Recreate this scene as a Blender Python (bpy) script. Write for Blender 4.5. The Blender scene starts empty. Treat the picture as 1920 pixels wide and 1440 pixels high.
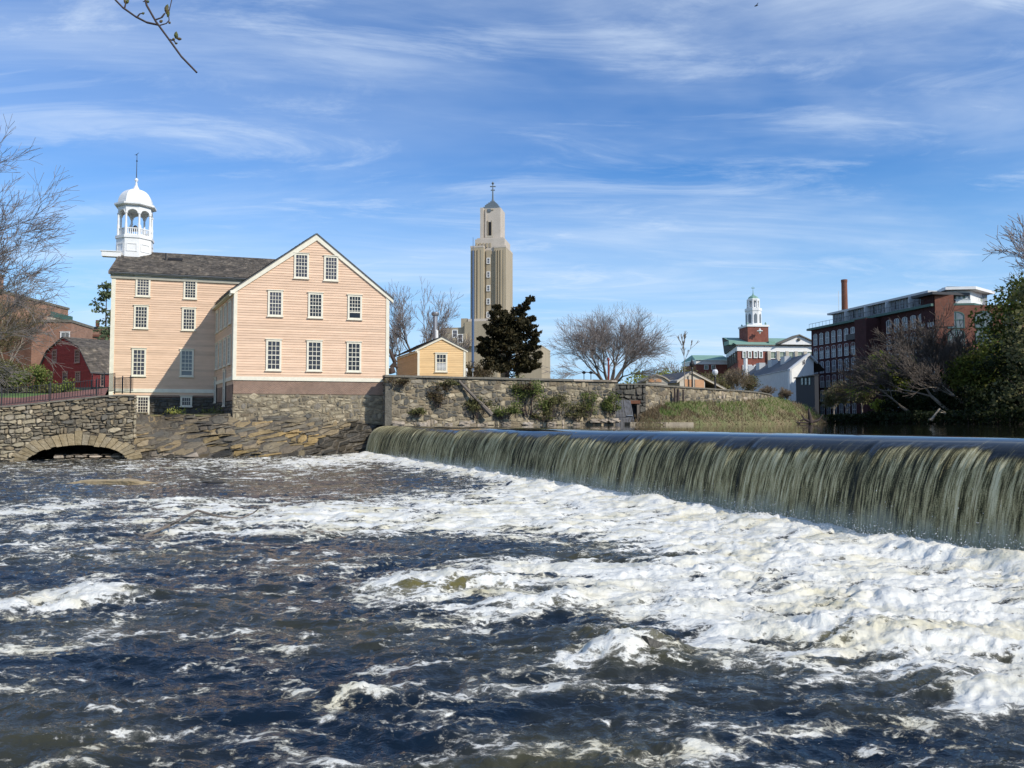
import bpy, math, random
import numpy as np
from mathutils import Vector, Matrix
scene = bpy.context.scene
COL = scene.collection
R = math.radians
# ---------------------------------------------------------------- camera
FPX = 1450.0                       # focal length in pixels of a 1920 wide frame
PITCH = R(2.78)
EYE = 2.25                         # lens height over the lower river
cam_d = bpy.data.cameras.new('camera')
cam = bpy.data.objects.new('camera', cam_d); COL.objects.link(cam)
cam_d.sensor_width = 36.0; cam_d.lens = 36.0*FPX/1920.0
cam_d.clip_start = 0.1; cam_d.clip_end = 9000
cam.location = (0, 0, EYE); cam.rotation_euler = (math.pi/2+PITCH, 0, 0)
scene.camera = cam
# ---------------------------------------------------------------- world
SUN = Vector((7.75, -6.1, 6.67)).normalized()
world = bpy.data.worlds.new('World'); scene.world = world; world.use_nodes = True
nt = world.node_tree; N = nt.nodes; L = nt.links
bg = N['Background']; bg.inputs['Strength'].default_value = 0.113
sky = N.new('ShaderNodeTexSky'); sky.sky_type = 'NISHITA'; sky.sun_disc = False
sky.sun_elevation = math.asin(SUN.z); sky.sun_rotation = math.atan2(SUN.x, SUN.y)
sky.altitude = 0; sky.air_density = 1.0; sky.dust_density = 0.35; sky.ozone_density = 2.2
hsv = N.new('ShaderNodeHueSaturation'); hsv.inputs['Saturation'].default_value = 1.22; hsv.inputs['Value'].default_value = 1.04
L.new(sky.outputs[0], hsv.inputs['Color'])
tc = N.new('ShaderNodeTexCoord')
sep = N.new('ShaderNodeSeparateXYZ'); L.new(tc.outputs['Generated'], sep.inputs[0])
def wm(op, a, b=None, c=None, clamp=False):
    n = N.new('ShaderNodeMath'); n.operation = op; n.use_clamp = clamp
    for i, v in enumerate((a, b, c)):
        if v is None: continue
        if isinstance(v, (int, float)): n.inputs[i].default_value = v
        else: L.new(v, n.inputs[i])
    return n.outputs[0]
zc = wm('MAXIMUM', wm('ADD', sep.outputs[2], 0.10), 0.03)   # cirrus sheet projected on a high plane
ux = wm('DIVIDE', sep.outputs[0], zc); uy = wm('DIVIDE', sep.outputs[1], zc)
def cirrus(rot, sx, sy, scale, lo, hi, det=9, rough=.62, off=0):
    cmb = N.new('ShaderNodeCombineXYZ'); L.new(ux, cmb.inputs[0]); L.new(uy, cmb.inputs[1]); cmb.inputs[2].default_value = off
    mp = N.new('ShaderNodeMapping'); mp.vector_type = 'POINT'
    mp.inputs['Rotation'].default_value = (0, 0, rot); mp.inputs['Scale'].default_value = (sx, sy, 1)
    L.new(cmb.outputs[0], mp.inputs[0])
    no = N.new('ShaderNodeTexNoise'); no.inputs['Scale'].default_value = scale; no.inputs['Detail'].default_value = det
    no.inputs['Roughness'].default_value = rough; no.inputs['Distortion'].default_value = .9
    L.new(mp.outputs[0], no.inputs['Vector'])
    mr = N.new('ShaderNodeMapRange'); mr.inputs[1].default_value = lo; mr.inputs[2].default_value = hi
    mr.interpolation_type = 'SMOOTHSTEP'
    L.new(no.outputs[0], mr.inputs[0])
    return mr.outputs[0]
c1 = cirrus(R(-26), .45, 1.3, 1.3, .40, .76, off=5.3)
c2 = cirrus(R(-8), .9, 2.4, 1.3, .50, .72, 9, .66, off=2.4)
c3 = cirrus(R(-18), .2, .5, 1.0, .32, .60, 6, .6, off=6.3)
m1 = wm('MULTIPLY', c1, c3); m2 = wm('MULTIPLY', c2, .34)
cl = wm('ADD', wm('MULTIPLY', m1, .5), m2, clamp=True)
veil = wm('MULTIPLY', c3, .27)
cl = wm('ADD', cl, veil, clamp=True)
# the veil thickens towards the zenith side and thins at the horizon
cl = wm('MULTIPLY', cl, .86)
mix = N.new('ShaderNodeMix'); mix.data_type = 'RGBA'
tint = N.new('ShaderNodeMix'); tint.data_type = 'RGBA'; tint.blend_type = 'MULTIPLY'; tint.inputs[0].default_value = 1
L.new(hsv.outputs[0], tint.inputs[6]); tint.inputs[7].default_value = (.72, 1.08, 1.42, 1)
# pale blue air near the horizon, the same all the way round
hz = N.new('ShaderNodeMapRange'); hz.interpolation_type = 'SMOOTHSTEP'; hz.inputs[1].default_value = -.02; hz.inputs[2].default_value = .36; hz.inputs[3].default_value = 1; hz.inputs[4].default_value = 0
L.new(sep.outputs[2], hz.inputs[0])
air = N.new('ShaderNodeMix'); air.data_type = 'RGBA'; L.new(wm('MULTIPLY', hz.outputs[0], .92), air.inputs[0]); L.new(tint.outputs[2], air.inputs[6]); air.inputs[7].default_value = (3.9, 6.3, 9.0, 1)
L.new(cl, mix.inputs[0]); L.new(air.outputs[2], mix.inputs[6]); mix.inputs[7].default_value = (6.9, 8.0, 9.4, 1)
L.new(mix.outputs[2], bg.inputs['Color'])
sun_d = bpy.data.lights.new('sun', 'SUN'); sun = bpy.data.objects.new('sun', sun_d); COL.objects.link(sun)
sun_d.energy = 4.3; sun_d.angle = R(0.53); sun_d.color = (1.0, .93, .82)
sun.rotation_euler = SUN.to_track_quat('Z', 'Y').to_euler(); sun.location = (60, -50, 60)
vs = scene.view_settings; vs.view_transform = 'Standard'; vs.look = 'None'; vs.gamma = 1; vs.use_curve_mapping = False
vs.exposure = 0.0
scene.render.engine = 'CYCLES'
scene.cycles.use_denoising = True
scene.cycles.max_bounces = 6; scene.cycles.diffuse_bounces = 3; scene.cycles.glossy_bounces = 3
scene.cycles.transparent_max_bounces = 6; scene.cycles.sample_clamp_indirect = 6
scene.cycles.caustics_reflective = False; scene.cycles.caustics_refractive = False
# ---------------------------------------------------------------- helpers
def P(px, py, Y):
    """world point seen at pixel (px, py) of the 1920 frame at distance Y"""
    x = (px-960)/FPX; y = (720-py)/FPX
    d = (x, math.cos(PITCH)-y*math.sin(PITCH), math.sin(PITCH)+y*math.cos(PITCH))
    t = Y/d[1]
    return Vector((d[0]*t, Y, EYE+d[2]*t))
def G(px, py, z=0.0):
    """point on the level z seen at a pixel"""
    x = (px-960)/FPX; y = (720-py)/FPX
    d = (x, math.cos(PITCH)-y*math.sin(PITCH), math.sin(PITCH)+y*math.cos(PITCH))
    t = (z-EYE)/d[2]
    return Vector((d[0]*t, d[1]*t, z))
_rs = np.random.RandomState(7)
_perm = _rs.permutation(4096)
_gr = _rs.uniform(0, 2*np.pi, 4096)
def pn(x, y, seed=0):
    """2D gradient noise, about -1..1"""
    x = np.asarray(x, float); y = np.asarray(y, float)
    xi = np.floor(x).astype(np.int64); yi = np.floor(y).astype(np.int64); xf = x-xi; yf = y-yi
    u = xf*xf*xf*(xf*(xf*6-15)+10); v = yf*yf*yf*(yf*(yf*6-15)+10)
    def g(ix, iy, dx, dy):
        h = _gr[_perm[(_perm[(ix+seed*131) & 4095]+iy) & 4095]]
        return np.cos(h)*dx+np.sin(h)*dy
    a = g(xi, yi, xf, yf); b = g(xi+1, yi, xf-1, yf); c = g(xi, yi+1, xf, yf-1); d = g(xi+1, yi+1, xf-1, yf-1)
    return ((a+(b-a)*u)*(1-v)+(c+(d-c)*u)*v)*1.5
def fbm(x, y, o=4, seed=0, gain=.5, lac=2.03):
    s = 0; a = 1; t = 0
    for i in range(o):
        s = s+a*pn(x, y, seed+i*7); t += a; a *= gain; x = x*lac+3.7; y = y*lac-1.9
    return s/t
def smooth(x, a, b):
    t = np.clip((x-a)/(b-a), 0, 1); return t*t*(3-2*t)
# ---- mesh builder
class MB:
    def __init__(s): s.v = []; s.f = []
    def add(s, vs, fs):
        n = len(s.v); s.v += [tuple(p) for p in vs]; s.f += [tuple(i+n for i in f) for f in fs]
    def box(s, a, b):
        (x0, y0, z0), (x1, y1, z1) = a, b
        s.add([(x0,y0,z0),(x1,y0,z0),(x1,y1,z0),(x0,y1,z0),(x0,y0,z1),(x1,y0,z1),(x1,y1,z1),(x0,y1,z1)],
              [(0,3,2,1),(4,5,6,7),(0,1,5,4),(1,2,6,5),(2,3,7,6),(3,0,4,7)])
    def fbox(s, F, u0, u1, v0, v1, z0, z1):
        s.hex([F(u0,v0,z0),F(u1,v0,z0),F(u1,v1,z0),F(u0,v1,z0),F(u0,v0,z1),F(u1,v0,z1),F(u1,v1,z1),F(u0,v1,z1)])
    def hex(s, p): s.add(p, [(0,3,2,1),(4,5,6,7),(0,1,5,4),(1,2,6,5),(2,3,7,6),(3,0,4,7)])
    def quad(s, *p): s.add(p, [tuple(range(len(p)))])
    def prism(s, F, poly, v0, v1):
        """polygon of (u, z) pushed from v0 to v1"""
        n = len(poly)
        s.add([F(u, v0, z) for u, z in poly]+[F(u, v1, z) for u, z in poly],
              [tuple(range(n)), tuple(range(2*n-1, n-1, -1))]+[(i, i+n, (i+1) % n+n, (i+1) % n) for i in range(n)])
    def bar(s, a, b, r, r2=None, sides=6):
        a = Vector(a); b = Vector(b); d = (b-a).normalized()
        x = d.orthogonal().normalized(); y = d.cross(x); r2 = r if r2 is None else r2
        vs = []
        for p, q in ((a, r), (b, r2)):
            for i in range(sides):
                t = 2*math.pi*i/sides; vs.append(p+x*math.cos(t)*q+y*math.sin(t)*q)
        s.add(vs, [(i, (i+1) % sides, (i+1) % sides+sides, i+sides) for i in range(sides)] +
              [tuple(range(sides-1, -1, -1)), tuple(range(sides, 2*sides))])
    def tube(s, pts, rad, sides=6):
        for i in range(len(pts)-1):
            r0 = rad[i] if hasattr(rad, '__len__') else rad; r1 = rad[i+1] if hasattr(rad, '__len__') else rad
            s.bar(pts[i], pts[i+1], r0, r1, sides)
    def lathe(s, c, prof, n=16, ph=0, sx=1, sy=1):
        """prof: list of (r, z); around the point c"""
        vs = []; fs = []
        for r, z in prof:
            for i in range(n):
                t = ph+2*math.pi*i/n; vs.append((c[0]+r*math.cos(t)*sx, c[1]+r*math.sin(t)*sy, c[2]+z))
        for k in range(len(prof)-1):
            for i in range(n):
                j = (i+1) % n; fs.append((k*n+i, k*n+j, (k+1)*n+j, (k+1)*n+i))
        fs.append(tuple(range(n-1, -1, -1))); fs.append(tuple(range((len(prof)-1)*n, len(prof)*n)))
        s.add(vs, fs)
    def build(s, name, m, parent=None, smooth=False, kind=None):
        return obj(name, s.v, s.f, m, parent, smooth, kind)
def wl(o):
    p = Vector((0, 0, 0))
    while o is not None: p = p+Vector(o.location); o = o.parent
    return p
def mesh_of(name, v, f, m, smooth=False):
    me = bpy.data.meshes.new(name)
    if isinstance(v, np.ndarray) and isinstance(f, np.ndarray):
        n = len(v); k = f.shape[1]; me.vertices.add(n); me.vertices.foreach_set('co', v.astype(np.float32).ravel())
        me.loops.add(f.size); me.loops.foreach_set('vertex_index', f.astype(np.int32).ravel())
        me.polygons.add(len(f)); me.polygons.foreach_set('loop_start', np.arange(0, f.size, k, dtype=np.int32))
        me.polygons.foreach_set('loop_total', np.full(len(f), k, dtype=np.int32))
        me.update(calc_edges=True)
    else:
        me.from_pydata([tuple(p) for p in v], [], f)
    if m is not None: me.materials.append(m)
    if smooth: me.polygons.foreach_set('use_smooth', np.ones(len(me.polygons), dtype=bool))
    return me
def obj(name, v, f, m, parent=None, smooth=False, kind=None):
    off = wl(parent) if parent is not None else Vector((0, 0, 0))
    if isinstance(v, np.ndarray): v = v-np.array(off)
    elif off.length > 0: v = [(p[0]-off[0], p[1]-off[1], p[2]-off[2]) for p in v]
    o = bpy.data.objects.new(name, mesh_of(name, v, f, m, smooth)); COL.objects.link(o)
    o.parent = parent
    if kind: o['kind'] = kind
    return o
def thing(name, label, cat, loc, group=None):
    o = bpy.data.objects.new(name, None); COL.objects.link(o); o.location = loc; o.empty_display_size = .3
    o['label'] = label; o['category'] = cat
    if group: o['group'] = group
    return o
def tag(o, label, cat, group=None):
    o['label'] = label; o['category'] = cat
    if group: o['group'] = group
    return o
def copy_thing(src, loc, label, rotz=0, scale=None):
    def cp(o, par):
        c = o.copy(); COL.objects.link(c); c.parent = par
        for ch in list(o.children): cp(ch, c)
        return c
    c = cp(src, None); c.location = loc; c.rotation_euler = (0, 0, rotz); c['label'] = label
    if scale: c.scale = scale
    return c
class Fr:
    """plan frame: u along the wall, v out of it (to the viewer's side), z up"""
    def __init__(s, a, b=None, d=None):
        s.o = Vector((a[0], a[1])); d = Vector((b[0]-a[0], b[1]-a[1])) if d is None else Vector(d)
        s.len = d.length; s.d = d.normalized(); s.n = Vector((s.d.y, -s.d.x)); s.rot = math.atan2(s.d.y, s.d.x)
    def __call__(s, u, v, z):
        p = s.o+s.d*u+s.n*v; return Vector((p.x, p.y, z))
    def u_at(s, px):
        """where the line of sight of a pixel column crosses the wall"""
        k = (px-960)/FPX
        return (k*s.o.y-s.o.x)/(s.d.x-k*s.d.y)
    def z_at(s, px, py):
        u = s.u_at(px); return P(px, py, s.o.y+s.d.y*u).z
class Poly:
    """a wall along a plan polyline; same call as Fr"""
    def __init__(s, pts):
        s.p = [Vector((p[0], p[1])) for p in pts]; s.c = [0]
        for a, b in zip(s.p, s.p[1:]): s.c.append(s.c[-1]+(b-a).length)
        s.len = s.c[-1]
    def __call__(s, u, v, z):
        k = 0
        while k < len(s.p)-2 and u > s.c[k+1]: k += 1
        d = (s.p[k+1]-s.p[k]).normalized(); q = s.p[k]+d*(u-s.c[k]); n = Vector((d.y, -d.x))
        return Vector((q.x+n.x*v, q.y+n.y*v, z))
# ---- materials
def mat(name, col, rough=.8, col2=None, scale=4., var=.5, bump=0., bscale=None, rnd=0., spec=.5, metal=0., ramp=None, stretch=(1,1,1), emit=None, coords='Object', isl=False, det=6):
    """procedural material: noise between two colours, grain as bump, a shift of brightness from piece to piece"""
    m = bpy.data.materials.new(name); m.use_nodes = True; t = m.node_tree; n = t.nodes; l = t.links
    b = n['Principled BSDF']; b.inputs['Roughness'].default_value = rough; b.inputs['Metallic'].default_value = metal
    b.inputs['Specular IOR Level'].default_value = spec
    tcn = n.new('ShaderNodeTexCoord'); mp = n.new('ShaderNodeMapping'); mp.inputs['Scale'].default_value = stretch
    l.new(tcn.outputs[coords], mp.inputs[0])
    no = n.new('ShaderNodeTexNoise'); no.inputs['Scale'].default_value = scale; no.inputs['Detail'].default_value = det; no.inputs['Roughness'].default_value = .65
    l.new(mp.outputs[0], no.inputs['Vector'])
    c = (*col, 1); c2 = (*(col2 or tuple(x*(1-.35*var) for x in col)), 1)
    mx = n.new('ShaderNodeMix'); mx.data_type = 'RGBA'; mr = n.new('ShaderNodeMapRange')
    mr.inputs[1].default_value = .33; mr.inputs[2].default_value = .67; l.new(no.outputs[0], mr.inputs[0])
    l.new(mr.outputs[0], mx.inputs[0]); mx.inputs[6].default_value = c; mx.inputs[7].default_value = c2
    out = mx.outputs[2]
    if ramp or rnd:
        oi = n.new('ShaderNodeObjectInfo'); rv = oi.outputs['Random']
        ge = n.new('ShaderNodeNewGeometry'); ad = n.new('ShaderNodeMath'); ad.operation = 'ADD'
        l.new(rv, ad.inputs[0]); l.new(ge.outputs['Random Per Island'], ad.inputs[1])
        fr = n.new('ShaderNodeMath'); fr.operation = 'FRACT'; l.new(ad.outputs[0], fr.inputs[0]); rv = fr.outputs[0]
        if ramp:
            cr = n.new('ShaderNodeValToRGB'); cr.color_ramp.interpolation = 'LINEAR'
            els = cr.color_ramp.elements
            while len(els) < len(ramp): els.new(.5)
            for i, cc in enumerate(ramp):
                els[i].position = i/(len(ramp)-1); els[i].color = (*cc, 1)
            l.new(rv, cr.inputs[0])
            m2 = n.new('ShaderNodeMix'); m2.data_type = 'RGBA'; m2.blend_type = 'MULTIPLY'; m2.inputs[0].default_value = 1
            l.new(cr.outputs[0], m2.inputs[6]); l.new(out, m2.inputs[7]); out = m2.outputs[2]
        else:
            m3 = n.new('ShaderNodeMapRange'); m3.inputs[3].default_value = 1-rnd; m3.inputs[4].default_value = 1+rnd*.5; l.new(rv, m3.inputs[0])
            m2 = n.new('ShaderNodeMix'); m2.data_type = 'RGBA'; m2.blend_type = 'MULTIPLY'; m2.inputs[0].default_value = 1
            l.new(out, m2.inputs[6]); l.new(m3.outputs[0], m2.inputs[7]); out = m2.outputs[2]
    l.new(out, b.inputs['Base Color'])
    if bump:
        nb = n.new('ShaderNodeTexNoise'); nb.inputs['Scale'].default_value = bscale or scale*4; nb.inputs['Detail'].default_value = 6
        l.new(mp.outputs[0], nb.inputs['Vector'])
        bp = n.new('ShaderNodeBump'); bp.inputs['Strength'].default_value = 1; bp.inputs['Distance'].default_value = bump
        l.new(nb.outputs[0], bp.inputs['Height']); l.new(bp.outputs[0], b.inputs['Normal'])
    return m
def brick_mat(name, c1, c2, mortar, bw=.2, bh=.075, rough=.9, msize=.012, noise=.35):
    m = mat(name, (1, 1, 1), rough, (1-noise,)*3, .7, bump=0); t = m.node_tree; n = t.nodes; l = t.links
    b = n['Principled BSDF']; old = b.inputs['Base Color'].links[0].from_socket
    tcn = n.new('ShaderNodeTexCoord'); sp = n.new('ShaderNodeSeparateXYZ'); l.new(tcn.outputs['Object'], sp.inputs[0])
    ad = n.new('ShaderNodeMath'); ad.operation = 'ADD'; l.new(sp.outputs[0], ad.inputs[0]); l.new(sp.outputs[1], ad.inputs[1])
    cb = n.new('ShaderNodeCombineXYZ'); l.new(ad.outputs[0], cb.inputs[0]); l.new(sp.outputs[2], cb.inputs[1])
    br = n.new('ShaderNodeTexBrick'); br.inputs['Scale'].default_value = 1; br.inputs['Brick Width'].default_value = bw; br.inputs['Row Height'].default_value = bh
    br.inputs['Mortar Size'].default_value = msize; br.inputs['Color1'].default_value = (*c1, 1); br.inputs['Color2'].default_value = (*c2, 1); br.inputs['Mortar'].default_value = (*mortar, 1)
    l.new(cb.outputs[0], br.inputs['Vector'])
    mx = n.new('ShaderNodeMix'); mx.data_type = 'RGBA'; mx.blend_type = 'MULTIPLY'; mx.inputs[0].default_value = 1
    l.new(br.outputs[0], mx.inputs[6]); l.new(old, mx.inputs[7]); l.new(mx.outputs[2], b.inputs['Base Color'])
    bp = n.new('ShaderNodeBump'); bp.invert = True; bp.inputs['Distance'].default_value = .01; l.new(br.outputs['Fac'], bp.inputs['Height']); l.new(bp.outputs[0], b.inputs['Normal'])
    return m
M = {}
M['pink'] = mat('pink clapboard', (.79, .56, .395), .75, (.69, .48, .33), 1.1, rnd=.13, stretch=(1,1,4), bump=.002, bscale=30)
M['cream'] = mat('cream trim', (.82, .77, .62), .6, (.72, .67, .54), 3)
M['white'] = mat('white paint', (.80, .80, .78), .55, (.72, .72, .70), 2)
M['yellow'] = mat('yellow clapboard', (.82, .57, .29), .75, (.74, .50, .25), 1.5, rnd=.1, stretch=(1,1,4))
M['red'] = mat('red clapboard', (.36, .05, .045), .75, (.28, .035, .035), 2, rnd=.15)
M['glass'] = mat('window glass', (.014, .013, .022), .10, (.07, .065, .075), 1.6, spec=.6, rnd=.85)
M['glass2'] = mat('pale window glass', (.10, .12, .13), .15, (.2, .22, .22), .6, spec=.6)
M['dark'] = mat('dark interior', (.01, .01, .012), .9)
M['iron'] = mat('black iron', (.018, .018, .022), .5)
M['shingle'] = mat('weathered shingle', (.17, .15, .125), .9, (.07, .062, .055), 1.2, ramp=[(.7,.66,.6),(1.1,1.05,1),(.5,.5,.48),(1.6,1.5,1.35)], bump=.01, bscale=25)
M['slate'] = mat('grey roof', (.12, .125, .135), .8, (.09, .095, .105), .8)
M['brickf'] = brick_mat('foundation brick', (.36,.21,.145), (.27,.155,.11), (.40,.33,.26), .21, .075)
M['brick_far'] = brick_mat('old red brick', (.43,.215,.135), (.36,.175,.11), (.36,.26,.2), .3, .1, msize=.015)
M['brick_school'] = brick_mat('school brick', (.30,.085,.055), (.25,.07,.045), (.27,.13,.1), .3, .1)
M['brick_mill'] = brick_mat('shaded mill brick', (.065,.014,.015), (.05,.012,.013), (.04,.015,.016), .3, .1)  # river facade brick, colour lowered to deepen the shade on that side
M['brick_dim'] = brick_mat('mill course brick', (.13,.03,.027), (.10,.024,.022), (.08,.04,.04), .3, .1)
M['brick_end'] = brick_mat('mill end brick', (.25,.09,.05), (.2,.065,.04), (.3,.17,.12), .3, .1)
M['limestone'] = mat('limestone', (.50, .45, .36), .85, (.40, .36, .29), .5)
M['tower'] = mat('buff tower brick', (.43, .36, .25), .85, (.35, .29, .20), .35, stretch=(2,2,.3))
M['tower_top'] = mat('tower limestone', (.56, .49, .41), .85, (.47, .41, .34), .5)
M['zinc'] = mat('grey stepped cap', (.15, .18, .20), .5)
M['copper'] = mat('green copper', (.22, .37, .29), .7, (.17, .31, .25), .4)
M['bark'] = mat('grey bark', (.17, .14, .125), .9, (.10, .085, .075), 3, bump=.01)
M['bark_pale'] = mat('pale bark', (.32, .27, .21), .9, (.2, .17, .14), 3)
M['bark_dark'] = mat('dark bark', (.07, .05, .045), .9, (.045, .033, .03), 3)
M['twig'] = mat('twigs', (.29, .25, .235), .9, (.19, .165, .155), 1)
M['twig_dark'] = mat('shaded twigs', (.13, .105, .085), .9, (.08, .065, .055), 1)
M['twig_warm'] = mat('warm twigs', (.26, .20, .13), .9, (.16, .12, .08), 1)
def leafmat(name, cols, tr=.3):
    m = mat(name, (1, 1, 1), .7, (.7, .7, .7), .8, ramp=cols, spec=.2)
    t = m.node_tree; n = t.nodes; l = t.links; b = n['Principled BSDF']; bc = b.inputs['Base Color'].links[0].from_socket
    tl = n.new('ShaderNodeBsdfTranslucent'); l.new(bc, tl.inputs[0]); ms = n.new('ShaderNodeMixShader'); ms.inputs[0].default_value = tr
    l.new(b.outputs[0], ms.inputs[1]); l.new(tl.outputs[0], ms.inputs[2]); l.new(ms.outputs[0], n['Material Output'].inputs[0])
    return m
M['juniper'] = leafmat('juniper foliage', [(.035,.03,.012),(.06,.05,.018),(.025,.025,.012),(.08,.06,.025)], .1)
M['leaf_spring'] = leafmat('spring leaves', [(.17,.23,.06),(.25,.29,.08),(.12,.17,.05),(.30,.29,.11)])
M['leaf_yellow'] = leafmat('yellow green leaves', [(.32,.36,.05),(.42,.42,.07),(.25,.30,.05),(.36,.36,.09)])
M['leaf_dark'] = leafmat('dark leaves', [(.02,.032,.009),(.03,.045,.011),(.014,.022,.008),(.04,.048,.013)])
M['leaf_olive'] = leafmat('olive leaves', [(.15,.16,.06),(.22,.21,.08),(.11,.12,.05),(.25,.21,.10)])
M['leaf_brown'] = leafmat('brown brush', [(.14,.10,.06),(.2,.15,.08),(.10,.07,.045),(.16,.15,.06)])
M['pine'] = leafmat('pine needles', [(.12,.17,.09),(.18,.23,.12),(.09,.13,.07),(.2,.24,.13)])
M['grass'] = leafmat('bank grass', [(.14,.24,.05),(.19,.29,.07),(.25,.25,.10),(.12,.19,.05)])
M['grass_dry'] = leafmat('dry grass', [(.30,.22,.13),(.20,.14,.085),(.15,.12,.06),(.38,.30,.20)])
M['lawn'] = mat('lawn', (.09, .17, .03), .9, (.13, .2, .05), 1.5)
M['earth'] = mat('earth', (.13, .105, .07), .95, (.08, .07, .045), .8, bump=.05, bscale=4)
M['mound'] = mat('bank soil', (.22, .165, .095), .95, (.11, .14, .045), .5, bump=.05, bscale=4)
M['paver'] = brick_mat('red brick paving', (.30,.12,.09), (.24,.10,.08), (.2,.13,.1), .2, .1)
M['mortar'] = mat('dark joints', (.14, .12, .09), .95, (.06, .052, .042), 3, bump=.03)
M['mortar_pale'] = mat('pale mortar', (.30, .25, .17), .95, (.16, .135, .095), 3, bump=.02)
ST = dict(bump=.07, bscale=7, scale=3.)
M['stone'] = mat('field stone', (1, 1, 1), .9, (.66, .64, .6), ramp=[(.17,.15,.115),(.26,.22,.155),(.12,.115,.10),(.33,.265,.17),(.19,.155,.11)], **ST)
M['stone_buff'] = mat('buff stone', (1, 1, 1), .9, (.7, .68, .62), ramp=[(.42,.36,.25),(.32,.28,.20),(.52,.44,.31),(.21,.19,.16),(.46,.40,.29)], **ST)
M['stone_ochre'] = mat('ochre ledge rock', (1, 1, 1), .88, (.60, .60, .6), ramp=[(.33,.25,.14),(.19,.165,.115),(.42,.30,.145),(.15,.14,.11),(.28,.22,.14)], **ST)
M['stone_gold'] = mat('golden stained rock', (1, 1, 1), .88, (.55, .55, .55), ramp=[(.36,.25,.10),(.24,.18,.09),(.46,.31,.12),(.19,.16,.10)], **ST)
M['stone_wet'] = mat('dark wet rock', (1, 1, 1), .5, (.6, .58, .5), ramp=[(.05,.045,.035),(.08,.065,.045),(.035,.035,.03),(.10,.08,.05)], **ST)
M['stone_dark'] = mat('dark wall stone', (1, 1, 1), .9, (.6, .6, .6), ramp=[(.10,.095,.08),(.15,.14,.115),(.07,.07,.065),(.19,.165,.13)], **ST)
M['stone_white'] = mat('bleached stone', (1, 1, 1), .85, (.7, .66, .6), ramp=[(.46,.39,.31),(.32,.27,.21),(.54,.47,.39),(.20,.17,.13)], **ST)
M['voussoir'] = mat('arch stone', (1, 1, 1), .9, (.68, .64, .55), ramp=[(.34,.27,.16),(.25,.205,.13),(.40,.32,.20),(.29,.25,.18)], **ST)
M['coping'] = mat('coping', (.20, .185, .15), .9, (.12, .11, .09), 2, bump=.02)
M['wood_grey'] = mat('weathered timber', (.20, .17, .14), .9, (.12, .10, .085), 2, stretch=(6,6,1))
M['wood_pale'] = mat('bleached wood', (.42, .36, .27), .9, (.28, .24, .18), 2)
M['grate'] = mat('grey grate steel', (.11, .115, .13), .6)
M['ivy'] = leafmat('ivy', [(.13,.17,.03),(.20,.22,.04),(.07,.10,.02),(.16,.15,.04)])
M['steel'] = mat('galvanised steel', (.45, .45, .46), .42, (.33, .33, .34), 2, metal=.75)
M['rust'] = mat('rusty steel', (.20, .08, .04), .85, (.12, .05, .03), 4)
M['green_paint'] = mat('green paint', (.05, .12, .10), .6)
M['peach'] = mat('peach door', (.55, .30, .16), .7)
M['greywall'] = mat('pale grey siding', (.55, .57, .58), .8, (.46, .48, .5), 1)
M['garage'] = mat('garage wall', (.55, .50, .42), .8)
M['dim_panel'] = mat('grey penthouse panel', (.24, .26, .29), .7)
M['shade'] = mat('drawn green blinds', (.22, .29, .22), .7)
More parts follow.
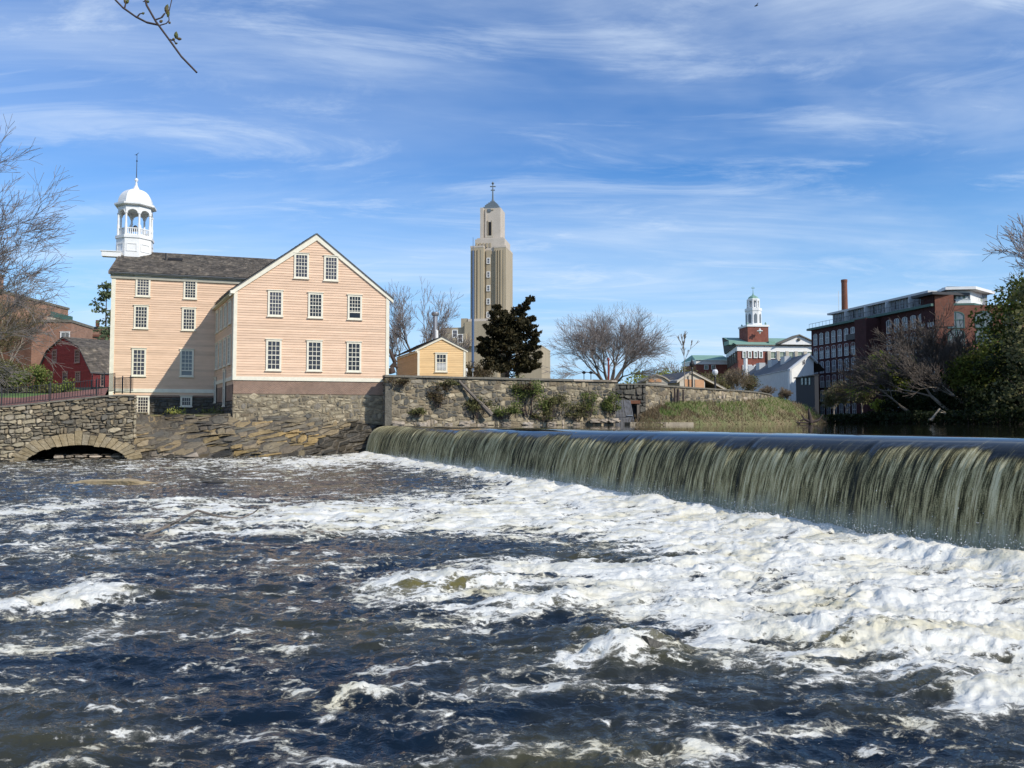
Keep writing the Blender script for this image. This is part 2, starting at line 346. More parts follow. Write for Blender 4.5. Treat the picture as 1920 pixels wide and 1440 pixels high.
# ---- rubble masonry: every stone its own fitted block
def rubble(root, F, u0, u1, zb, zt, ch, sw, depth, m, seed=0, name='stone', skip=None, maxparts=300, jit=.22, gap=.02, back=None, backv=-.02, tilt=0., cell=.5, mfn=None, cellskip=None, flat=.8):
    rg = random.Random(seed); zbf = zb if callable(zb) else (lambda u: zb); ztf = zt if callable(zt) else (lambda u: zt)
    us = [u0+(u1-u0)*i/40 for i in range(41)]
    z = min(zbf(u) for u in us); zmax = max(ztf(u) for u in us)
    ph = [rg.uniform(0, 6.28) for _ in range(6)]
    wav = lambda u, k: ch*jit*(math.sin(u*1.1/sw+ph[0]+k*1.7)+.6*math.sin(u*2.7/sw+ph[1]+k*2.9))*.6
    stones = []; k = 0
    while z < zmax:
        h = ch*rg.uniform(.6, 1.45); u = u0-rg.uniform(0, sw)*.8
        sl_prev = rg.uniform(-.2, .2)*h
        while u < u1:
            w = sw*rg.choice((.45, .7, .9, 1.2, 1.7))*rg.uniform(.8, 1.2)
            ul = max(u, u0); ur = min(u+w, u1); sl = rg.uniform(-.3, .3)*h
            uc = (ul+ur)/2
            lo = max(z, zbf(uc)); hi = min(z+h, ztf(uc))
            if ur-ul > .25*w and hi-lo > .35*h and not (skip and skip(uc, (lo+hi)/2, (ur-ul)/2)):
                ti = tilt*(ur-ul)
                top = hi >= ztf(uc)-1e-6
                c = [(ul, lo+wav(ul, k)-ti), (uc, lo+wav(uc, k)), (ur, lo+wav(ur, k)+ti), (ur, (lo+hi)/2+ti), (ur+0, hi+(0 if top else wav(ur, k+1))+ti), (uc, hi+(0 if top else wav(uc, k+1))), (ul, hi+(0 if top else wav(ul, k+1))-ti), (ul, (lo+hi)/2-ti)]
                cx = sum(a for a, _ in c)/8; cz = sum(b for _, b in c)/8; q = []
                for i, (a, b) in enumerate(c):
                    s_ = (.86 if i % 2 == 0 else 1.0)*rg.uniform(.9, 1.03)
                    da = (a-cx)*s_; db = (b-cz)*s_
                    if i in (0, 2): da += sl_prev*.3
                    q.append((cx+da-math.copysign(min(gap, abs(da)*.4), da), cz+db-math.copysign(min(gap, abs(db)*.4), db)))
                d1 = depth*rg.uniform(.45, 1.15)
                tu = rg.uniform(-.25, .25)*depth; tz = rg.uniform(-.2, .3)*depth
                vs = [F(a, -depth*.3, b) for a, b in q]
                vs += [F(a, d1*.6, b) for a, b in q]
                W = max(ur-ul, .01); H = max(hi-lo, .01)
                vs += [F(cx+(a-cx)*flat, d1+tu*(a-cx)/W*2+tz*(b-cz)/H*2*-1, cz+(b-cz)*flat) for a, b in q]
                fs = [tuple(range(23, 15, -1))]
                for i in range(8):
                    j = (i+1) % 8; fs += [(i, i+8, j+8, j), (i+8, i+16, j+16, j+8)]
                stones.append(((ur-ul)*(hi-lo)/max(P2d(F(uc, 0, lo)), 1), vs, [tuple(reversed(f)) for f in fs], (uc, (lo+hi)/2)))
            u += w
        z += h; k += 1
    order = sorted(range(len(stones)), key=lambda i: -stones[i][0])
    for i in order[:maxparts]:
        _, vs, fs, c = stones[i]
        obj(name, vs, fs, (mfn(*c, rg) if mfn else m), root)
    rest = {}
    for i in order[maxparts:]:
        _, vs, fs, c = stones[i]; mm = mfn(*c, rg) if mfn else m
        rest.setdefault(mm.name, (mm, MB()))[1].add(vs, fs)
    for mm, b in rest.values(): b.build('small_stones', mm, root, kind='stuff')
    if back is not None:
        b = MB(); nu = max(1, int((u1-u0)/cell)); nz = max(1, int((zmax-min(zbf(u) for u in us))/cell))
        idx = {}
        def vid(i, j):
            if (i, j) not in idx:
                u = u0+(u1-u0)*i/nu; a, c_ = zbf(u), ztf(u); idx[i, j] = len(b.v); b.v.append(tuple(F(u, backv, a+(c_-a-.03)*j/nz)))
            return idx[i, j]
        for i in range(nu):
            for j in range(nz):
                uc = u0+(u1-u0)*(i+.5)/nu; a, c_ = zbf(uc), ztf(uc); zc_ = a+(c_-a)*(j+.5)/nz
                if cellskip and cellskip(uc, zc_): continue
                b.f.append((vid(i, j), vid(i+1, j), vid(i+1, j+1), vid(i, j+1)))
        b.build('mortar', back, root)
def P2d(p): return p.y
# ---- plants
class Segs:
    def __init__(s): s.a = []; s.b = []; s.r = []; s.q = []
    def add(s, a, b, r, q): s.a.append(tuple(a)); s.b.append(tuple(b)); s.r.append(r); s.q.append(q)
    def build(s, name, m, parent, sides=3, kind=None):
        if not s.a: return None
        A = np.array(s.a); B = np.array(s.b); r = np.array(s.r)[:, None]; q = np.array(s.q)[:, None]; n = len(A)
        D = B-A; D /= np.linalg.norm(D, axis=1)[:, None]+1e-9
        h = np.where(np.abs(D[:, 2:3]) < .9, np.array([[0, 0, 1.]]), np.array([[1., 0, 0]]))
        X = np.cross(D, h); X /= np.linalg.norm(X, axis=1)[:, None]; Y = np.cross(D, X)
        V = np.zeros((n, 2*sides, 3))
        for i in range(sides):
            t = 2*math.pi*i/sides; o = X*math.cos(t)+Y*math.sin(t)
            V[:, i] = A+o*r; V[:, sides+i] = B+o*q
        base = (np.arange(n)*2*sides)[:, None]
        Fs = np.concatenate([base+np.array([[i, (i+1) % sides, (i+1) % sides+sides, i+sides]]) for i in range(sides)])
        return obj(name, V.reshape(-1, 3), Fs, m, parent, kind=kind)
def leaves(name, pts, size, m, parent, seed=0, asp=1.6, flatz=1., kind=None):
    rs = np.random.RandomState(seed); pts = np.array(pts); n = len(pts)
    a = rs.normal(size=(n, 3)); a[:, 2] *= flatz; a /= np.linalg.norm(a, axis=1)[:, None]
    b = np.cross(a, rs.normal(size=(n, 3))); b /= np.linalg.norm(b, axis=1)[:, None]
    s = size*rs.uniform(.6, 1.4, (n, 1))
    V = np.stack([pts-a*s*asp/2, pts+b*s*.5, pts+a*s*asp/2, pts-b*s*.5], 1)
    Fs = np.arange(4*n).reshape(n, 4)
    return obj(name, V.reshape(-1, 3), Fs, m, parent, kind=kind)
def grow(rg, limbs, twigs, tips, p, d, ln, r, lev, maxlev, up=.06, bend=.18, nsplit=(2, 4), spread=.6, shrink=.72, twig_lev=3, minr=.01, sway=(0, 0, 0)):
    n = 3 if lev < maxlev else 2
    q = Vector(p); d = Vector(d).normalized(); rr = r; pts = [q.copy()]
    for i in range(n):
        d = (d+Vector((rg.uniform(-bend, bend)+sway[0], rg.uniform(-bend, bend)+sway[1], rg.uniform(-bend, bend)+up+sway[2]))).normalized()
        q2 = q+d*(ln/n); r2 = max(minr, rr*(.84 if lev else .9))
        (limbs if lev < twig_lev else twigs).add(q, q2+d*(rr*.3), rr, r2)
        q = q2; rr = r2; pts.append(q.copy())
        if lev >= 1 and lev < maxlev and i < n-1 and rg.random() < .75:
            sd = (d+Vector((rg.uniform(-1, 1), rg.uniform(-1, 1), rg.uniform(-.4, .8)))*spread).normalized()
            grow(rg, limbs, twigs, tips, q, sd, ln*shrink*.75, max(minr, rr*.55), lev+1, maxlev, up, bend, nsplit, spread, shrink, twig_lev, minr, sway)
    if lev >= maxlev: tips.append(tuple(q)); return
    k = rg.randint(*nsplit)
    a0 = rg.uniform(0, 6.28)
    x = d.orthogonal().normalized(); y = d.cross(x)
    for i in range(k):
        t = a0+6.283*i/k+rg.uniform(-.4, .4); s_ = spread*rg.uniform(.6, 1.25)
        nd = (d+(x*math.cos(t)+y*math.sin(t))*s_).normalized()
        grow(rg, limbs, twigs, tips, q, nd, ln*shrink*rg.uniform(.8, 1.15), max(minr, rr*.68), lev+1, maxlev, up, bend, nsplit, spread, shrink, twig_lev, minr, sway)
def bare_tree(label, base, h, r, seed, group=None, maxlev=6, spread=.55, m='bark', mt='twig', up=.05, minr=.012, first=.28, lean=(0, 0, 1), leaf=None, lsize=.12, lper=3, nsplit=(2, 3), shrink=.74, name='bare_tree', sway=(0, 0, 0), cat='tree', bend=.18):
    t = thing(name, label, cat, base, group); rg = random.Random(seed); li, tw, tips = Segs(), Segs(), []
    grow(rg, li, tw, tips, base, lean, h*first, r, 0, maxlev, up, bend, nsplit, spread, shrink, 3, minr, sway)
    li.build('trunk', M[m], t, 6); tw.build('crown', M[mt], t, 3)
    if leaf:
        rs = np.random.RandomState(seed); T = np.repeat(np.array(tips), lper, 0)+rs.normal(size=(len(tips)*lper, 3))*lsize*1.8
        leaves('foliage', T, lsize, M[leaf], t, seed)
    return t
def shrub(label, base, w, h, seed, leaf, size=.07, n=700, name='shrub', group=None, stems='bark_dark', cat='shrub', lumps=7, flat=.6):
    t = thing(name, label, cat, base, group); rs = np.random.RandomState(seed); s = Segs(); pts = []
    for k in range(lumps):
        c = np.array([rs.uniform(-.42, .42)*w, rs.uniform(-.3, .3)*w*flat, h*rs.uniform(.3, .88)])
        p0 = np.array([c[0]*.3, c[1]*.3, 0.]); mid = (p0+c)/2+rs.normal(size=3)*.05*h
        s.add(np.array(base)+p0, np.array(base)+mid, .012*h+.008, .01*h+.006); s.add(np.array(base)+mid, np.array(base)+c, .01*h+.005, .006)
        m_ = n//lumps; d = rs.normal(size=(m_, 3)); d /= np.linalg.norm(d, axis=1)[:, None]
        rad = np.array([w*.24, w*.2*flat+.05, h*.22])*rs.uniform(.7, 1.25); q = c+d*rad*rs.uniform(.25, 1.1, (m_, 1)); pts.append(q)
        for j in range(8):
            e = q[rs.randint(m_)]; s.add(np.array(base)+c*.8, np.array(base)+e, .006, .003)
    pts = np.concatenate(pts); pts[:, 2] = np.abs(pts[:, 2])
    s.build('stems', M[stems], t, 3)
    leaves('foliage', pts+np.array(base), size, M[leaf], t, seed)
    return t
# ---------------------------------------------------------------- the river
DL = G(690, 852); DR = G(1920, 1060)
DE = Vector((DR.x-DL.x, DR.y-DL.y)).normalized(); DN = Vector((DE.y, -DE.x))     # DN points downstream
if DN.x > 0: DN = -DN
UP = 1.97                                                                         # level above the dam
def dam_st(X, Y):
    return (X-DL.x)*DN.x+(Y-DL.y)*DN.y, (X-DL.x)*DE.x+(Y-DL.y)*DE.y
def water_mat():
    m = bpy.data.materials.new('river water'); m.use_nodes = True; t = m.node_tree; n = t.nodes; l = t.links
    b = n['Principled BSDF']
    af = n.new('ShaderNodeAttribute'); af.attribute_name = 'foam'
    asl = n.new('ShaderNodeAttribute'); asl.attribute_name = 'silt'
    tcn = n.new('ShaderNodeTexCoord')
    def noise(scale, det, rough, st=(1, 1, 1), dist=0, kind='n'):
        mp = n.new('ShaderNodeMapping'); mp.inputs['Scale'].default_value = st; l.new(tcn.outputs['Object'], mp.inputs[0])
        no = n.new('ShaderNodeTexNoise'); no.inputs['Scale'].default_value = scale; no.inputs['Detail'].default_value = det; no.inputs['Roughness'].default_value = rough; no.inputs['Distortion'].default_value = dist
        l.new(mp.outputs[0], no.inputs['Vector']); return no.outputs[0]
    def ma(op, a, c, d=None, clamp=False):
        q = n.new('ShaderNodeMath'); q.operation = op; q.use_clamp = clamp
        for i, v in enumerate((a, c, d)):
            if v is None: continue
            if isinstance(v, (int, float)): q.inputs[i].default_value = v
            else: l.new(v, q.inputs[i])
        return q.outputs[0]
    n1 = noise(6, 11, .76, (.75, 1.25, 1), 1.2); n2 = noise(34, 4, .7, (1, 1.3, 1), .4)
    # web of bubbles: narrow bands where the noise crosses its middle
    web = ma('SUBTRACT', 1, ma('MULTIPLY', ma('ABSOLUTE', ma('SUBTRACT', noise(5.5, 5, .6, (.6, 1.5, 1), 1.6), .5), None), 9), None, True)
    def lace(scale, dst, wd):
        mp = n.new('ShaderNodeMapping'); mp.inputs['Scale'].default_value = (.75, 1.2, 1); l.new(tcn.outputs['Object'], mp.inputs[0])
        wn = n.new('ShaderNodeTexNoise'); wn.inputs['Scale'].default_value = scale*.7; wn.inputs['Detail'].default_value = 4; l.new(mp.outputs[0], wn.inputs['Vector'])
        va = n.new('ShaderNodeVectorMath'); va.operation = 'MULTIPLY_ADD'; l.new(wn.outputs['Color'], va.inputs[0]); va.inputs[1].default_value = (dst, dst, 0); l.new(mp.outputs[0], va.inputs[2])
        vo = n.new('ShaderNodeTexVoronoi'); vo.feature = 'DISTANCE_TO_EDGE'; vo.inputs['Scale'].default_value = scale; l.new(va.outputs[0], vo.inputs['Vector'])
        q = n.new('ShaderNodeMapRange'); q.inputs[1].default_value = 0; q.inputs[2].default_value = wd; q.inputs[3].default_value = 1; q.inputs[4].default_value = 0; l.new(vo.outputs['Distance'], q.inputs[0]); return q.outputs[0]
    lc = ma('ADD', ma('MULTIPLY', lace(2.6, .55, .16), .5), ma('MULTIPLY', lace(7.5, .22, .2), .5))
    f = ma('ADD', af.outputs['Fac'], ma('MULTIPLY', ma('SUBTRACT', n1, .5), 1.35))
    f = ma('ADD', f, ma('MULTIPLY', ma('SUBTRACT', lc, .30), .36))
    f = ma('ADD', f, ma('MULTIPLY', ma('SUBTRACT', n2, .5), .5))
    f = ma('ADD', f, ma('MULTIPLY', ma('MULTIPLY', web, af.outputs['Fac']), .28))
    mr = n.new('ShaderNodeMapRange'); mr.inputs[1].default_value = .41; mr.inputs[2].default_value = .64; mr.interpolation_type = 'SMOOTHSTEP'; l.new(f, mr.inputs[0])
    mt = n.new('ShaderNodeMapRange'); mt.inputs[1].default_value = .30; mt.inputs[2].default_value = .62; mt.inputs[4].default_value = .34; mt.interpolation_type = 'SMOOTHSTEP'; l.new(ma('ADD', ma('MULTIPLY', f, .45), ma('MULTIPLY', af.outputs['Fac'], .55)), mt.inputs[0])
    foam = ma('MAXIMUM', mr.outputs[0], mt.outputs[0])
    cr = n.new('ShaderNodeMix'); cr.data_type = 'RGBA'; l.new(asl.outputs['Fac'], cr.inputs[0])
    cr.inputs[6].default_value = (.004, .011, .022, 1); cr.inputs[7].default_value = (.13, .115, .04, 1)
    fc = n.new('ShaderNodeMix'); fc.data_type = 'RGBA'; n3 = noise(1.1, 5, .6, (.6, 1.4, 1), .6)
    m3 = n.new('ShaderNodeMapRange'); m3.inputs[1].default_value = .45; m3.inputs[2].default_value = .72; l.new(n3, m3.inputs[0]); l.new(m3.outputs[0], fc.inputs[0])
    fc.inputs[6].default_value = (.82, .81, .74, 1); fc.inputs[7].default_value = (.66, .60, .40, 1)
    mx = n.new('ShaderNodeMix'); mx.data_type = 'RGBA'; l.new(foam, mx.inputs[0]); l.new(cr.outputs[2], mx.inputs[6]); l.new(fc.outputs[2], mx.inputs[7])
    l.new(mx.outputs[2], b.inputs['Base Color'])
    l.new(ma('ADD', .05, ma('MULTIPLY', foam, .5)), b.inputs['Roughness']); b.inputs['IOR'].default_value = 1.33; b.inputs['Specular IOR Level'].default_value = .42
    nb = noise(4, 5, .55, (.7, 1.3, 1), .5); nb2 = noise(22, 3, .6, (.9, 1.3, 1), .3)
    hb = ma('ADD', ma('MULTIPLY', nb, .06), ma('MULTIPLY', nb2, .005))
    hb = ma('ADD', hb, ma('MULTIPLY', foam, ma('MULTIPLY', n1, .03)))
    bp = n.new('ShaderNodeBump'); bp.inputs['Strength'].default_value = 1; bp.inputs['Distance'].default_value = 1.0
    l.new(hb, bp.inputs['Height']); l.new(bp.outputs[0], b.inputs['Normal'])
    return m
# foam fields: (px, py, rx, ry, strength) read off the picture, turned into ellipses on the water
BL = [(850,962,340,36,.62),(1050,940,190,46,.7),(600,978,190,22,.5),(1180,975,220,40,.6),(480,960,150,16,.3),
      (1480,1035,360,62,.75),(1700,1120,380,95,.8),(1880,1190,200,60,.6),(1330,1110,260,52,.42),(1080,1090,220,42,.3),(1500,1160,250,45,.3),
      (850,1130,170,34,.24),(965,1158,60,16,.5),(720,1100,120,18,.22),(860,1095,130,9,.3),(90,1135,120,19,.75),(190,1105,70,26,.3),
      (1170,1240,100,16,.42),(240,948,210,13,.35),(20,968,60,18,.45),(300,985,260,10,.2),(60,990,90,8,.3),(200,1022,260,9,.24),(120,1045,200,8,.2),
      (1860,1318,120,40,.55),(1760,1300,120,22,.3),(1600,1215,300,26,.25),(1330,1180,180,22,.25),(1240,1425,170,22,.45),(1000,1430,130,14,.3),
      (650,1305,110,11,.40),(720,1312,60,9,.35),(55,1347,55,10,.62),(170,1335,120,6,.45),(270,1318,80,6,.35),(500,1272,60,9,.35),(540,1300,50,8,.3),
      (960,1308,120,13,.32),(1100,1300,110,12,.25),(860,1390,100,10,.22),(600,1440,120,12,.35),(300,880,380,7,.22),(520,866,230,7,.4),(640,862,70,12,.6),
      (400,1000,160,8,.2),(620,1040,200,10,.22),(850,1060,220,10,.25),(560,900,200,6,.2),(360,1175,120,8,.1),(1250,1320,70,8,.2),(150,1140,90,9,.3),
      (960,1028,340,24,-.65),(1120,1190,170,40,-.3),(620,1025,120,12,-.2),(720,906,150,10,-.35),(1150,1045,150,10,-.3),(430,1220,320,60,-.12),(1500,1300,260,40,-.16),(330,920,200,8,-.15),(480,1130,140,26,-.1)]
def blobs(X, Y):
    D = np.zeros_like(X)
    for px, py, rx, ry, s in BL:
        c = G(px, py); ax = rx*c.y/FPX; ay = ry*c.y*c.y/(FPX*EYE)
        D += s*np.exp(-(((X-c.x)/ax)**2+((Y-c.y)/ay)**2)*.9)
    return D
# humps of water over hidden rocks: (px, py, rx m, ry m, height m, silt)
HU = [(870,1100,.75,.35,.17,.9),(1010,1135,.5,.3,.10,.4),(1190,1235,.55,.30,.20,.1),(1120,1195,.6,.3,.10,.3),(1560,1190,1.1,.28,.12,.8),(1300,1150,.7,.3,.08,.6),(190,1120,.8,.35,.13,.3),
      (1480,1040,1.3,.7,.12,.55),(1630,1125,.8,.4,.10,.5),(760,1110,.7,.3,.08,.7),(330,945,1.5,.5,.12,.3),(1880,1300,.45,.25,.12,0),(560,1010,1.0,.4,.06,0),(1720,1210,.9,.3,.1,.5),(700,1315,.5,.12,.05,0),(1040,1300,.7,.15,.05,.2)]
def river_height(X, Y):
    s, t = dam_st(X, Y)
    wx = X+.5*fbm(X*.5, Y*.5, 2, 31); wy = Y+.5*fbm(X*.5+9, Y*.5, 2, 32)
    D = blobs(X+.25*fbm(X*1.3, Y*1.8, 3, 50), Y+.3*fbm(X*1.1, Y*1.6, 3, 51)*np.clip(Y/12, .5, 2.5))
    edge = np.exp(-(np.clip(s, 0, 99)/(1.5+.5*pn(t*.3, t*0, 3)))**2)
    D = D+.75*edge*smooth(t, -2, 2)
    hol = fbm(X*.75, Y*.95, 3, 57)
    D = D-.55*np.clip(hol-.02, 0, 1)*smooth(D, .25, .8)*smooth(s, 1.0, 3.0)
    D = np.clip(D, -.4, .92)
    turb = np.clip(.25+D, .2, 1.1)
    z = .085*fbm(wx*.55, wy*.8, 3, 1)+.066*fbm(wx*1.5, wy*2.4, 4, 5)*(.55+.8*turb)
    rid = 1-np.abs(fbm(wx*1.1, wy*2.3, 3, 40))*2.2
    z = z+.05*rid*(.6+turb*.7)
    z = z+.034*np.clip(D, 0, 1)*(1-np.abs(fbm(wx*4.2, wy*4.6, 4, 11, .6))*2)
    z = z+.024*fbm(wx*5, wy*8, 3, 61)+.014*fbm(wx*14, wy*18, 2, 71)*(.4+turb)
    z = z+.24*np.exp(-((s-.75)/.85)**2)*(.55+.9*fbm(t*.9, s*.9, 3, 21))*smooth(t, -1, 3)
    silt = .08+.45*np.clip(fbm(X*.35, Y*.5, 3, 81), -.3, 1)
    for px, py, rx, ry, h, si in HU:
        c = G(px, py); g = np.exp(-((X-c.x)/rx)**2-((Y-c.y)/ry)**2)
        z = z+h*g*(1+.5*fbm(X*4, Y*5, 2, 90)); silt = silt+si*np.exp(-((X-c.x)/rx)**2-((Y-c.y+ry*.5)/ry)**2)*.9
    n_ = fbm(wx*1.0, wy*1.9, 6, 101, .64)
    p_ = X*.94+Y*.34; q_ = -X*.34+Y*.94; w_ = .35*fbm(X*.6, Y*.8, 3, 140)
    st = fbm((p_+w_)*.55, (q_+w_*1.6)*3.4, 4, 150, .6)
    st2 = fbm((p_+w_*2)*.3, (q_+w_*2)*2.6, 4, 160, .55)
    foam = .215+D*.50+.60*n_+.75*st*smooth(D, .1, .6)+.22*smooth(st2, .15, .45)+1.3*np.clip(z-.04, -.16, .12)*(.4+turb)
    silt = silt+1.6*np.clip(z-.05, 0, .25)*smooth(Y, 26, 14)+.35*np.clip(D, 0, 1)*np.clip(fbm(X*.9, Y*1.3, 3, 110)+.1, 0, 1)
    return z, foam, silt
def build_river():
    ys = []; y = 2.3
    while y < 66: ys.append(y); y += .0050*y
    a = np.concatenate([np.arange(-.84, .7601, .0030), .76+np.cumsum(np.linspace(.003, .012, 170))]); ys = np.array(ys)
    Y = np.repeat(ys[:, None], len(a), 1); X = Y*a[None, :]
    z, foam, silt = river_height(X, Y)
    s, t = dam_st(X, Y)
    z = z*smooth(66-Y, 0, 4)
    V = np.stack([X, Y, z], -1).reshape(-1, 3); nr, nc = X.shape
    i = np.arange(nr-1)[:, None]*nc+np.arange(nc-1)[None, :]
    Fq = np.stack([i, i+1, i+nc+1, i+nc], -1).reshape(-1, 4)
    keep = ((s > -.9) | (t < -.5)).reshape(-1)
    Fq = Fq[keep[Fq].all(1)]
    o = obj('river_water', V, Fq, water_mat(), None, True, 'structure')
    for nm, arr in (('foam', foam), ('silt', silt)):
        at = o.data.attributes.new(nm, 'FLOAT', 'POINT'); at.data.foreach_set('value', arr.astype(np.float32).ravel())
    o['label'] = 'lower river with foam streaks below the dam'
build_river()
# ---- crest and falling sheet
def fall_mat():
    m = bpy.data.materials.new('falling water'); m.use_nodes = True; t = m.node_tree; n = t.nodes; l = t.links
    b = n['Principled BSDF']
    aa = n.new('ShaderNodeAttribute'); aa.attribute_name = 'aer'      # how broken the sheet is
    av = n.new('ShaderNodeAttribute'); av.attribute_name = 'along'    # (t, path length)
    def noise(st, scale, det, rough, dist=0):
        mp = n.new('ShaderNodeMapping'); mp.inputs['Scale'].default_value = st; l.new(av.outputs['Vector'], mp.inputs[0])
        no = n.new('ShaderNodeTexNoise'); no.inputs['Scale'].default_value = scale; no.inputs['Detail'].default_value = det; no.inputs['Roughness'].default_value = rough; no.inputs['Distortion'].default_value = dist
        l.new(mp.outputs[0], no.inputs['Vector']); return no.outputs[0]
    def ma(op, a, c, d=None, clamp=False):
        q = n.new('ShaderNodeMath'); q.operation = op; q.use_clamp = clamp
        for i, v in enumerate((a, c, d)):
            if v is None: continue
            if isinstance(v, (int, float)): q.inputs[i].default_value = v
            else: l.new(v, q.inputs[i])
        return q.outputs[0]
    s1 = noise((1, .07, 1), 6, 9, .78, .1); s2 = noise((1, .05, 1), 30, 5, .75); s3 = noise((1, .9, 1), 48, 4, .75)
    v = ma('ADD', ma('MULTIPLY', ma('SUBTRACT', s1, .5), 2.7), ma('MULTIPLY', ma('SUBTRACT', s2, .5), 1.9))
    v = ma('ADD', v, ma('MULTIPLY', ma('SUBTRACT', s3, .5), .9))
    v = ma('ADD', v, aa.outputs['Fac'])
    mr = n.new('ShaderNodeMapRange'); mr.inputs[1].default_value = .15; mr.inputs[2].default_value = 1.1; l.new(v, mr.inputs[0])
    cr = n.new('ShaderNodeValToRGB'); e = cr.color_ramp.elements
    e[0].position = 0; e[0].color = (.008, .011, .012, 1); e[1].position = 1; e[1].color = (.84, .77, .50, 1)
    x = e.new(.35); x.color = (.10, .092, .048, 1); x = e.new(.62); x.color = (.46, .40, .21, 1)
    l.new(mr.outputs[0], cr.inputs[0])
    fo = n.new('ShaderNodeAttribute'); fo.attribute_name = 'foot'; fx = n.new('ShaderNodeMix'); fx.data_type = 'RGBA'; l.new(fo.outputs['Fac'], fx.inputs[0]); l.new(cr.outputs[0], fx.inputs[6]); fx.inputs[7].default_value = (.42, .43, .33, 1)
    l.new(fx.outputs[2], b.inputs['Base Color'])
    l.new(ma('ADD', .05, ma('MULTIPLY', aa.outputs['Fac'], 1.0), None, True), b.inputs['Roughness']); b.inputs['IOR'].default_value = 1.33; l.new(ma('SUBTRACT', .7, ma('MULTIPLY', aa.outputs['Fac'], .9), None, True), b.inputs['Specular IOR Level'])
    bp = n.new('ShaderNodeBump'); bp.inputs['Distance'].default_value = .05; l.new(ma('MULTIPLY', ma('ADD', s1, ma('MULTIPLY', s2, .3)), aa.outputs['Fac']), bp.inputs['Height'])
    l.new(bp.outputs[0], b.inputs['Normal'])
    tl = n.new('ShaderNodeBsdfTranslucent'); l.new(cr.outputs[0], tl.inputs[0]); ms = n.new('ShaderNodeMixShader')
    l.new(ma('MULTIPLY', aa.outputs['Fac'], .30, None, True), ms.inputs[0]); l.new(b.outputs[0], ms.inputs[1]); l.new(tl.outputs[0], ms.inputs[2]); l.new(ms.outputs[0], n['Material Output'].inputs[0])
    return m
def build_fall():
    prof = [(-1.9, 1.97), (-1.67, 1.968), (-1.4, 1.955), (-1.15, 1.92), (-.92, 1.85), (-.72, 1.75), (-.56, 1.62), (-.42, 1.45), (-.30, 1.22), (-.2, .95), (-.11, .6), (-.04, .25), (.0, -.15), (.02, -.4)]
    sd = np.array([p[0] for p in prof]); zd = np.array([p[1] for p in prof])
    L_ = np.concatenate([[0], np.cumsum(np.hypot(np.diff(sd), np.diff(zd)))])
    nv = 46; lv = np.linspace(0, L_[-1], nv)**1.0
    sv = np.interp(lv, L_, sd); zv = np.interp(lv, L_, zd)
    # smooth the polyline
    for _ in range(3):
        sv[1:-1] = (sv[:-2]+2*sv[1:-1]+sv[2:])/4; zv[1:-1] = (zv[:-2]+2*zv[1:-1]+zv[2:])/4
    tt = np.concatenate([np.arange(-.9, 24, .03), np.arange(24, 58, .02)])
    T, Lv = np.meshgrid(tt, lv, indexing='ij'); S = np.broadcast_to(sv, T.shape).copy(); Z = np.broadcast_to(zv, T.shape).copy()
    # where the smooth lip breaks into threads, in steps along the flashboards
    step = np.floor(tt/2.6+.8*pn(tt*.11, tt*0, 4)); r_ = np.random.RandomState(3).uniform(-1, 1, 64)
    br = .98+.20*r_[(step.astype(int)) % 64]+.10*pn(tt*1.7, tt*0, 6)+.08*pn(tt*7, tt*0, 8)
    br = br+.30*smooth(tt, 10, 24)-.75*np.exp(-((tt-0)/6.0)**2)
    slope = smooth(Lv, br[:, None]-.05, br[:, None]+.22)
    thread = fbm(T*1.6, Lv*.16, 3, 44)*.085+fbm(T*6, Lv*.22, 3, 45)*.05+np.abs(fbm(T*3.1, Lv*.2, 2, 49))*.06
    out = slope*thread*smooth(Lv, .7, 2.2)
    bulge = .03*pn(T*.35, Lv*.1, 47)*smooth(Lv, .3, 1.2)
    S = S+out+bulge+.012*fbm(T*.6, Lv*2, 2, 48)
    # folds between the boards
    rf = np.random.RandomState(17); fold = np.zeros_like(tt)
    for c_ in np.sort(rf.uniform(1, 57, 30)): fold = np.maximum(fold, rf.uniform(.15, 1)*np.exp(-((tt-c_)/rf.uniform(.04, .16))**2))
    S = S-.07*fold[:, None]*smooth(Lv, .8, 1.6)
    # left end: the sheet thins and runs down the abutment
    X = DL.x+DN.x*S+DE.x*T; Y = DL.y+DN.y*S+DE.y*T
    aer = slope*(.63+.42*fbm(T*.22, Lv*.05, 2, 46)-.35*fold[:, None]*smooth(Lv, 1, 2)+.16*smooth(Lv, 2.5, 3.5))
    foot = smooth(Lv+.14*pn(T*2.2, T*0, 9), L_[-1]-.75, L_[-1]-.25)
    aer = aer+.22*foot+.3*np.exp(-((T+.6)/.35)**2)*slope
    nr, nc = T.shape; V = np.stack([X, Y, Z], -1).reshape(-1, 3)
    i = np.arange(nr-1)[:, None]*nc+np.arange(nc-1)[None, :]
    Fq = np.stack([i, i+1, i+nc+1, i+nc], -1).reshape(-1, 4)
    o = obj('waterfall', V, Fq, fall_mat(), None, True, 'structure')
    at = o.data.attributes.new('aer', 'FLOAT', 'POINT'); at.data.foreach_set('value', np.clip(aer, 0, 1.3).astype(np.float32).ravel())
    ft = .8*smooth(Lv+.20*pn(T*1.3, T*0, 9)+.10*pn(T*7, Lv*2, 10), L_[-1]-1.05, L_[-1]-.55)*smooth(T, 6, 16)
    at = o.data.attributes.new('foot', 'FLOAT', 'POINT'); at.data.foreach_set('value', ft.astype(np.float32).ravel())
    at = o.data.attributes.new('along', 'FLOAT_VECTOR', 'POINT'); at.data.foreach_set('vector', np.stack([T, Lv, T*0], -1).astype(np.float32).ravel())
    o['label'] = 'sheet of water pouring over the long dam'
build_fall()
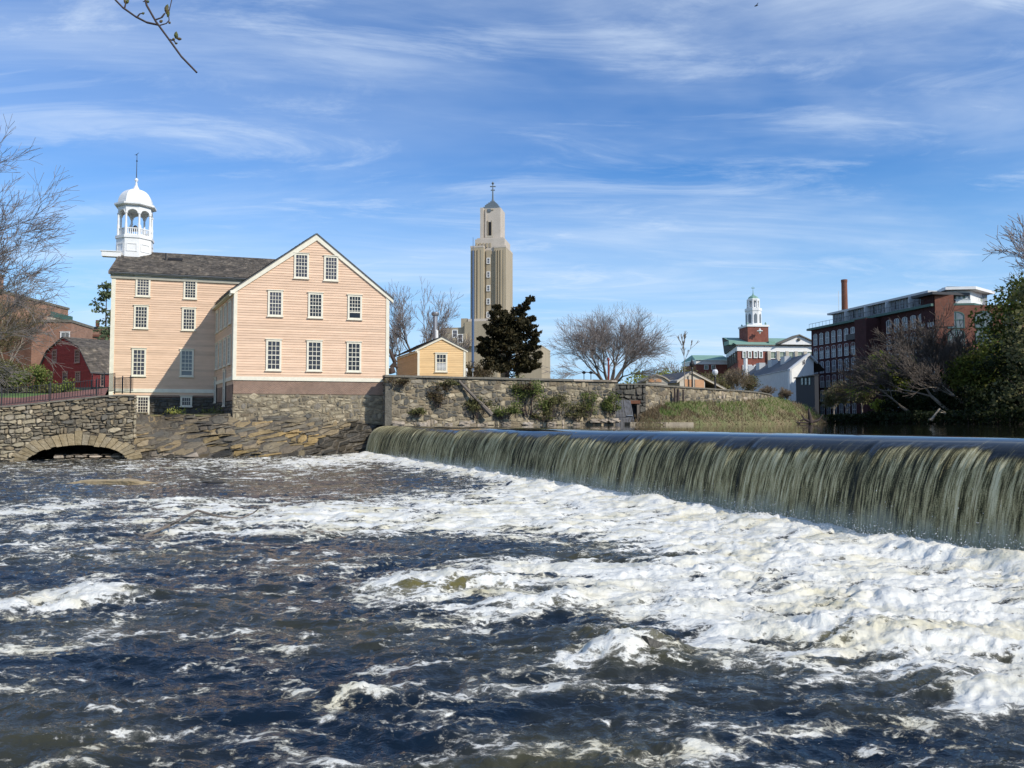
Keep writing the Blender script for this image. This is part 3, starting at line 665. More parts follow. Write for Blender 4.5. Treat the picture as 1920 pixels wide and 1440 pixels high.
# the dam under the sheet
F_dam = Fr((DL.x-DN.x*.1, DL.y-DN.y*.1), d=DE)
b = MB(); sgn = 1 if F_dam.n.dot(DN) > 0 else -1
pr = [(-2.2, -1), (-.35, -1), (-.45, .9), (-.75, 1.45), (-1.1, 1.72), (-1.6, 1.86), (-2.2, 1.9)]
vs_ = []
for u in (-1.2, 58):
    for s_, z_ in pr: vs_.append((DL.x+DN.x*s_+DE.x*u, DL.y+DN.y*s_+DE.y*u, z_))
n_ = len(pr); b.add(vs_, [tuple(range(n_)), tuple(range(2*n_-1, n_-1, -1))]+[(i, i+n_, (i+1) % n_+n_, (i+1) % n_) for i in range(n_)])
o = b.build('dam', M['stone_wet']); tag(o, 'long low timber and stone dam hidden under the falling water', 'dam')
# pond above the dam
def pond_mat():
    m = mat('pond water', (.012, .013, .010), .02, (.02, .018, .012), .2, spec=.5); n = m.node_tree.nodes; l = m.node_tree.links; b = n['Principled BSDF']; b.inputs['IOR'].default_value = 1.33
    tcn = n.new('ShaderNodeTexCoord'); mp = n.new('ShaderNodeMapping'); mp.inputs['Scale'].default_value = (1.2, .5, 1); l.new(tcn.outputs['Object'], mp.inputs[0])
    no = n.new('ShaderNodeTexNoise'); no.inputs['Scale'].default_value = 1.4; no.inputs['Detail'].default_value = 4; l.new(mp.outputs[0], no.inputs['Vector'])
    bp = n.new('ShaderNodeBump'); bp.inputs['Distance'].default_value = .012; l.new(no.outputs[0], bp.inputs['Height']); l.new(bp.outputs[0], b.inputs['Normal'])
    return m
a_ = Vector((DL.x, DL.y))-DN*1.89-DE*1.2; c_ = Vector((DL.x, DL.y))-DN*1.89+DE*58
o = obj('pond_water', [(a_.x, a_.y, UP), (c_.x, c_.y, UP), (120, 20, UP), (160, 240, UP), (-20, 240, UP), (-12, 70, UP)], [(0, 1, 2, 3, 4, 5)], pond_mat(), None, False, 'structure')
# spray droplets thrown up along the foot of the fall
rs = np.random.RandomState(12)
def droplets():
    n = 12000; t = rs.uniform(9, 46, n); s = rs.gamma(2.2, .45, n)+.1
    hot = (pn(t*.5, t*0, 19)+1)/2; k = rs.uniform(0, 1, n) < hot*1.3
    t = t[k]; s = s[k]; n = len(t)
    X = DL.x+DN.x*s+DE.x*t; Y = DL.y+DN.y*s+DE.y*t
    z, _, _ = river_height(X, Y)
    Z = z+np.abs(rs.exponential(.11, n))*np.exp(-s/2.5)+.01
    # fine mist hanging on the foot of the sheet
    k = 34000; t2 = rs.uniform(6, 50, k); k_ = rs.uniform(0, 1, k) < .45+.5*pn(t2*.4, t2*0, 29); t2 = t2[k_]; k = len(t2); s2 = rs.uniform(.02, .75, k)
    X = np.concatenate([X, DL.x+DN.x*s2+DE.x*t2]); Y = np.concatenate([Y, DL.y+DN.y*s2+DE.y*t2]); Z = np.concatenate([Z, .05+rs.exponential(.17, k)*(1.15-s2)])
    mist = np.concatenate([np.zeros(n, bool), np.ones(k, bool)]); n = n+k
    r = np.where(mist, rs.uniform(.0035, .0065, n), rs.uniform(.003, .009, n))
    oc = np.array([(1,0,0),(-1,0,0),(0,1,0),(0,-1,0),(0,0,1),(0,0,-1)], float)
    V = (np.stack([X, Y, Z], -1)[:, None]+oc[None]*r[:, None, None]*rs.uniform(.6, 1.6, (n, 1, 3))).reshape(-1, 3)
    f = np.array([(0,2,4),(2,1,4),(1,3,4),(3,0,4),(2,0,5),(1,2,5),(3,1,5),(0,3,5)])
    Fq = (np.arange(n)[:, None, None]*6+f[None]).reshape(-1, 3)
    m = mat('spray', (.85, .86, .86), .4)
    obj('spray', V, Fq, m, None, False, 'stuff')['label'] = 'white spray thrown up at the foot of the waterfall'
droplets()
# ---------------------------------------------------------------- windows and clapboards
_wc = {}
def win_mesh(kind, w, h, cols, rows, split, m_frame, m_glass, fr=.13, dep=.07, open_=0.):
    key = (kind, round(w, 2), round(h, 2), cols, rows, split, m_frame.name, m_glass.name, fr, dep, open_)
    if key in _wc: return _wc[key]
    b = MB(); d = dep
    b.box((-w/2, -d, 0), (-w/2+fr, 0, h)); b.box((w/2-fr, -d, 0), (w/2, 0, h))
    b.box((-w/2+fr, -d+.003, h-fr), (w/2-fr, 0, h)); b.box((-w/2+fr, -d+.003, 0), (w/2-fr, 0, fr*.8))
    frm = mesh_of('window', b.v, b.f, m_frame)
    b = MB(); x0, x1, z0, z1 = -w/2+fr, w/2-fr, fr*.8, h-fr
    b.box((x0, -d*.35, z0), (x1, -.004, z1)); gl = mesh_of('pane', b.v, b.f, m_glass)
    b = MB(); mt = max(.022, min(.035, (x1-x0)/cols*.16)); y0, y1 = -d*.35-.02, -d*.35+.004
    zs = z0+open_*(z1-z0)
    for i in range(1, cols): x = x0+(x1-x0)*i/cols; b.box((x-mt/2, y0, zs), (x+mt/2, y1, z1))
    for j in range(1, rows):
        z = z0+(z1-z0)*j/rows; t = mt*1.7 if split and j == rows//2 else mt
        if z > zs: b.box((x0, y0-.003, z-t/2), (x1, y1-.001, z+t/2))
    if open_: b.box((x0, y0-.004, zs-.05), (x1, y1-.002, zs+.03))
    mu = mesh_of('muntins', b.v, b.f, m_frame) if b.v else None
    b = MB(); b.box((-w/2-.05, -d-.05, -.07), (w/2+.05, 0.004, -.002)); si = mesh_of('sill', b.v, b.f, m_frame)
    b = MB(); b.box((-w/2-.06, -d-.05, h+.002), (w/2+.06, 0.004, h+.05)); hd = mesh_of('head_trim', b.v, b.f, m_frame)
    _wc[key] = (frm, gl, mu, si, hd); return _wc[key]
def window(root, F, uc, z, w, h, cols=4, rows=6, split=True, fm='cream', gm='glass', v=.03, fr=.13, trim=True, dep=.07, open_=0.):
    frm, gl, mu, si, hd = win_mesh('w', w, h, cols, rows, split, M[fm], M[gm], fr, dep, open_)
    o = bpy.data.objects.new('window', frm); COL.objects.link(o); o.parent = root
    o.location = F(uc, v, z)-wl(root); o.rotation_euler = (0, 0, F.rot)
    for nm, me in (('pane', gl), ('muntins', mu)) + ((('sill', si), ('head_trim', hd)) if trim else ()):
        if me is None: continue
        c = bpy.data.objects.new(nm, me); COL.objects.link(c); c.parent = o
    return o
def win_px(root, F, x0, y0, x1, y1, **k):
    """window whose outer frame covers the pixels x0..x1, y0..y1"""
    u0, u1 = F.u_at(x0), F.u_at(x1); xc = (x0+x1)/2
    z1, z0 = F.z_at(xc, y0), F.z_at(xc, y1)
    return window(root, F, (u0+u1)/2, z0, u1-u0, z1-z0, **k)
def claps(root, F, u0, u1, z0, z1, pitch, m, clip=None, v=.004):
    z = z0
    while z < z1-.02:
        zt = min(z+pitch, z1); a, c = (u0, u1), (u0, u1)
        if clip: a, c = clip(z), clip(zt)
        if a[1]-a[0] > .05:
            if c[1]-c[0] < .02: mid = (a[0]+a[1])/2; c = (mid-.01, mid+.01)
            t = .036
            p = [F(a[0], 0, z), F(a[1], 0, z), F(a[1], v+t, z), F(a[0], v+t, z), F(c[0], 0, zt), F(c[1], 0, zt), F(c[1], v+.006, zt), F(c[0], v+.006, zt)]
            b = MB(); b.hex(p); b.f = [f[::-1] for f in b.f]; b.build('clapboard', m, root)
        z += pitch
def shingle_roof(root, p00, p10, p01, p11, course=.22, w=.16, m='shingle', seed=0, thick=.03, name='shingles'):
    """rows of shingles on the quad eave p00-p10, ridge p01-p11"""
    rg = random.Random(seed); p00, p10, p01, p11 = map(Vector, (p00, p10, p01, p11))
    ln = (p01-p00).length; nr = max(2, int(ln/course)); b = MB(); nrm = (p10-p00).cross(p01-p00).normalized()
    if nrm.z < 0: nrm = -nrm
    for k in range(nr):
        f0, f1 = k/nr, min(1, (k+1.25)/nr); A, B = p00.lerp(p01, f0), p10.lerp(p11, f0); C, D = p00.lerp(p01, f1), p10.lerp(p11, f1)
        L0 = (B-A).length; u = -rg.uniform(0, w)
        while u < L0:
            ww = w*rg.uniform(.6, 1.5); a = max(0, u+.006)/L0; c = min(L0, u+ww-.006)/L0
            if c > a:
                j = rg.uniform(-.02, .02)*1.0; t = thick*rg.uniform(.7, 1.5); dn = (A-C).normalized()*j
                q0, q1, q2, q3 = A.lerp(B, a)+dn, A.lerp(B, c)+dn, C.lerp(D, c), C.lerp(D, a)
                b.add([q0, q1, q0+nrm*t, q1+nrm*t, q2+nrm*.006, q3+nrm*.006], [(0, 1, 3, 2), (2, 3, 4, 5)])
            u += ww
    b.build(name, M[m], root, kind='stuff')
def slab(root, name, m, p00, p10, p11, p01, t=.12):
    p = [Vector(q) for q in (p00, p10, p11, p01)]; d = Vector((0, 0, -t)); b = MB(); b.hex([q+d for q in p]+p)
    return b.build(name, m, root)
# ---------------------------------------------------------------- the salmon mill
PA = P(437, 712, 53.0); PB = P(728, 713, 55.9)
FG = Fr(PA, PB)                          # river gable
J_ = P(402, 722, 60.8)
FS = Fr(J_, PA)                          # long side wall in shade, v = outwards (left)
PW0 = P(205, 738, 58.7)
FW = Fr(PW0, J_)                         # front of the back wing
zbG = PA.z; zeG = P(437, 545, 53.0).z; FGl = FG.len
uA = FG.u_at(590.5); zapG = FG.z_at(590.5, 446)
zbW = P(402, 737, 60.8).z; zeW = P(402, 531, 60.8).z
mill = thing('mill_building', 'salmon clapboard wooden mill with river gable, cream trim and white bell cupola', 'mill', (PA.x, PA.y, 0))
zst = FG.z_at(560, 739)                  # top of the stone part of the foundation
ledge = P(440, 776, 53).z-.15
back = P(437, 600, 53.0)
dS = -Vector((FS.d.x, FS.d.y, 0))        # from the river gable back into the site
BK = 9.5
# wall bodies
b = MB(); b.prism(FG, [(0.02, zbG-.3), (FGl-.02, zbG-.3), (FGl-.02, zeG), (uA, zapG), (.02, zeG)], -.02, -.25)
A0 = Vector((PA.x, PA.y, 0)); B0 = Vector((PB.x, PB.y, 0)); apx = Vector(FG(uA, 0, 0))
def quadwall(a, c, z0, z1):
    F = Fr(a, c); b.fbox(F, .02, F.len-.02, -.25, -.01, z0, z1)
quadwall(A0+dS*BK*1.0, A0, zbG-.3, zeG); quadwall(B0, B0+dS*16, zbG-.3, zeG)
b.build('wall', M['pink'], mill)
claps(mill, FG, 0, FGl, zbG+.22, zapG, .178, M['pink'], clip=lambda z: (0, FGl) if z <= zeG else ((z-zeG)/(zapG-zeG)*uA, FGl-(z-zeG)/(zapG-zeG)*(FGl-uA)))
claps(mill, FS, 0, FS.len, zbG+.22, zeG, .178, M['pink'])
F_r = Fr(B0, B0+dS*16); claps(mill, F_r, 0, 16, zbG+.22, zeG, .356, M['pink'])
# trims
for F_, a_, c_ in ((FG, -.03, .20), (FG, FGl-.20, FGl+.03), (FS, FS.len-.2, FS.len)):
    b = MB(); b.fbox(F_, a_, c_, 0, .07, zbG-.02, zeG-.05); b.build('corner_board', M['cream'], mill)
b = MB(); b.fbox(FG, .2, FGl-.2, 0, .06, zbG-.02, zbG+.24); b.fbox(FS, 0, FS.len-.2, 0, .06, zbG-.02, zbG+.24); b.build('water_table_board', M['cream'], mill)
# rake boards and roof
ov = .32; sl1 = (zapG-zeG)/uA; sl2 = (zapG-zeG)/(FGl-uA)
def rz(u, lift=0): return (zeG+sl1*u if u < uA else zeG+sl2*(FGl-u))+lift
for (a, c) in ((-ov, uA), (FGl+ov, uA)):
    za, zc_ = rz(a) if a < 0 else zeG-sl2*ov, zapG
    s = 1 if a < 0 else -1
    b = MB(); b.prism(FG, [(a, za-.16), (c, zc_-.20), (c, zc_+.27), (a, za+.16)][::s], 0.0, .13); b.build('rake_board', M['cream'], mill)
def roofpt(u, back_): q = FG(u, .2, 0)+dS*back_; return Vector((q.x, q.y, 0))
RB = 24
def RP(u, back_, z): q = roofpt(u, back_); return Vector((q.x, q.y, z))
zl, zr, zt_ = zeG-sl1*(ov+.04)+.2, zeG-sl2*(ov+.04)+.2, zapG+.30
slab(mill, 'roof', M['slate'], RP(-ov-.04, 0, zl), RP(uA, 0, zt_), RP(uA, RB, zt_), RP(-ov-.04, 6.8, zl), .07)
slab(mill, 'roof', M['slate'], RP(uA, 0, zt_), RP(FGl+ov+.04, 0, zr), RP(FGl+ov+.04, RB, zr), RP(uA, RB, zt_), .07)
shingle_roof(mill, RP(-ov-.06, -.04, zl+.02), RP(-ov-.06, 6.8, zl+.02), RP(uA, -.04, zt_+.02), RP(uA, 14, zt_+.02), .3, .3, seed=5)
# side eave fascia
b = MB(); b.fbox(FS, 0, FS.len+.2, 0, .30, zeG-.22, zeG-.02); b.build('eave_board', M['cream'], mill)
# windows of the gable (outer frame pixels)
for x0, y0, x1, y1 in ((548,475.5,576,522),(604.5,480.5,631.5,526.5)): win_px(mill, FG, x0, y0, x1, y1)
for x0, y0, x1, y1 in ((499.5,545,528,593),(575.5,549.5,603.5,596)): win_px(mill, FG, x0, y0, x1, y1)
wo = win_px(mill, FG, 650, 553.5, 677, 599, open_=.27); wo['label'] = 'window with its lower sash pushed up'
for x0, y0, x1, y1 in ((497.5,637,526.5,694.5),(574,639,603,695.5),(649,641.5,676.5,697)): win_px(mill, FG, x0, y0, x1, y1, cols=3, rows=6)
# side wall windows (shade), three per floor
for i in range(4):
    u = 1.0+i*(FS.len-2.0)/3.4
    window(mill, FS, u+.3, zbG+1.15, 1.0, 2.0, 3, 6); window(mill, FS, u+.3, zeG-2.15, 1.0, 1.65, 4, 6)
# brick band and stone foundation under the gable
b = MB(); b.fbox(FG, .02, FGl-.05, -.3, -.01, zst, zbG-.022); b.build('brick_band', M['brickf'], mill)
rubble(mill, FG, 0.0, FGl-.1, ledge-.6, zst-.004, .19, .42, .05, M['stone_buff'], 21, name='foundation_stone', back=M['mortar_pale'], backv=.0, maxparts=300, gap=.035, flat=.6, jit=.9, mfn=lambda u, z, rg: M['stone'] if rg.random() < .35 else M['stone_buff'])
zstS = zbG-1.5
b = MB(); b.fbox(FS, 0, FS.len-.32, -.3, -.012, zbG-1.4, zbG-.022); b.build('brick_band', M['brickf'], mill)
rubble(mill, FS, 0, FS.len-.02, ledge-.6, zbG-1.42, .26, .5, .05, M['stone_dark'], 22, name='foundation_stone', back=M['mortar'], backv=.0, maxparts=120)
window(mill, FS, FS.len*.62, ledge+.75, .75, 2.6, 1, 2, fm='cream', v=.06); window(mill, FS, FS.len*.12, ledge+1.1, .7, 1.9, 1, 2, v=.06)
# dark corner recess between the foundation and the pond wall is filled by the buttress (see walls)
# ---- back wing
b = MB(); FWl = FW.len
b.fbox(FW, .02, FWl+7, -.25, -.01, zbW-.2, zeW+.2)
F_l = Fr(FW(0, -9, 0), FW(0, 0, 0)); b.fbox(F_l, 0, 8.98, -.25, -.01, zbW-.2, zeW+.2)
Rd = 4.4; zrW = P(300, 473.5, 59.2+Rd).z
b.prism(F_l, [(0, zeW+.2), (9, zeW+.2), (4.5, zrW-.1)], -.01, -.25)
b.build('wall', M['pink'], mill)
claps(mill, FW, 0, FWl+7, zbW+.24, zeW, .178, M['pink'])
claps(mill, F_l, 0, 9, zbW+.24, zeW, .178, M['pink'])
b = MB(); b.fbox(FW, -.03, .26, 0, .07, zbW-1.0, zeW); b.build('corner_board', M['cream'], mill)
b = MB(); b.fbox(FW, .26, FWl-.02, 0, .06, zbW, zbW+.28); b.build('water_table_board', M['cream'], mill)
b = MB(); b.fbox(FW, -.1, FWl+6, .0, .14, zeW, zeW+.3); b.fbox(FW, -.2, FWl+6, 0, .32, zeW+.3, zeW+.46); b.build('cornice', mat('cornice paint', (.42,.40,.33), .7), mill)
za, zb_ = zeW+.46, zrW
def WP(u, v, z): return FW(u, v, z)
slab(mill, 'roof', M['slate'], WP(-.15, .42, za), WP(FWl+8, .42, za), WP(FWl+8, -Rd, zb_), WP(-.15, -Rd, zb_), .08)
slab(mill, 'roof', M['slate'], WP(-.15, -Rd, zb_), WP(FWl+8, -Rd, zb_), WP(FWl+8, -9.2, za), WP(-.15, -9.2, za), .08)
shingle_roof(mill, WP(-.18, .44, za+.01), WP(FWl+7.5, .44, za+.01), WP(-.18, -Rd, zb_+.01), WP(FWl+7.5, -Rd, zb_+.01), .24, .2, seed=2)
b = MB(); b.fbox(FW, -.22, 0.0, -Rd-.02, .42, zeW+.2, zeW+.46)
b.v = []; b.f = []
b.add([WP(-.2, .44, za-.2), WP(-.2, -Rd, zb_-.2), WP(-.2, -Rd, zb_+.05), WP(-.2, .44, za+.03), WP(-.1, .44, za-.2), WP(-.1, -Rd, zb_-.2), WP(-.1, -Rd, zb_+.05), WP(-.1, .44, za+.03)],
      [(0,1,2,3),(7,6,5,4),(0,4,5,1),(3,2,6,7),(0,3,7,4),(1,5,6,2)]); b.build('rake_board', M['wood_grey'], mill)
for x0, y0, x1, y1, c in ((249.5,519.5,277.5,556,4),(340,524.5,365.5,560.5,4),(247.5,573,275,616,4),(338,577.5,364.5,619.5,4),(245.5,653.5,272.5,705,3)): win_px(mill, FW, x0, y0, x1, y1, cols=c, rows=6)
w_ = win_px(mill, FW, 336, 655.5, 362, 706, cols=3, rows=6, gm='glass2', open_=.2); w_['label'] = 'half shaded window with raised lower sash'
# skylight slot in the roof
u_ = FW.u_at(312); q0 = .44-(Rd+.44)*.66; 
def on_roof(u, f, lift=0): return WP(u, .44-(Rd+.44)*f, za+(zb_-za)*f+lift)
b = MB(); b.hex([on_roof(u_-.5, .62), on_roof(u_+.6, .62), on_roof(u_+.6, .72), on_roof(u_-.5, .72), on_roof(u_-.5, .62, .12), on_roof(u_+.6, .62, .12), on_roof(u_+.6, .72, .10), on_roof(u_-.5, .72, .10)])
b.build('roof_hatch', M['dark'], mill)
b = MB(); b.bar(on_roof(u_-.62, .62), on_roof(u_-.62, .62, .62), .07); b.build('vent_pipe', M['iron'], mill)
# hoist beam box at the left gable
hb = P(207, 476, 61.5); b = MB()
Fh = Fr(FW(-2.4, -3.2, 0), FW(0, -3.2, 0)); b.fbox(Fh, .3+.7, 2.4, -.28, .28, hb.z-.24, hb.z+.16); b.fbox(Fh, .9, 2.4, -.34, .34, hb.z+.16, hb.z+.22); b.build('hoist_housing', M['white'], mill)
# foundation of the wing: brick strip, stone and two basement windows
zbs = zbW-.35
b = MB(); b.fbox(FW, .26, FWl, -.3, -.03, zbs, zbW-.003); b.build('brick_band', M['brickf'], mill)
rubble(mill, FW, 0, FWl, ledge-.8, zbs-.004, .26, .55, .06, M['stone_dark'], 23, name='foundation_stone', back=M['mortar'], backv=-.03, maxparts=160, jit=.45)
win_px(mill, FW, 256, 742, 281, 781, cols=4, rows=6, trim=False, v=.07); win_px(mill, FW, 338.5, 743, 360.5, 762, cols=4, rows=2, split=False, v=.07)
# ---- cupola: its own parts
cz = P(252, 478, 61.5); cu = FW.u_at(252); 
cpt = FW(cu, -3.4, 0); kx = 1.0
# put the axis on the sight line of x=252 at the ridge
Yc = cpt.y+.6; ax_ = P(252.5, 478, Yc)
def cz_at(y): return P(252.5, y, Yc).z
s_ = Yc/FPX
cup = MB(); C8 = (ax_.x, ax_.y, 0); ph = math.pi/8+FW.rot
R0 = 33*s_
cup.lathe(C8, [(R0*.98, cz_at(500)), (R0*.98, cz_at(452)), (R0*1.04, cz_at(452)), (R0*1.04, cz_at(447)), (R0*.93, cz_at(447)), (R0*.93, cz_at(446))], 8, ph); cup.build('cupola_base', M['white'], mill)
b = MB()
for i in range(8):
    a0 = ph+math.pi/4*i; a1 = a0+math.pi/4
    p0 = Vector((C8[0]+R0*.99*math.cos(a0), C8[1]+R0*.99*math.sin(a0))); p1 = Vector((C8[0]+R0*.99*math.cos(a1), C8[1]+R0*.99*math.sin(a1))); F = Fr(p0, p1)
    v_ = 1
    if (F.n.x*(p0.x-C8[0])+F.n.y*(p0.y-C8[1])) < 0: F.n = -F.n
    for a, c, z0, z1 in ((.14, F.len-.14, cz_at(477), cz_at(475.2)), (.14, F.len-.14, cz_at(463.5), cz_at(461.7)), (.14, .22, cz_at(475.2), cz_at(463.5)), (F.len-.22, F.len-.14, cz_at(475.2), cz_at(463.5))): b.fbox(F, a, c, 0, .025, z0, z1)
b.build('cupola_panels', M['white'], mill)
Rp = 30.5*s_; Zs, Zt = cz_at(447), cz_at(402)
for i in range(8):
    a0 = ph+math.pi/4*i; c = (C8[0]+Rp*.96*math.cos(a0), C8[1]+Rp*.96*math.sin(a0), 0)
    b = MB(); b.lathe(c, [(.11, Zs), (.11, Zs+.9), (.085, Zs+.92), (.08, cz_at(407.5)), (.12, cz_at(407)), (.12, cz_at(405))], 8); b.build('column', M['white'], mill)
# arches between columns
for i in range(8):
    a0 = ph+math.pi/4*i; a1 = a0+math.pi/4
    p0 = Vector((C8[0]+Rp*math.cos(a0), C8[1]+Rp*math.sin(a0))); p1 = Vector((C8[0]+Rp*math.cos(a1), C8[1]+Rp*math.sin(a1))); F = Fr(p0, p1); w2 = F.len/2-.13; zc0 = cz_at(406); ztop = cz_at(393)
    if (F.n.x*(p0.x-C8[0])+F.n.y*(p0.y-C8[1])) < 0: F.n = -F.n
    b = MB()
    for k in range(10):
        t0, t1 = math.pi*k/10, math.pi*(k+1)/10
        u0_, u1_ = F.len/2-w2*math.cos(t0), F.len/2-w2*math.cos(t1); z0_, z1_ = zc0+w2*.8*math.sin(t0), zc0+w2*.8*math.sin(t1)
        b.hex([F(u0_, -.12, z0_), F(u1_, -.12, z1_), F(u1_, 0, z1_), F(u0_, 0, z0_), F(u0_, -.12, ztop), F(u1_, -.12, ztop), F(u1_, 0, ztop), F(u0_, 0, ztop)])
        zz0, zz1 = z0_+.07, z1_+.07
        b.hex([F(u0_, 0.002, z0_), F(u1_, 0.002, z1_), F(u1_, .035, z1_), F(u0_, .035, z0_), F(u0_, 0.002, zz0), F(u1_, 0.002, zz1), F(u1_, .035, zz1), F(u0_, .035, zz0)])
    b.fbox(F, 0, .13, -.12, 0, zc0-.02, ztop); b.fbox(F, F.len-.13, F.len, -.12, 0, zc0-.02, ztop)
    b.build('arch', M['white'], mill)
    b = MB(); zr0 = Zs+.05
    b.fbox(F, .1, F.len-.1, -.12, -.02, Zs+.56, Zs+.63); b.fbox(F, .1, F.len-.1, -.12, -.02, zr0, zr0+.06)
    for k in range(5):
        u = .2+(F.len-.4)*k/4; b.fbox(F, u-.028, u+.028, -.1, -.04, zr0+.06, Zs+.56)
    b.build('balustrade', M['white'], mill)
b = MB(); b.lathe(C8, [(R0*.86, ztop-.02), (R0*.9, ztop+.04), (R0*1.1, cz_at(391)), (R0*1.13, cz_at(390)), (R0*1.13, cz_at(387)), (R0*.9, cz_at(385.5))], 8, ph); b.build('cupola_cornice', M['white'], mill)
b = MB(); prof = []
for i in range(13):
    f = i/12; z_ = cz_at(386)+(cz_at(357)-cz_at(386))*math.sin(f*math.pi/2*.97); r_ = R0*.95*math.cos(f*math.pi/2*.86)
    prof.append((r_, z_)); 
    if i < 12: prof.append((r_-.015, z_+.02))
prof += [(R0*.15, cz_at(353)), (R0*.07, cz_at(348)), (R0*.06, cz_at(345))]
b.lathe(C8, prof, 8, ph); b.build('cupola_dome', M['white'], mill)
b = MB(); b.lathe(C8, [(.05, cz_at(346)), (.10, cz_at(344.5)), (.05, cz_at(343)), (.07, cz_at(341)), (.14, cz_at(338.5)), (.13, cz_at(336)), (.04, cz_at(334))], 10); b.build('finial', M['white'], mill)
b = MB(); b.bar((C8[0], C8[1], cz_at(335)), (C8[0], C8[1], cz_at(291)), .035, .02); b.lathe((C8[0], C8[1], cz_at(302)), [(.02,-.08),(.07,0),(.02,.08)], 8)
b.bar((C8[0]-.05, C8[1], cz_at(290)), (C8[0]+.2, C8[1]-.1, cz_at(287)), .03, .01); b.bar((C8[0], C8[1], cz_at(291)), (C8[0]-.25, C8[1]+.1, cz_at(289)), .03, .01); b.build('weathervane', M['iron'], mill)
bell = thing('bell', 'small bell with white yoke hanging inside the open cupola', 'bell', (C8[0], C8[1], Zs+.6))
b = MB(); b.lathe((C8[0], C8[1], Zs+.62), [(.30,0),(.24,.1),(.18,.3),(.12,.42),(.05,.46)], 12); b.build('bell_body', M['iron'], bell)
b = MB(); b.tube([(C8[0]-.5, C8[1], Zs+.55), (C8[0]-.42, C8[1], Zs+1.1), (C8[0]-.2, C8[1], Zs+1.2)], .05); b.tube([(C8[0]+.5, C8[1], Zs+.55), (C8[0]+.42, C8[1], Zs+1.1), (C8[0]+.2, C8[1], Zs+1.2)], .05); b.box((C8[0]-.45, C8[1]-.06, Zs+.55), (C8[0]+.45, C8[1]+.06, Zs+.66)); b.build('yoke', M['white'], bell)
# the outlet flap
# ---------------------------------------------------------------- ground
def ground(name, pts, m, label=None):
    o = obj(name, pts, [tuple(range(len(pts)))], m, None, False, 'structure'); return o
ground('ground', [(-4500,-200,-1.6),(4500,-200,-1.6),(4500,6000,-1.6),(-4500,6000,-1.6)], M['earth'])
# left bank wall with the arch
WL0 = G(-500, 872); WL1 = G(0, 865.5); WL2 = G(250, 861)
WL = Poly([(WL0.x, WL0.y), (WL1.x, WL1.y), (WL2.x, WL2.y)])
uo = WL.c[1]; ue = WL.len
def wl_top(u):
    if u < uo: return P(0, 763, WL1.y).z-.0*(uo-u)
    f = (u-uo)/(ue-uo); px = 250*f; y = 763-(763-741)*min(1, px/200)
    return P(px, y, WL1.y+(WL2.y-WL1.y)*f).z
def wpx(px): return uo+(ue-uo)*px/250
arch_c = wpx(143); arch_w = (wpx(238)-wpx(46))/2; az0 = -.15; arch_h = P(145, 834, 45.3).z-az0; ring = .68
def in_arch(u, z, m_=0.): return ((u-arch_c)/(arch_w+m_))**2+((z-az0)/(arch_h+m_*.9))**2 < 1
lw = thing('stone_wall', 'tall rubble stone river wall with a low stone arch at the waterline', 'stone wall', (WL1.x, WL1.y, 0))
def lw_mat(u, z, rg):
    if z < .3 and rg.random() < .7: return M['stone_white'] if z > .1 else M['stone_wet']
    return M['stone_buff'] if (u < wpx(62) and rg.random() < .75) or rg.random() < .14 else M['stone']
rubble(lw, WL, uo-4, ue, -.4, wl_top, .20, .40, .16, M['stone'], 3, skip=lambda u, z, h: in_arch(u, z, ring+.02), maxparts=300, back=M['mortar'], backv=.02, cell=.2, jit=.6, flat=.68, mfn=lw_mat, cellskip=lambda u, z: in_arch(u, z, .28), tilt=.04, gap=.012)
nv_ = 25
for i in range(nv_):
    t0 = math.pi*(i+.04)/nv_; t1 = math.pi*(i+.96)/nv_; rg = random.Random(i)
    def e(t, k): return (arch_c-(arch_w+k)*math.cos(t), az0+(arch_h+k*.95)*math.sin(t))
    k1 = ring*rg.uniform(.85, 1.2)*(1.25 if i == 12 else 1); k0 = rg.uniform(-.05, .03)
    q = [e(t0, k0), e(t0, k1), e((t0+t1)/2, k1*1.02), e(t1, k1), e(t1, k0)]; dd = .20+rg.uniform(0, .10)
    b = MB(); b.prism(WL, q, -.6, dd); b.build('voussoir', M['voussoir'], lw)
# barrel behind the arch
b = MB(); n = 16
for i in range(n):
    t0, t1 = math.pi*i/n, math.pi*(i+1)/n; a, c = (arch_c-(arch_w+.1)*math.cos(t0), az0+(arch_h+.1)*math.sin(t0)), (arch_c-(arch_w+.1)*math.cos(t1), az0+(arch_h+.1)*math.sin(t1))
    b.quad(WL(a[0], .05, a[1]), WL(c[0], .05, c[1]), WL(c[0], -7, c[1]), WL(a[0], -7, a[1]))
b.quad(WL(arch_c-arch_w, -7, -.3), WL(arch_c+arch_w, -7, -.3), WL(arch_c+arch_w, -7, 1.6), WL(arch_c-arch_w, -7, 1.6))
b.build('tunnel', M['stone_wet'], lw)
# apron ledge within the arch
rubble(lw, Fr(WL(wpx(95), -.9, 0), WL(wpx(222), -.5, 0)), 0, 4.1, -.3, .34, .14, .7, .5, M['stone_white'], 31, name='sill_stone', jit=.3)
# wall top coping / path edge
b = MB()
k = uo-4
while k < ue-.1:
    k2 = min(ue, k+.9); b.hex([WL(k, -.6, wl_top(k)-.06), WL(k2-.02, -.6, wl_top(k2)-.06), WL(k2-.02, .16, wl_top(k2)-.06), WL(k, .16, wl_top(k)-.06), WL(k, -.6, wl_top(k)+.03), WL(k2-.02, -.6, wl_top(k2)+.03), WL(k2-.02, .16, wl_top(k2)+.03), WL(k, .16, wl_top(k)+.03)]); k = k2
b.build('coping', M['coping'], lw)
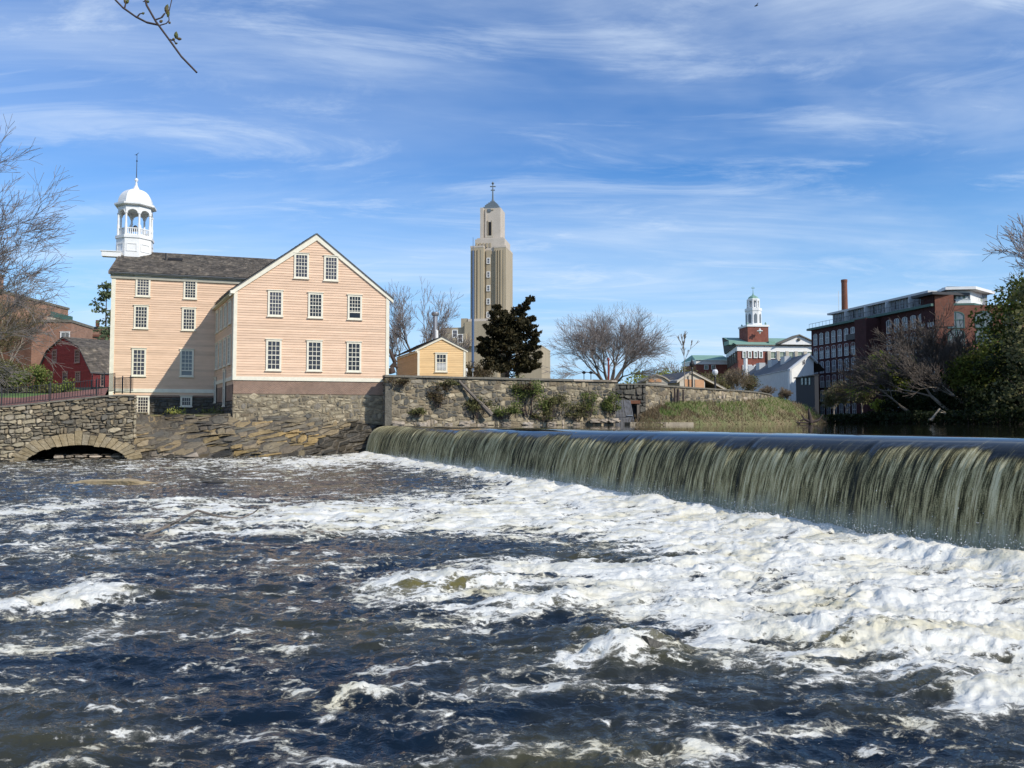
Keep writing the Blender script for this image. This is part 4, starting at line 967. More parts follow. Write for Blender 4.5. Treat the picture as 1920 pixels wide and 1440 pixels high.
# return of that wall towards the mill
RE = WL(ue, .1, 0); RT = FW(FW.u_at(248), .15, 0)
FR = Fr((RT.x-.35, RT.y), (RE.x, RE.y))
FR.n = -FR.n if FR.n.x < 0 else FR.n
rw = thing('return_wall', 'short stretch of stone wall running back to the mill basement window', 'stone wall', (RE.x, RE.y, 0))
rubble(rw, FR, 0, FR.len, 1.2, wl_top(ue)-.05, .24, .45, .14, M['stone_buff'], 33, back=M['mortar'], maxparts=120)
# ---------------------------------------------------------------- ledge bank from the arch to the dam
lowp = [G(236, 861), G(330, 860), G(440, 858), G(560, 856), G(650, 852), G(700, 851)]
Ccor = Vector((FG(FGl+.3, .0, 0)))
upp = [Vector(WL(ue, -1.2, 0)), Vector(FW(FW.u_at(300), .2, 0)), Vector(FW(FWl-.2, .2, 0)), None, None, None]
upp[2] = FS(FS.len*.75, .05, 0); upp[3] = FG(FG.u_at(560), -.1, 0); upp[4] = FG(FG.u_at(660), -.1, 0); upp[5] = FG(FG.u_at(722), -.1, 0)
upp = [Vector((p.x, p.y, 0)) for p in upp]
upp[1] = Vector(FW(FW.u_at(310), 1.2, 0)); upp[0] = Vector((lowp[0].x-.3, lowp[0].y+1.0, 0)); upp[2] = Vector((PA.x-.4, PA.y+.3, 0))
PL_low = Poly([(p.x, p.y) for p in lowp]); LB = PL_low.len
ztops = [2.75, 2.72, 2.72, 2.55, 2.3, 2.05]
def bank_f(u):
    k = 0
    while k < 4 and u > PL_low.c[k+1]: k += 1
    return k, (u-PL_low.c[k])/(PL_low.c[k+1]-PL_low.c[k])
def bank_top(u): k, f = bank_f(u); return ztops[k]+(ztops[k+1]-ztops[k])*f+.12*math.sin(u*2.3)
def bank(u, v, z):
    k, f = bank_f(min(max(u, 0), LB)); a = lowp[k].lerp(lowp[k+1], f); c = upp[k].lerp(upp[k+1], f); zt = ztops[k]+(ztops[k+1]-ztops[k])*f
    w = min(max(z/zt, -.15), 1.0); w = w**1.25 if w > 0 else w
    w += .07*math.sin(u*1.3+z*2)+.05*math.sin(u*3.1-z*3)
    p = a.lerp(c, w); return Vector((p.x+.15*v, p.y-v, z))
lb = thing('rock_ledge', 'ochre and grey natural rock ledge sloping from the mill foundation to the river', 'rock ledge', (lowp[2].x, lowp[2].y, 0))
ub = PL_low.c[4]-1.0
def lb_mat(u, z, rg):
    if u > PL_low.c[3]+.6 and z < .25+(u-PL_low.c[3])*.42: return M['stone_wet']
    if z < 1.5 and .3*LB < u and rg.random() < .45: return M['stone_gold']
    if z < .22: return M['stone_white'] if rg.random() < .45 else M['stone_wet']
    return M['stone_ochre'] if rg.random() < .85 else M['stone']
rubble(lb, bank, -.2, LB, -.45, bank_top, .21, .9, .24, M['stone_ochre'], 8, name='rock', back=M['mortar'], backv=.04, maxparts=300, jit=.9, tilt=.09, mfn=lb_mat, cell=.35, gap=-.01, flat=.7)
# terrace on top of the ledge up to the mill basement wall
b = MB(); tp = [bank(u, -.05, bank_top(u)) for u in np.linspace(-.2, PL_low.c[2]+.3, 14)]
poly = [tuple(p) for p in tp]+[tuple(FS(FS.len, -.1, 2.6)), tuple(FS(0, -.1, 2.75)), tuple(FW(FWl, -.1, 2.78)), tuple(FW(0.5, -.1, 2.8)), tuple(FW(0.5, 6, 2.8))]
b.add(poly, [tuple(range(len(poly)))]); b.build('ledge_terrace', M['mound'], lb)
# green tufts and daffodil like flowers on the ledge
def tufts(name, label, pts, size, leaf, seed, cat='plant', n=14, h=.25, group=None):
    t = thing(name, label, cat, pts[0], group); rs_ = np.random.RandomState(seed); Q = []
    for p in pts:
        for k in range(n): Q.append((p[0]+rs_.normal()*.22, p[1]+rs_.normal()*.22, p[2]+abs(rs_.normal())*h))
    leaves('foliage', Q, size, M[leaf], t, seed, 2.4); return t
M['flower'] = leafmat('yellow flowers', [(.55,.5,.08),(.3,.4,.1),(.6,.58,.2)])
for i, px in enumerate((318, 330, 343, 384, 400, 416)):
    p = P(px, 776, 57.4-1.0*(i > 2)); tufts('flower_clump', ['pale yellow flower clump at the left end of the row under the mill basement wall', 'second pale yellow flower clump on the ledge under the basement wall', 'yellow flower clump directly below the small basement window', 'low green leaf clump right of the small basement window', 'tiny green clump in shade between two green clumps by the mill corner', 'green clump nearest the dark corner of the mill gable'][i], [(p.x, p.y, 2.8)], .07, 'flower' if i < 3 else 'leaf_spring', i, n=60, group='small plants on the ledge below the mill')
# ---------------------------------------------------------------- upstream wall
WR0 = P(721, 703, 54.2); zWR = WR0.z
def Yof(y): return 1.0*(zWR-EYE)/((790.5-y)/FPX)
def atpx(px, Y): return ((px-960)/FPX*Y, Y)
p1154 = atpx(1154, Yof(713.5)*.995)
UWp = [atpx(721, 54.2), p1154]
UW = Fr(UWp[0], UWp[1]); uw = thing('pond_wall', 'long buff fieldstone retaining wall overgrown with shrubs beside the pond', 'retaining wall', (WR0.x, WR0.y, 0))
def uw_mat(u, z, rg): r = rg.random(); return M['stone_white'] if z < UP+.3 and r < .3 else (M['stone_dark'] if r < .32 else (M['stone'] if r < .6 else M['stone_buff']))
rubble(uw, UW, 0, UW.len, UP-.4, zWR-.16, .22, .46, .07, M['stone_buff'], 14, back=M['mortar_pale'], backv=.015, maxparts=300, jit=.7, mfn=uw_mat, gap=.014, cell=1, flat=.72)
b = MB(); k = 0; rg = random.Random(4)
while k < UW.len:
    k2 = min(UW.len+.1, k+rg.uniform(1.2, 2.0)); b = MB(); b.fbox(UW, k, k2-.015, -.75, .16+rg.uniform(0, .03), zWR-.15, zWR+rg.uniform(-.01, .015)); b.build('coping_stone', M['stone_white'] if k2 > UW.len-3.2 else M['coping'], uw); k = k2
# buttress end that shades the mill foundation
FB = Fr(FG(FGl-.25, -.3, 0), UWp[0])
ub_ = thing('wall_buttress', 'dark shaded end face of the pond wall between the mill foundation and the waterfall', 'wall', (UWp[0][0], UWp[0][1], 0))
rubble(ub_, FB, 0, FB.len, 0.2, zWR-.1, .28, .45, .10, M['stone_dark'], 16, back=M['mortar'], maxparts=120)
for k in range(2):
    bb = MB(); bb.fbox(UW, .02+.0*k, .5, -.6, .10, .3, zWR-.3)
bb.build('quoin_pier', M['stone_dark'], ub_)
# second, recessed dark wall and the curved wall beyond it
YR = Yof(719); q0, q1 = atpx(1150, YR*1.0), atpx(1211, YR*1.005)
DW = Fr(q0, q1); dw = thing('sluice_wall', 'recessed dark dry stone wall section with sluice opening and trash rack', 'stone wall', (q0[0], q0[1], 0))
hole = (DW.u_at(1182), DW.u_at(1193), P(1187, 757, YR).z)
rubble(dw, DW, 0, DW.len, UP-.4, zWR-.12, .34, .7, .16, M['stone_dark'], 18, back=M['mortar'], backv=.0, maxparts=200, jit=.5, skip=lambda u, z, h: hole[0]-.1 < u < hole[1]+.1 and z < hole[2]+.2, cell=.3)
b = MB(); b.fbox(DW, hole[0], hole[1], -.1, .03, UP-.3, hole[2]); b.build('sluice_opening', M['dark'], dw)
b = MB(); b.fbox(DW, hole[0]-.15, hole[1]+.25, .03, .4, hole[2], hole[2]+.28); b.build('lintel', M['rust'], dw)
b = MB(); b.fbox(DW, hole[1]-.02, hole[1]+.2, .03, .3, UP-.3, hole[2]-.002); b.build('post', M['wood_grey'], dw)
b = MB(); b.fbox(DW, -.2, DW.len, -.7, .14, zWR-.12, zWR); b.build('coping_stone', M['coping'], dw)
# face joining the nearer wall to the recessed one
b = MB(); Fj = Fr(p1154, q0); b.fbox(Fj, -.05, Fj.len, -.3, 0, UP-.3, zWR-.02); b.build('wall_return', M['stone_dark'], dw)
# trash rack: leaning frame of steel bars
tr = thing('trash_rack', 'leaning black steel bar grate standing in the pond before the sluice', 'grate', tuple(P(1168, 790, YR-2.2)))
yr_ = YR-1.6
for (xa, xb, xc, xd, ya, yb, n_) in ((1154,1175,1157,1182,793,750,9),(1178,1190,1173,1183,792,750,5)):
    for i in range(n_):
        f = i/(n_-1); a = P(xa+(xb-xa)*f, ya, yr_-.8); c = P(xc+(xd-xc)*f-2, yb+3*abs(f-.5), yr_); a.z = UP-.1
        b = MB(); b.bar(a, c, .055, None, 4); b.build('bar', M['grate'], tr)
    for f in (.25, .75):
        a = P(xa+(xc-xa)*f, ya+(yb-ya)*f, yr_-.8*(1-f)+.05); c = P(xb+(xd-xb)*f, ya+(yb-ya)*f, yr_-.8*(1-f)+.05); b = MB(); b.bar(a, c, .035, None, 4); b.build('cross_bar', M['iron'], tr)
a, c = P(1176, 779, yr_-.6), P(1186, 779, yr_-.6); b = MB(); b.bar(a, c, .05, None, 4); b.build('cross_bar', M['steel'], tr)
CWpx = [(1209,719.5),(1245,722.3),(1280,724.8),(1330,728),(1376,730.8),(1405,733),(1425,735.2),(1441,738.5),(1447,742)]
CWp = [atpx(x, Yof(y)) for x, y in CWpx]; CW = Poly(CWp)
cw = thing('curved_wall', 'low curving mortared stone wall with pale coping above the grassy bank', 'stone wall', (CWp[0][0], CWp[0][1], 0))
def cw_zb(u): f = u/CW.len; return UP-.3+.9*min(1, f*3)
rubble(cw, CW, 0, CW.len, cw_zb, zWR-.15, .28, .5, .07, M['stone_buff'], 19, back=M['mortar_pale'], backv=.02, maxparts=300, jit=.7, flat=.65, mfn=lambda u, z, rg: M['stone_dark'] if rg.random() < .3 else (M['stone_white'] if rg.random() < .06 else (M['stone'] if rg.random() < .4 else M['stone_buff'])))
k = 0
while k < CW.len-.1:
    k2 = min(CW.len, k+1.6); b = MB(); b.hex([CW(k, -.7, zWR-.14), CW(k2-.02, -.7, zWR-.14), CW(k2-.02, .15, zWR-.14), CW(k, .15, zWR-.14), CW(k, -.7, zWR), CW(k2-.02, -.7, zWR), CW(k2-.02, .15, zWR), CW(k, .15, zWR)]); b.build('coping_stone', M['coping'], cw); k = k2
# ---- upper ground of the left bank (behind the walls)
zt1 = zWR-.22
e1 = [UW(0, -.1, zt1), UW(UW.len, -.1, zt1), DW(0, -.1, zt1), DW(DW.len, -.1, zt1)]+[CW(CW.c[i], -.1, zt1) for i in range(1, 9)]
lastc = CWp[-1]
far = [(lastc[0]+12, 130, zt1), (60, 230, zt1), (200, 400, zt1), (3500, 5000, zt1), (-3500, 5000, zt1), (-3500, 120, zt1), (-90, 72, zt1), (-60, 66, 4.6), tuple(FW(0, -2, 4.6)), tuple(FW(3, -6, zt1)), tuple(FG(FGl-.5, -1.5, zt1))]
ground('upper_ground', [tuple(p) for p in e1]+far, M['mound'])
# left terrace behind the arch wall: path and lawn
def lg(px, py, Y): return tuple(P(px, py, Y))
zc0, zc1 = wl_top(uo), wl_top(ue)
nearL = [tuple(WL(u, -.15, wl_top(u)-.35)) for u in (uo-4, uo, wpx(60), wpx(120), wpx(180), ue)]
ground('left_terrace', nearL+[tuple(FW(FW.u_at(250), .1, zc1+.0)), tuple(FW(-1, .1, 4.35)), tuple(FW(-1, -6, 4.6)), (-60, 66, 4.6), (-90, 72, 5.0), (-80, 47, 4.2)], M['lawn'])
pth = [tuple(WL(u, -.35, wl_top(u)+.012)) for u in (uo-4, uo, wpx(60), wpx(120), wpx(190))]
b = MB(); in_ = [tuple(WL(u, -3.4, wl_top(u)+.62+.0*i)) for i, u in enumerate((uo-4, uo, wpx(60), wpx(120), wpx(190)))]
b.add(pth+in_, [(i, i+1, i+6, i+5) for i in range(4)])
o = b.build('brick_path', M['paver'], None, kind='structure')
# lawn slope right behind
# ---------------------------------------------------------------- iron fence on the wall
def fence(name, label, F, u0, u1, ztopf, h, group=None, post=2.4, pitch=.135, v=-.25):
    t = thing(name, label, 'fence', tuple(F(u0, v, ztopf(u0))), group); u = u0
    while u <= u1+.01:
        b = MB(); z = ztopf(u); b.bar(F(u, v, z-.02), F(u, v, z+h+.08), .035, None, 6); b.build('post', M['iron'], t); u += post
    n_ = int((u1-u0)/post)+1
    for dz in (.12, h-.05):
        for k in range(n_):
            a = u0+post*k; c = min(u1, a+post)
            if c > a: b = MB(); b.bar(F(a, v, ztopf(a)+dz), F(c, v, ztopf(c)+dz), .018, None, 4); b.build('rail', M['iron'], t)
    u = u0+pitch; b = MB()
    cnt = 0; proto = None
    while u < u1:
        q = F(u, v, ztopf(u)+.1)
        if proto is None:
            mb = MB(); mb.bar((0, 0, 0), (0, 0, h-.12), .016, None, 4); proto = mesh_of('picket', mb.v, mb.f, M['iron'])
        o = bpy.data.objects.new('picket', proto); COL.objects.link(o); o.parent = t; o.location = q-wl(t); u += pitch
    return t
fence('iron_fence', 'long black iron picket fence on top of the arch wall', WL, uo-2.5, wpx(186), lambda u: wl_top(u)+.02, 1.05)
Fq = Fr(WL(wpx(205), -2.5, 0), WL(wpx(246), -.3, 0))
fence('iron_railing', 'short rusty iron railing section at the foot of the mill corner', Fq, 0, Fq.len, lambda u: 3.98, 1.0, post=1.05, pitch=.16, v=0)
Fq2 = Fr(WL(wpx(150), -5.5, 0), WL(wpx(205), -2.6, 0))
fence('ramp_fence', 'iron picket fence climbing the ramp beside the red house', Fq2, 0, Fq2.len, lambda u: 4.05, 1.25, post=1.8, v=0)
# ---------------------------------------------------------------- grassy bank in front of the curved wall
def bank_grass():
    low = [G(1192, 793.5+3.6, UP), P(1238, 795, 62), P(1300, 794, 66), P(1380, 794, 73), P(1450, 793.5, 81), P(1510, 793, 89), P(1542, 792.5, 96)]
    low = [Vector((p.x, p.y, UP-.05)) for p in low]
    hi = [P(1214, 772, 67), P(1255, 757, 67.5), P(1310, 754, 73), P(1385, 752, 80), P(1450, 745, 90), P(1500, 756, 98), P(1545, 785, 103)]
    n, m_ = 90, 22; V = []
    for i in range(n):
        f = i/(n-1)*6; k = min(int(f), 5); f -= k; a = low[k].lerp(low[k+1], f); c = hi[k].lerp(hi[k+1], f)
        for j in range(m_):
            g = j/(m_-1); p = a.lerp(c, g); p.z = a.z+(c.z-a.z)*(g**.85)*1.0; V.append(p)
    V = np.array([tuple(p) for p in V]); V[:, 2] += .38*fbm(V[:, 0]*.6, V[:, 1]*.6, 4, 5)*smooth(V[:, 2], UP, UP+.6)
    i = np.arange(n-1)[:, None]*m_+np.arange(m_-1)[None, :]; Fq = np.stack([i, i+m_, i+m_+1, i+1], -1).reshape(-1, 4)
    obj('grassy_bank', V, Fq, M['mound'], None, True, 'structure')
    rs_ = np.random.RandomState(2); W = V[Fq].mean(1); idx = rs_.randint(0, len(W), 15000); pts = W[idx]+rs_.normal(size=(15000, 3))*np.array([.3, .3, .03])
    wet = pts[:, 2] < UP+.35; gr = (fbm(pts[:, 0]*.3, pts[:, 1]*.3, 3, 9)+.35*smooth(pts[:, 2], 2.4, 4)-.2 > .0) & (pts[:, 2] > UP+.7)
    for sel, nm, lf, sz in ((gr, 'green_grass', 'grass', .20), (~gr, 'dry_grass', 'grass_dry', .20)):
        p = pts[sel]; p = p+np.array([0, 0, .05]); k = len(p); a = rs_.uniform(-.18, .18, (k, 2)); h = rs_.uniform(.05, .22, k)*smooth(p[:, 2], UP+.1, UP+.7)+.04; w = .03
        ang = rs_.uniform(0, 3.14, k); dx, dy = np.cos(ang)*w, np.sin(ang)*w
        T = np.stack([np.stack([p[:, 0]-dx, p[:, 1]-dy, p[:, 2]-.1], 1), np.stack([p[:, 0]+dx, p[:, 1]+dy, p[:, 2]-.1], 1), np.stack([p[:, 0]+a[:, 0], p[:, 1]+a[:, 1], p[:, 2]+h], 1)], 1)
        obj(nm, T.reshape(-1, 3), np.arange(3*k).reshape(k, 3), M[lf], None, False, 'stuff')
    return low, hi
blow, bhi = bank_grass()
# flat concrete ledge and driftwood at its foot
a, c = G(1180, 797.0, UP), P(1298, 787, 63.5)
t = MB(); Fk = Fr((a.x, a.y), (c.x, c.y)); t.fbox(Fk, 0, Fk.len, -.9, .2, UP-.3, UP+.22); o = t.build('concrete_ledge', M['wood_pale']); tag(o, 'low pale concrete ledge along the water from the grate to the grassy bank', 'ledge')
for i, (x, y0, y1, r, lab) in enumerate(((1265, 756, 730, .10, 'leftmost rusty post standing against the curved wall'), (1271, 756, 731, .15, 'thickest rusty post, middle of three against the curved wall'), (1281, 755, 732, .09, 'rightmost rusty post against the curved wall, apart from its pair'))):
    Yp = Yof(724)-1.2; p = P(x, y0, Yp); q = P(x, y1, Yp); b = MB(); b.bar((p.x, p.y, p.z-.6), q, r, r*.9, 7); b.lathe((p.x, p.y, q.z), [(r*.9, 0), (r*1.05, .03), (r*.8, .08)], 7); o = b.build('rusty_post', M['bark_dark']); tag(o, lab, 'post', 'rusty posts against the curved wall')
# snag roots at the tip of the bank
sg = thing('tree_snag', 'broken forked tree snag standing in the water at the tip of the grassy bank', 'snag', tuple(P(1521, 792, 87)))
q = P(1521, 792, 87); S = Segs(); 
def sp(x, y): return P(x, y, 87)
for (x0, y0, x1, y1, r, r2) in ((1520,793,1518,778,.28,.2),(1518,778,1516,766,.2,.08),(1520,791,1508,786,.2,.14),(1508,786,1500,789,.14,.08),(1508,786,1503,777,.12,.05),(1521,792,1535,788,.18,.12),(1535,788,1543,777,.12,.05),(1520,793,1492,792,.15,.08)): S.add(sp(x0, y0), sp(x1, y1), r, r2)
S.build('trunk', M['bark_dark'], sg, 6)
# boulders along the pond wall foot
rgb = random.Random(77)
def boulder(name, label, c, r, m, seed, cat='rock', sq=(1, .7, .55), group=None):
    rs_ = np.random.RandomState(seed); V = []; Fc = []
    n, k = 10, 6
    for j in range(k+1):
        th = math.pi*j/k
        for i in range(n):
            ph_ = 2*math.pi*i/n; d = np.array([math.sin(th)*math.cos(ph_), math.sin(th)*math.sin(ph_), math.cos(th)])
            d = np.sign(d)*np.abs(d)**.75; V.append(np.array(c)+d*np.array(sq)*r*(1+.16*rs_.normal() if 0 < j < k else 1))
    for j in range(k):
        for i in range(n): Fc.append((j*n+i, j*n+(i+1) % n, (j+1)*n+(i+1) % n, (j+1)*n+i))
    o = obj(name, V, Fc, m); tag(o, label, cat, group); return o
lab_b = ['first pale boulder at the pond waterline from the waterfall end', 'pale boulder under the reddish shrub at the pond wall', 'flat bleached boulder between the first two shrubs', 'bleached boulder at the foot of the diagonal pipe', 'pale boulder just right of the diagonal pipe', 'long low pale boulder below the leafy shrubs', 'pale boulder below the tallest leafy shrub', 'small pale boulder in the middle of the pond wall foot', 'pale boulder left of the last green shrub', 'two sided pale boulder under the last green shrub', 'largest pale boulder at the right corner of the pond wall', 'pale boulder touching the right corner of the pond wall']
for i, px in enumerate((745, 790, 838, 868, 905, 945, 985, 1030, 1075, 1110, 1126, 1146)):
    u = UW.u_at(px); boulder('boulder', lab_b[i], tuple(UW(u, .45, UP+.08+(.25 if i > 8 else 0))), .2+.22*rgb.random(), M['stone_white'], i, sq=(1.2, .6, .5), group='bleached boulders along the foot of the pond wall')
# rock breaking the water at the left, snagged branch, submerged rock
c = G(210, 908); o = boulder('flat_rock', 'long flat pale topped rock breaking the water surface in front of the arch wall', (c.x, c.y, .02), 1.1, M['voussoir'], 29, sq=(1.3, .22, .14))
c = G(405, 907); boulder('small_rock', 'small dark rock just showing in the river right of the flat pale rock', (c.x, c.y, 0), .38, M['stone_wet'], 5, sq=(1.3, .5, .25))
c = G(1188, 1238); boulder('wet_rock', 'dark wet rock poking through the rapids in the foreground', (c.x, c.y+.1, .03), .26, M['stone_wet'], 6, sq=(1.4, .7, .7))
br_ = thing('drift_branch', 'long thin bare branch snagged in the river foam', 'branch', tuple(G(280, 1000))); S = Segs()
pts = [(270,1006,.02),(320,984,.18),(345,970,.22),(370,957,.25),(410,968,.12),(450,972,.05),(475,962,.12),(492,948,.3)]
pp = [G(x, y, 0)+Vector((0, 0, z)) for x, y, z in pts]
pp = [Vector((G(x, y, z).x, G(x, y, z).y, z)) for x, y, z in pts]
for a, c_, i in zip(pp, pp[1:], range(9)): S.add(a, c_, .035-.003*i, .03-.003*i)
a = pp[0]; S.add(a, a+Vector((.35, .1, .03)), .03, .01); S.add(a, a+Vector((-.3, .2, .05)), .03, .01); S.add(pp[1], pp[1]+Vector((.3, -.3, .12)), .02, .006)
S.build('branch_wood', M['wood_grey'], br_, 6)
# ---------------------------------------------------------------- buildings left of the mill
def z_px(px, py, Y): return P(px, py, Y).z
g5 = zt1
# red gambrel house
C0 = P(172, 700, 86); RC = (C0.x, C0.y)
rh = thing('red_house', 'small dark red clapboard house with gambrel roof behind the iron fence', 'house', (RC[0], RC[1], 4.4))
nrm_ = Vector((-.60, -.80)); dG = Vector((.80, -.60))
k = (68-960)/FPX; wG = (RC[0]-k*RC[1])/(.80-k*-.60); 
FGR = Fr((RC[0]-.80*wG, RC[1]+.60*wG), RC)               # gable, left to right
FSR = Fr(RC, (RC[0]+.60*9.5, RC[1]+.80*9.5))             # lit side going back right
zE = z_px(172, 694, 86); zR = P(121, 633, FGR(wG*.5, 0, 0).y).z; zK = zE+(zR-zE)*.66; zB = 3.9
gp = [(0, zB), (wG, zB), (wG, zE), (wG*.80, zK), (wG*.5, zR), (wG*.20, zK), (0, zE)]
b = MB(); b.prism(FGR, gp, -.02, -.3); b.fbox(FSR, 0.02, 9.5, -.3, -.02, zB, zE); b.build('wall', M['red'], rh)
def gclip(z):
    if z <= zE: return (0, wG)
    if z <= zK: f = (z-zE)/(zK-zE)*.20*wG; return (f, wG-f)
    f = (.20+(z-zK)/(zR-zK)*.30)*wG; return (f, wG-f)
claps(rh, FGR, 0, wG, zB, zR, .20, M['red'], clip=gclip); claps(rh, FSR, 0, 9.5, zB, zE, .20, M['red'])
def RGp(u, bk, z, o=0): q = FGR(u, .25, 0)+Vector((.60, .80, 0))*bk; return Vector((q.x, q.y, z))
for (u0, z0, u1, z1) in ((wG+.25, zE-.25, wG*.80, zK+.06), (wG*.80, zK+.06, wG*.5, zR+.1)):
    shingle_roof(rh, RGp(u0, 0, z0), RGp(u0, 14, z0), RGp(u1, 0, z1), RGp(u1, 14, z1), .3, .35, seed=int(u0*7))
    slab(rh, 'roof', M['slate'], RGp(u0, 0, z0-.02), RGp(u0, 14, z0-.02), RGp(u1, 14, z1-.02), RGp(u1, 0, z1-.02), .08)
for (u0, z0, u1, z1) in ((-.25, zE-.25, wG*.20, zK+.06), (wG*.20, zK+.06, wG*.5, zR+.1)):
    slab(rh, 'roof', M['slate'], RGp(u0, 11, z0), RGp(u0, 0, z0), RGp(u1, 0, z1), RGp(u1, 11, z1), .08)
M['redtrim'] = mat('faded red trim', (.55, .36, .30), .8)
for x0, y0, x1, y1 in ((96.5,656,104.5,681),(139,656,148,680),(89,698,98,724),(117,697,126,724),(141,697,150,716)):
    win_px(rh, FGR, x0, y0, x1, y1, cols=2, rows=4, fm='redtrim', fr=.10)
win_px(rh, FSR, 186, 700, 194, 724, cols=2, rows=4, fm='redtrim', fr=.08)
# big brick blocks up the hill
def block(root, name, m, F, u0, u1, dep, z0, z1, cap=None):
    b = MB(); b.fbox(F, u0, u1, -dep, 0, z0, z1); o = b.build(name, m, root)
    if cap: b = MB(); b.fbox(F, u0-.15, u1+.15, -dep-.15, .15, z1, z1+.35); b.build('parapet_cap', cap, root)
    return o
def win_row(root, F, us, z, w, h, **k):
    for u in us: window(root, F, u, z, w, h, **k)
a = P(128, 582, 128); fA = Fr((a.x+1.4, a.y-85), (a.x, a.y)); zA = P(128, 581, 128).z
hb_ = thing('brick_hospital', 'long buff red brick building with limestone bands rising behind the bare tree', 'building', (a.x, a.y, g5))
block(hb_, 'wall', M['brick_far'], fA, 0, 85, 20, g5-1, zA, M['coping'])
for z0, h in ((zA-3.1, .5), (g5+4.6, .9)):
    b = MB(); b.fbox(fA, 0, 84 if h > .6 else 70, .02, .14, z0, z0+h); b.build('stone_band', M['limestone'], hb_)
for k_ in range(12):
    u = 85-3.6-k_*4.2; 
    for z0, h in ((zA-6.3, 2.5), (zA-10.6, 2.6), (g5+6.2, 2.6), (g5+1, 2.6)): window(hb_, fA, u, z0, 1.7, h, 2, 2, fm='limestone' if k_ % 2 else 'white', fr=.12, trim=False)
b = MB(); b.fbox(fA, 79, 85.3, .0, .5, zA-3.0, zA-1.9); b.build('balcony', M['limestone'], hb_)
b = MB(); b.fbox(fA, 79, 85.3, .55, .62, zA-1.9, zA-1.1); b.build('balcony_rail', M['green_paint'], hb_)
a2 = P(52, 545, 110); zU = P(50, 508, 112).z; fU = Fr((a2.x-14, a2.y), (a2.x, a2.y)); 
block(hb_, 'upper_block', M['brick_far'], Fr((-98, 112), (-74.5, 112)), 0, 20.5, 5, zA-4, zU, M['coping'])
bb_ = thing('brick_annex', 'plain lower brick block with one pale window behind the red house', 'building', (P(133, 640, 105).x, 105, g5))
a = P(60, 620, 104); c = P(133, 603, 104); fB1 = Fr((a.x, 104), (c.x, 104)); zB1 = P(120, 603, 104).z
k2 = (172-960)/FPX; dB = Vector((.10, .995)); L2 = 24
e_ = P(174, 613, 111.5)
fB2 = Fr((c.x, c.y), (e_.x, e_.y))
b = MB(); n4 = [fB1(0,0,0), fB1(fB1.len,0,0), fB2(fB2.len,0,0), fB2(fB2.len,0,0)+Vector((-30,10,0))]
b.hex([Vector((p.x, p.y, g5-2)) for p in n4]+[Vector((p.x, p.y, zB1)) for p in n4]); b.build('wall', M['brick_far'], bb_)
b = MB(); b.fbox(fB1, 0, fB1.len+.1, 0.01, .12, zB1-.1, zB1+.25); b.build('parapet_cap', M['coping'], bb_); b = MB(); b.fbox(fB2, 0.0, fB2.len, 0.01, .12, zB1-.1, zB1+.25); b.build('parapet_cap', M['coping'], bb_)
win_px(bb_, fB1, 110, 622, 128, 640, cols=2, rows=1, split=False, gm='glass2', fm='white')
bc_ = thing('brick_tower_block', 'small brick block with cornice just left of the mill corner', 'building', (P(190, 640, 150).x, 150, g5))
a, c = P(172, 616, 150), P(196, 616, 150); fC = Fr((a.x, 150), (c.x, 150)); zC = P(190, 616, 150).z
block(bc_, 'wall', M['brick_far'], fC, 0, fC.len+8, 14, g5-2, zC, M['coping']); b = MB(); b.fbox(fC, -.1, fC.len+8, .02, .25, zC-1.6, zC-1.2); b.build('stone_band', M['brick_end'], bc_)
b = MB(); b.fbox(fC, 1, 1.5, 0, .5, zC+.36, zC+1.6); b.build('chimney_pipe', M['rust'], bc_)
# ---------------------------------------------------------------- yellow shed
YA = P(783, 700, 63.5); YB_ = P(872.5, 700, 63.5+.6); FY = Fr(YA, YB_); YL = P(745.5, 700, 70.5); FYs = Fr(YL, YA)
sh = thing('yellow_shed', 'small yellow clapboard shed with cream trim and metal stovepipe above the pond wall', 'shed', (YA.x, YA.y, g5))
zE = P(783, 657, 63.5).z; uaY = FY.u_at(828); zAp = FY.z_at(828, 635.5); g_ = g5-.1
b = MB(); b.prism(FY, [(0.02, g_), (FY.len-.02, g_), (FY.len-.02, zE), (uaY, zAp), (.02, zE)], -.02, -.2); b.fbox(FYs, 0, FYs.len-.02, -.2, -.02, g_, zE); b.build('wall', M['yellow'], sh)
claps(sh, FY, 0, FY.len, g_, zAp, .15, M['yellow'], clip=lambda z: (0, FY.len) if z < zE else ((z-zE)/(zAp-zE)*uaY, FY.len-(z-zE)/(zAp-zE)*(FY.len-uaY)))
claps(sh, FYs, 0, FYs.len, g_, zE, .15, M['yellow'])
for F_, a, c in ((FY, -.02, .16), (FY, FY.len-.16, FY.len+.02), (FYs, 0, .16)): b = MB(); b.fbox(F_, a, c, 0, .06, g_, zE); b.build('corner_board', M['cream'], sh)
b = MB(); b.fbox(FYs, 0, FYs.len+.1, 0, .1, zE-.2, zE+.02); b.build('eave_board', M['cream'], sh)
dY = Vector((-FYs.d.x, -FYs.d.y, 0)); s_ = (zAp-zE)/uaY; s2_ = (zAp-zE)/(FY.len-uaY)
for a, c, zz in ((-.2, uaY, zE-s_*.2), (FY.len+.2, uaY, zE-s2_*.2)):
    b = MB(); b.prism(FY, [(a, zz-.02), (c, zAp-.04), (c, zAp+.18), (a, zz+.14)][::(1 if a < 0 else -1)], 0, .12); b.build('rake_board', M['cream'], sh)
def YP(u, bk, z): q = FY(u, .16, 0)+dY*bk; return Vector((q.x, q.y, z))
slab(sh, 'roof', M['slate'], YP(-.25, 0, zE-s_*.2+.16), YP(uaY, 0, zAp+.2), YP(uaY, 8.2, zAp+.2), YP(-.25, 8.2, zE-s_*.2+.16), .05)
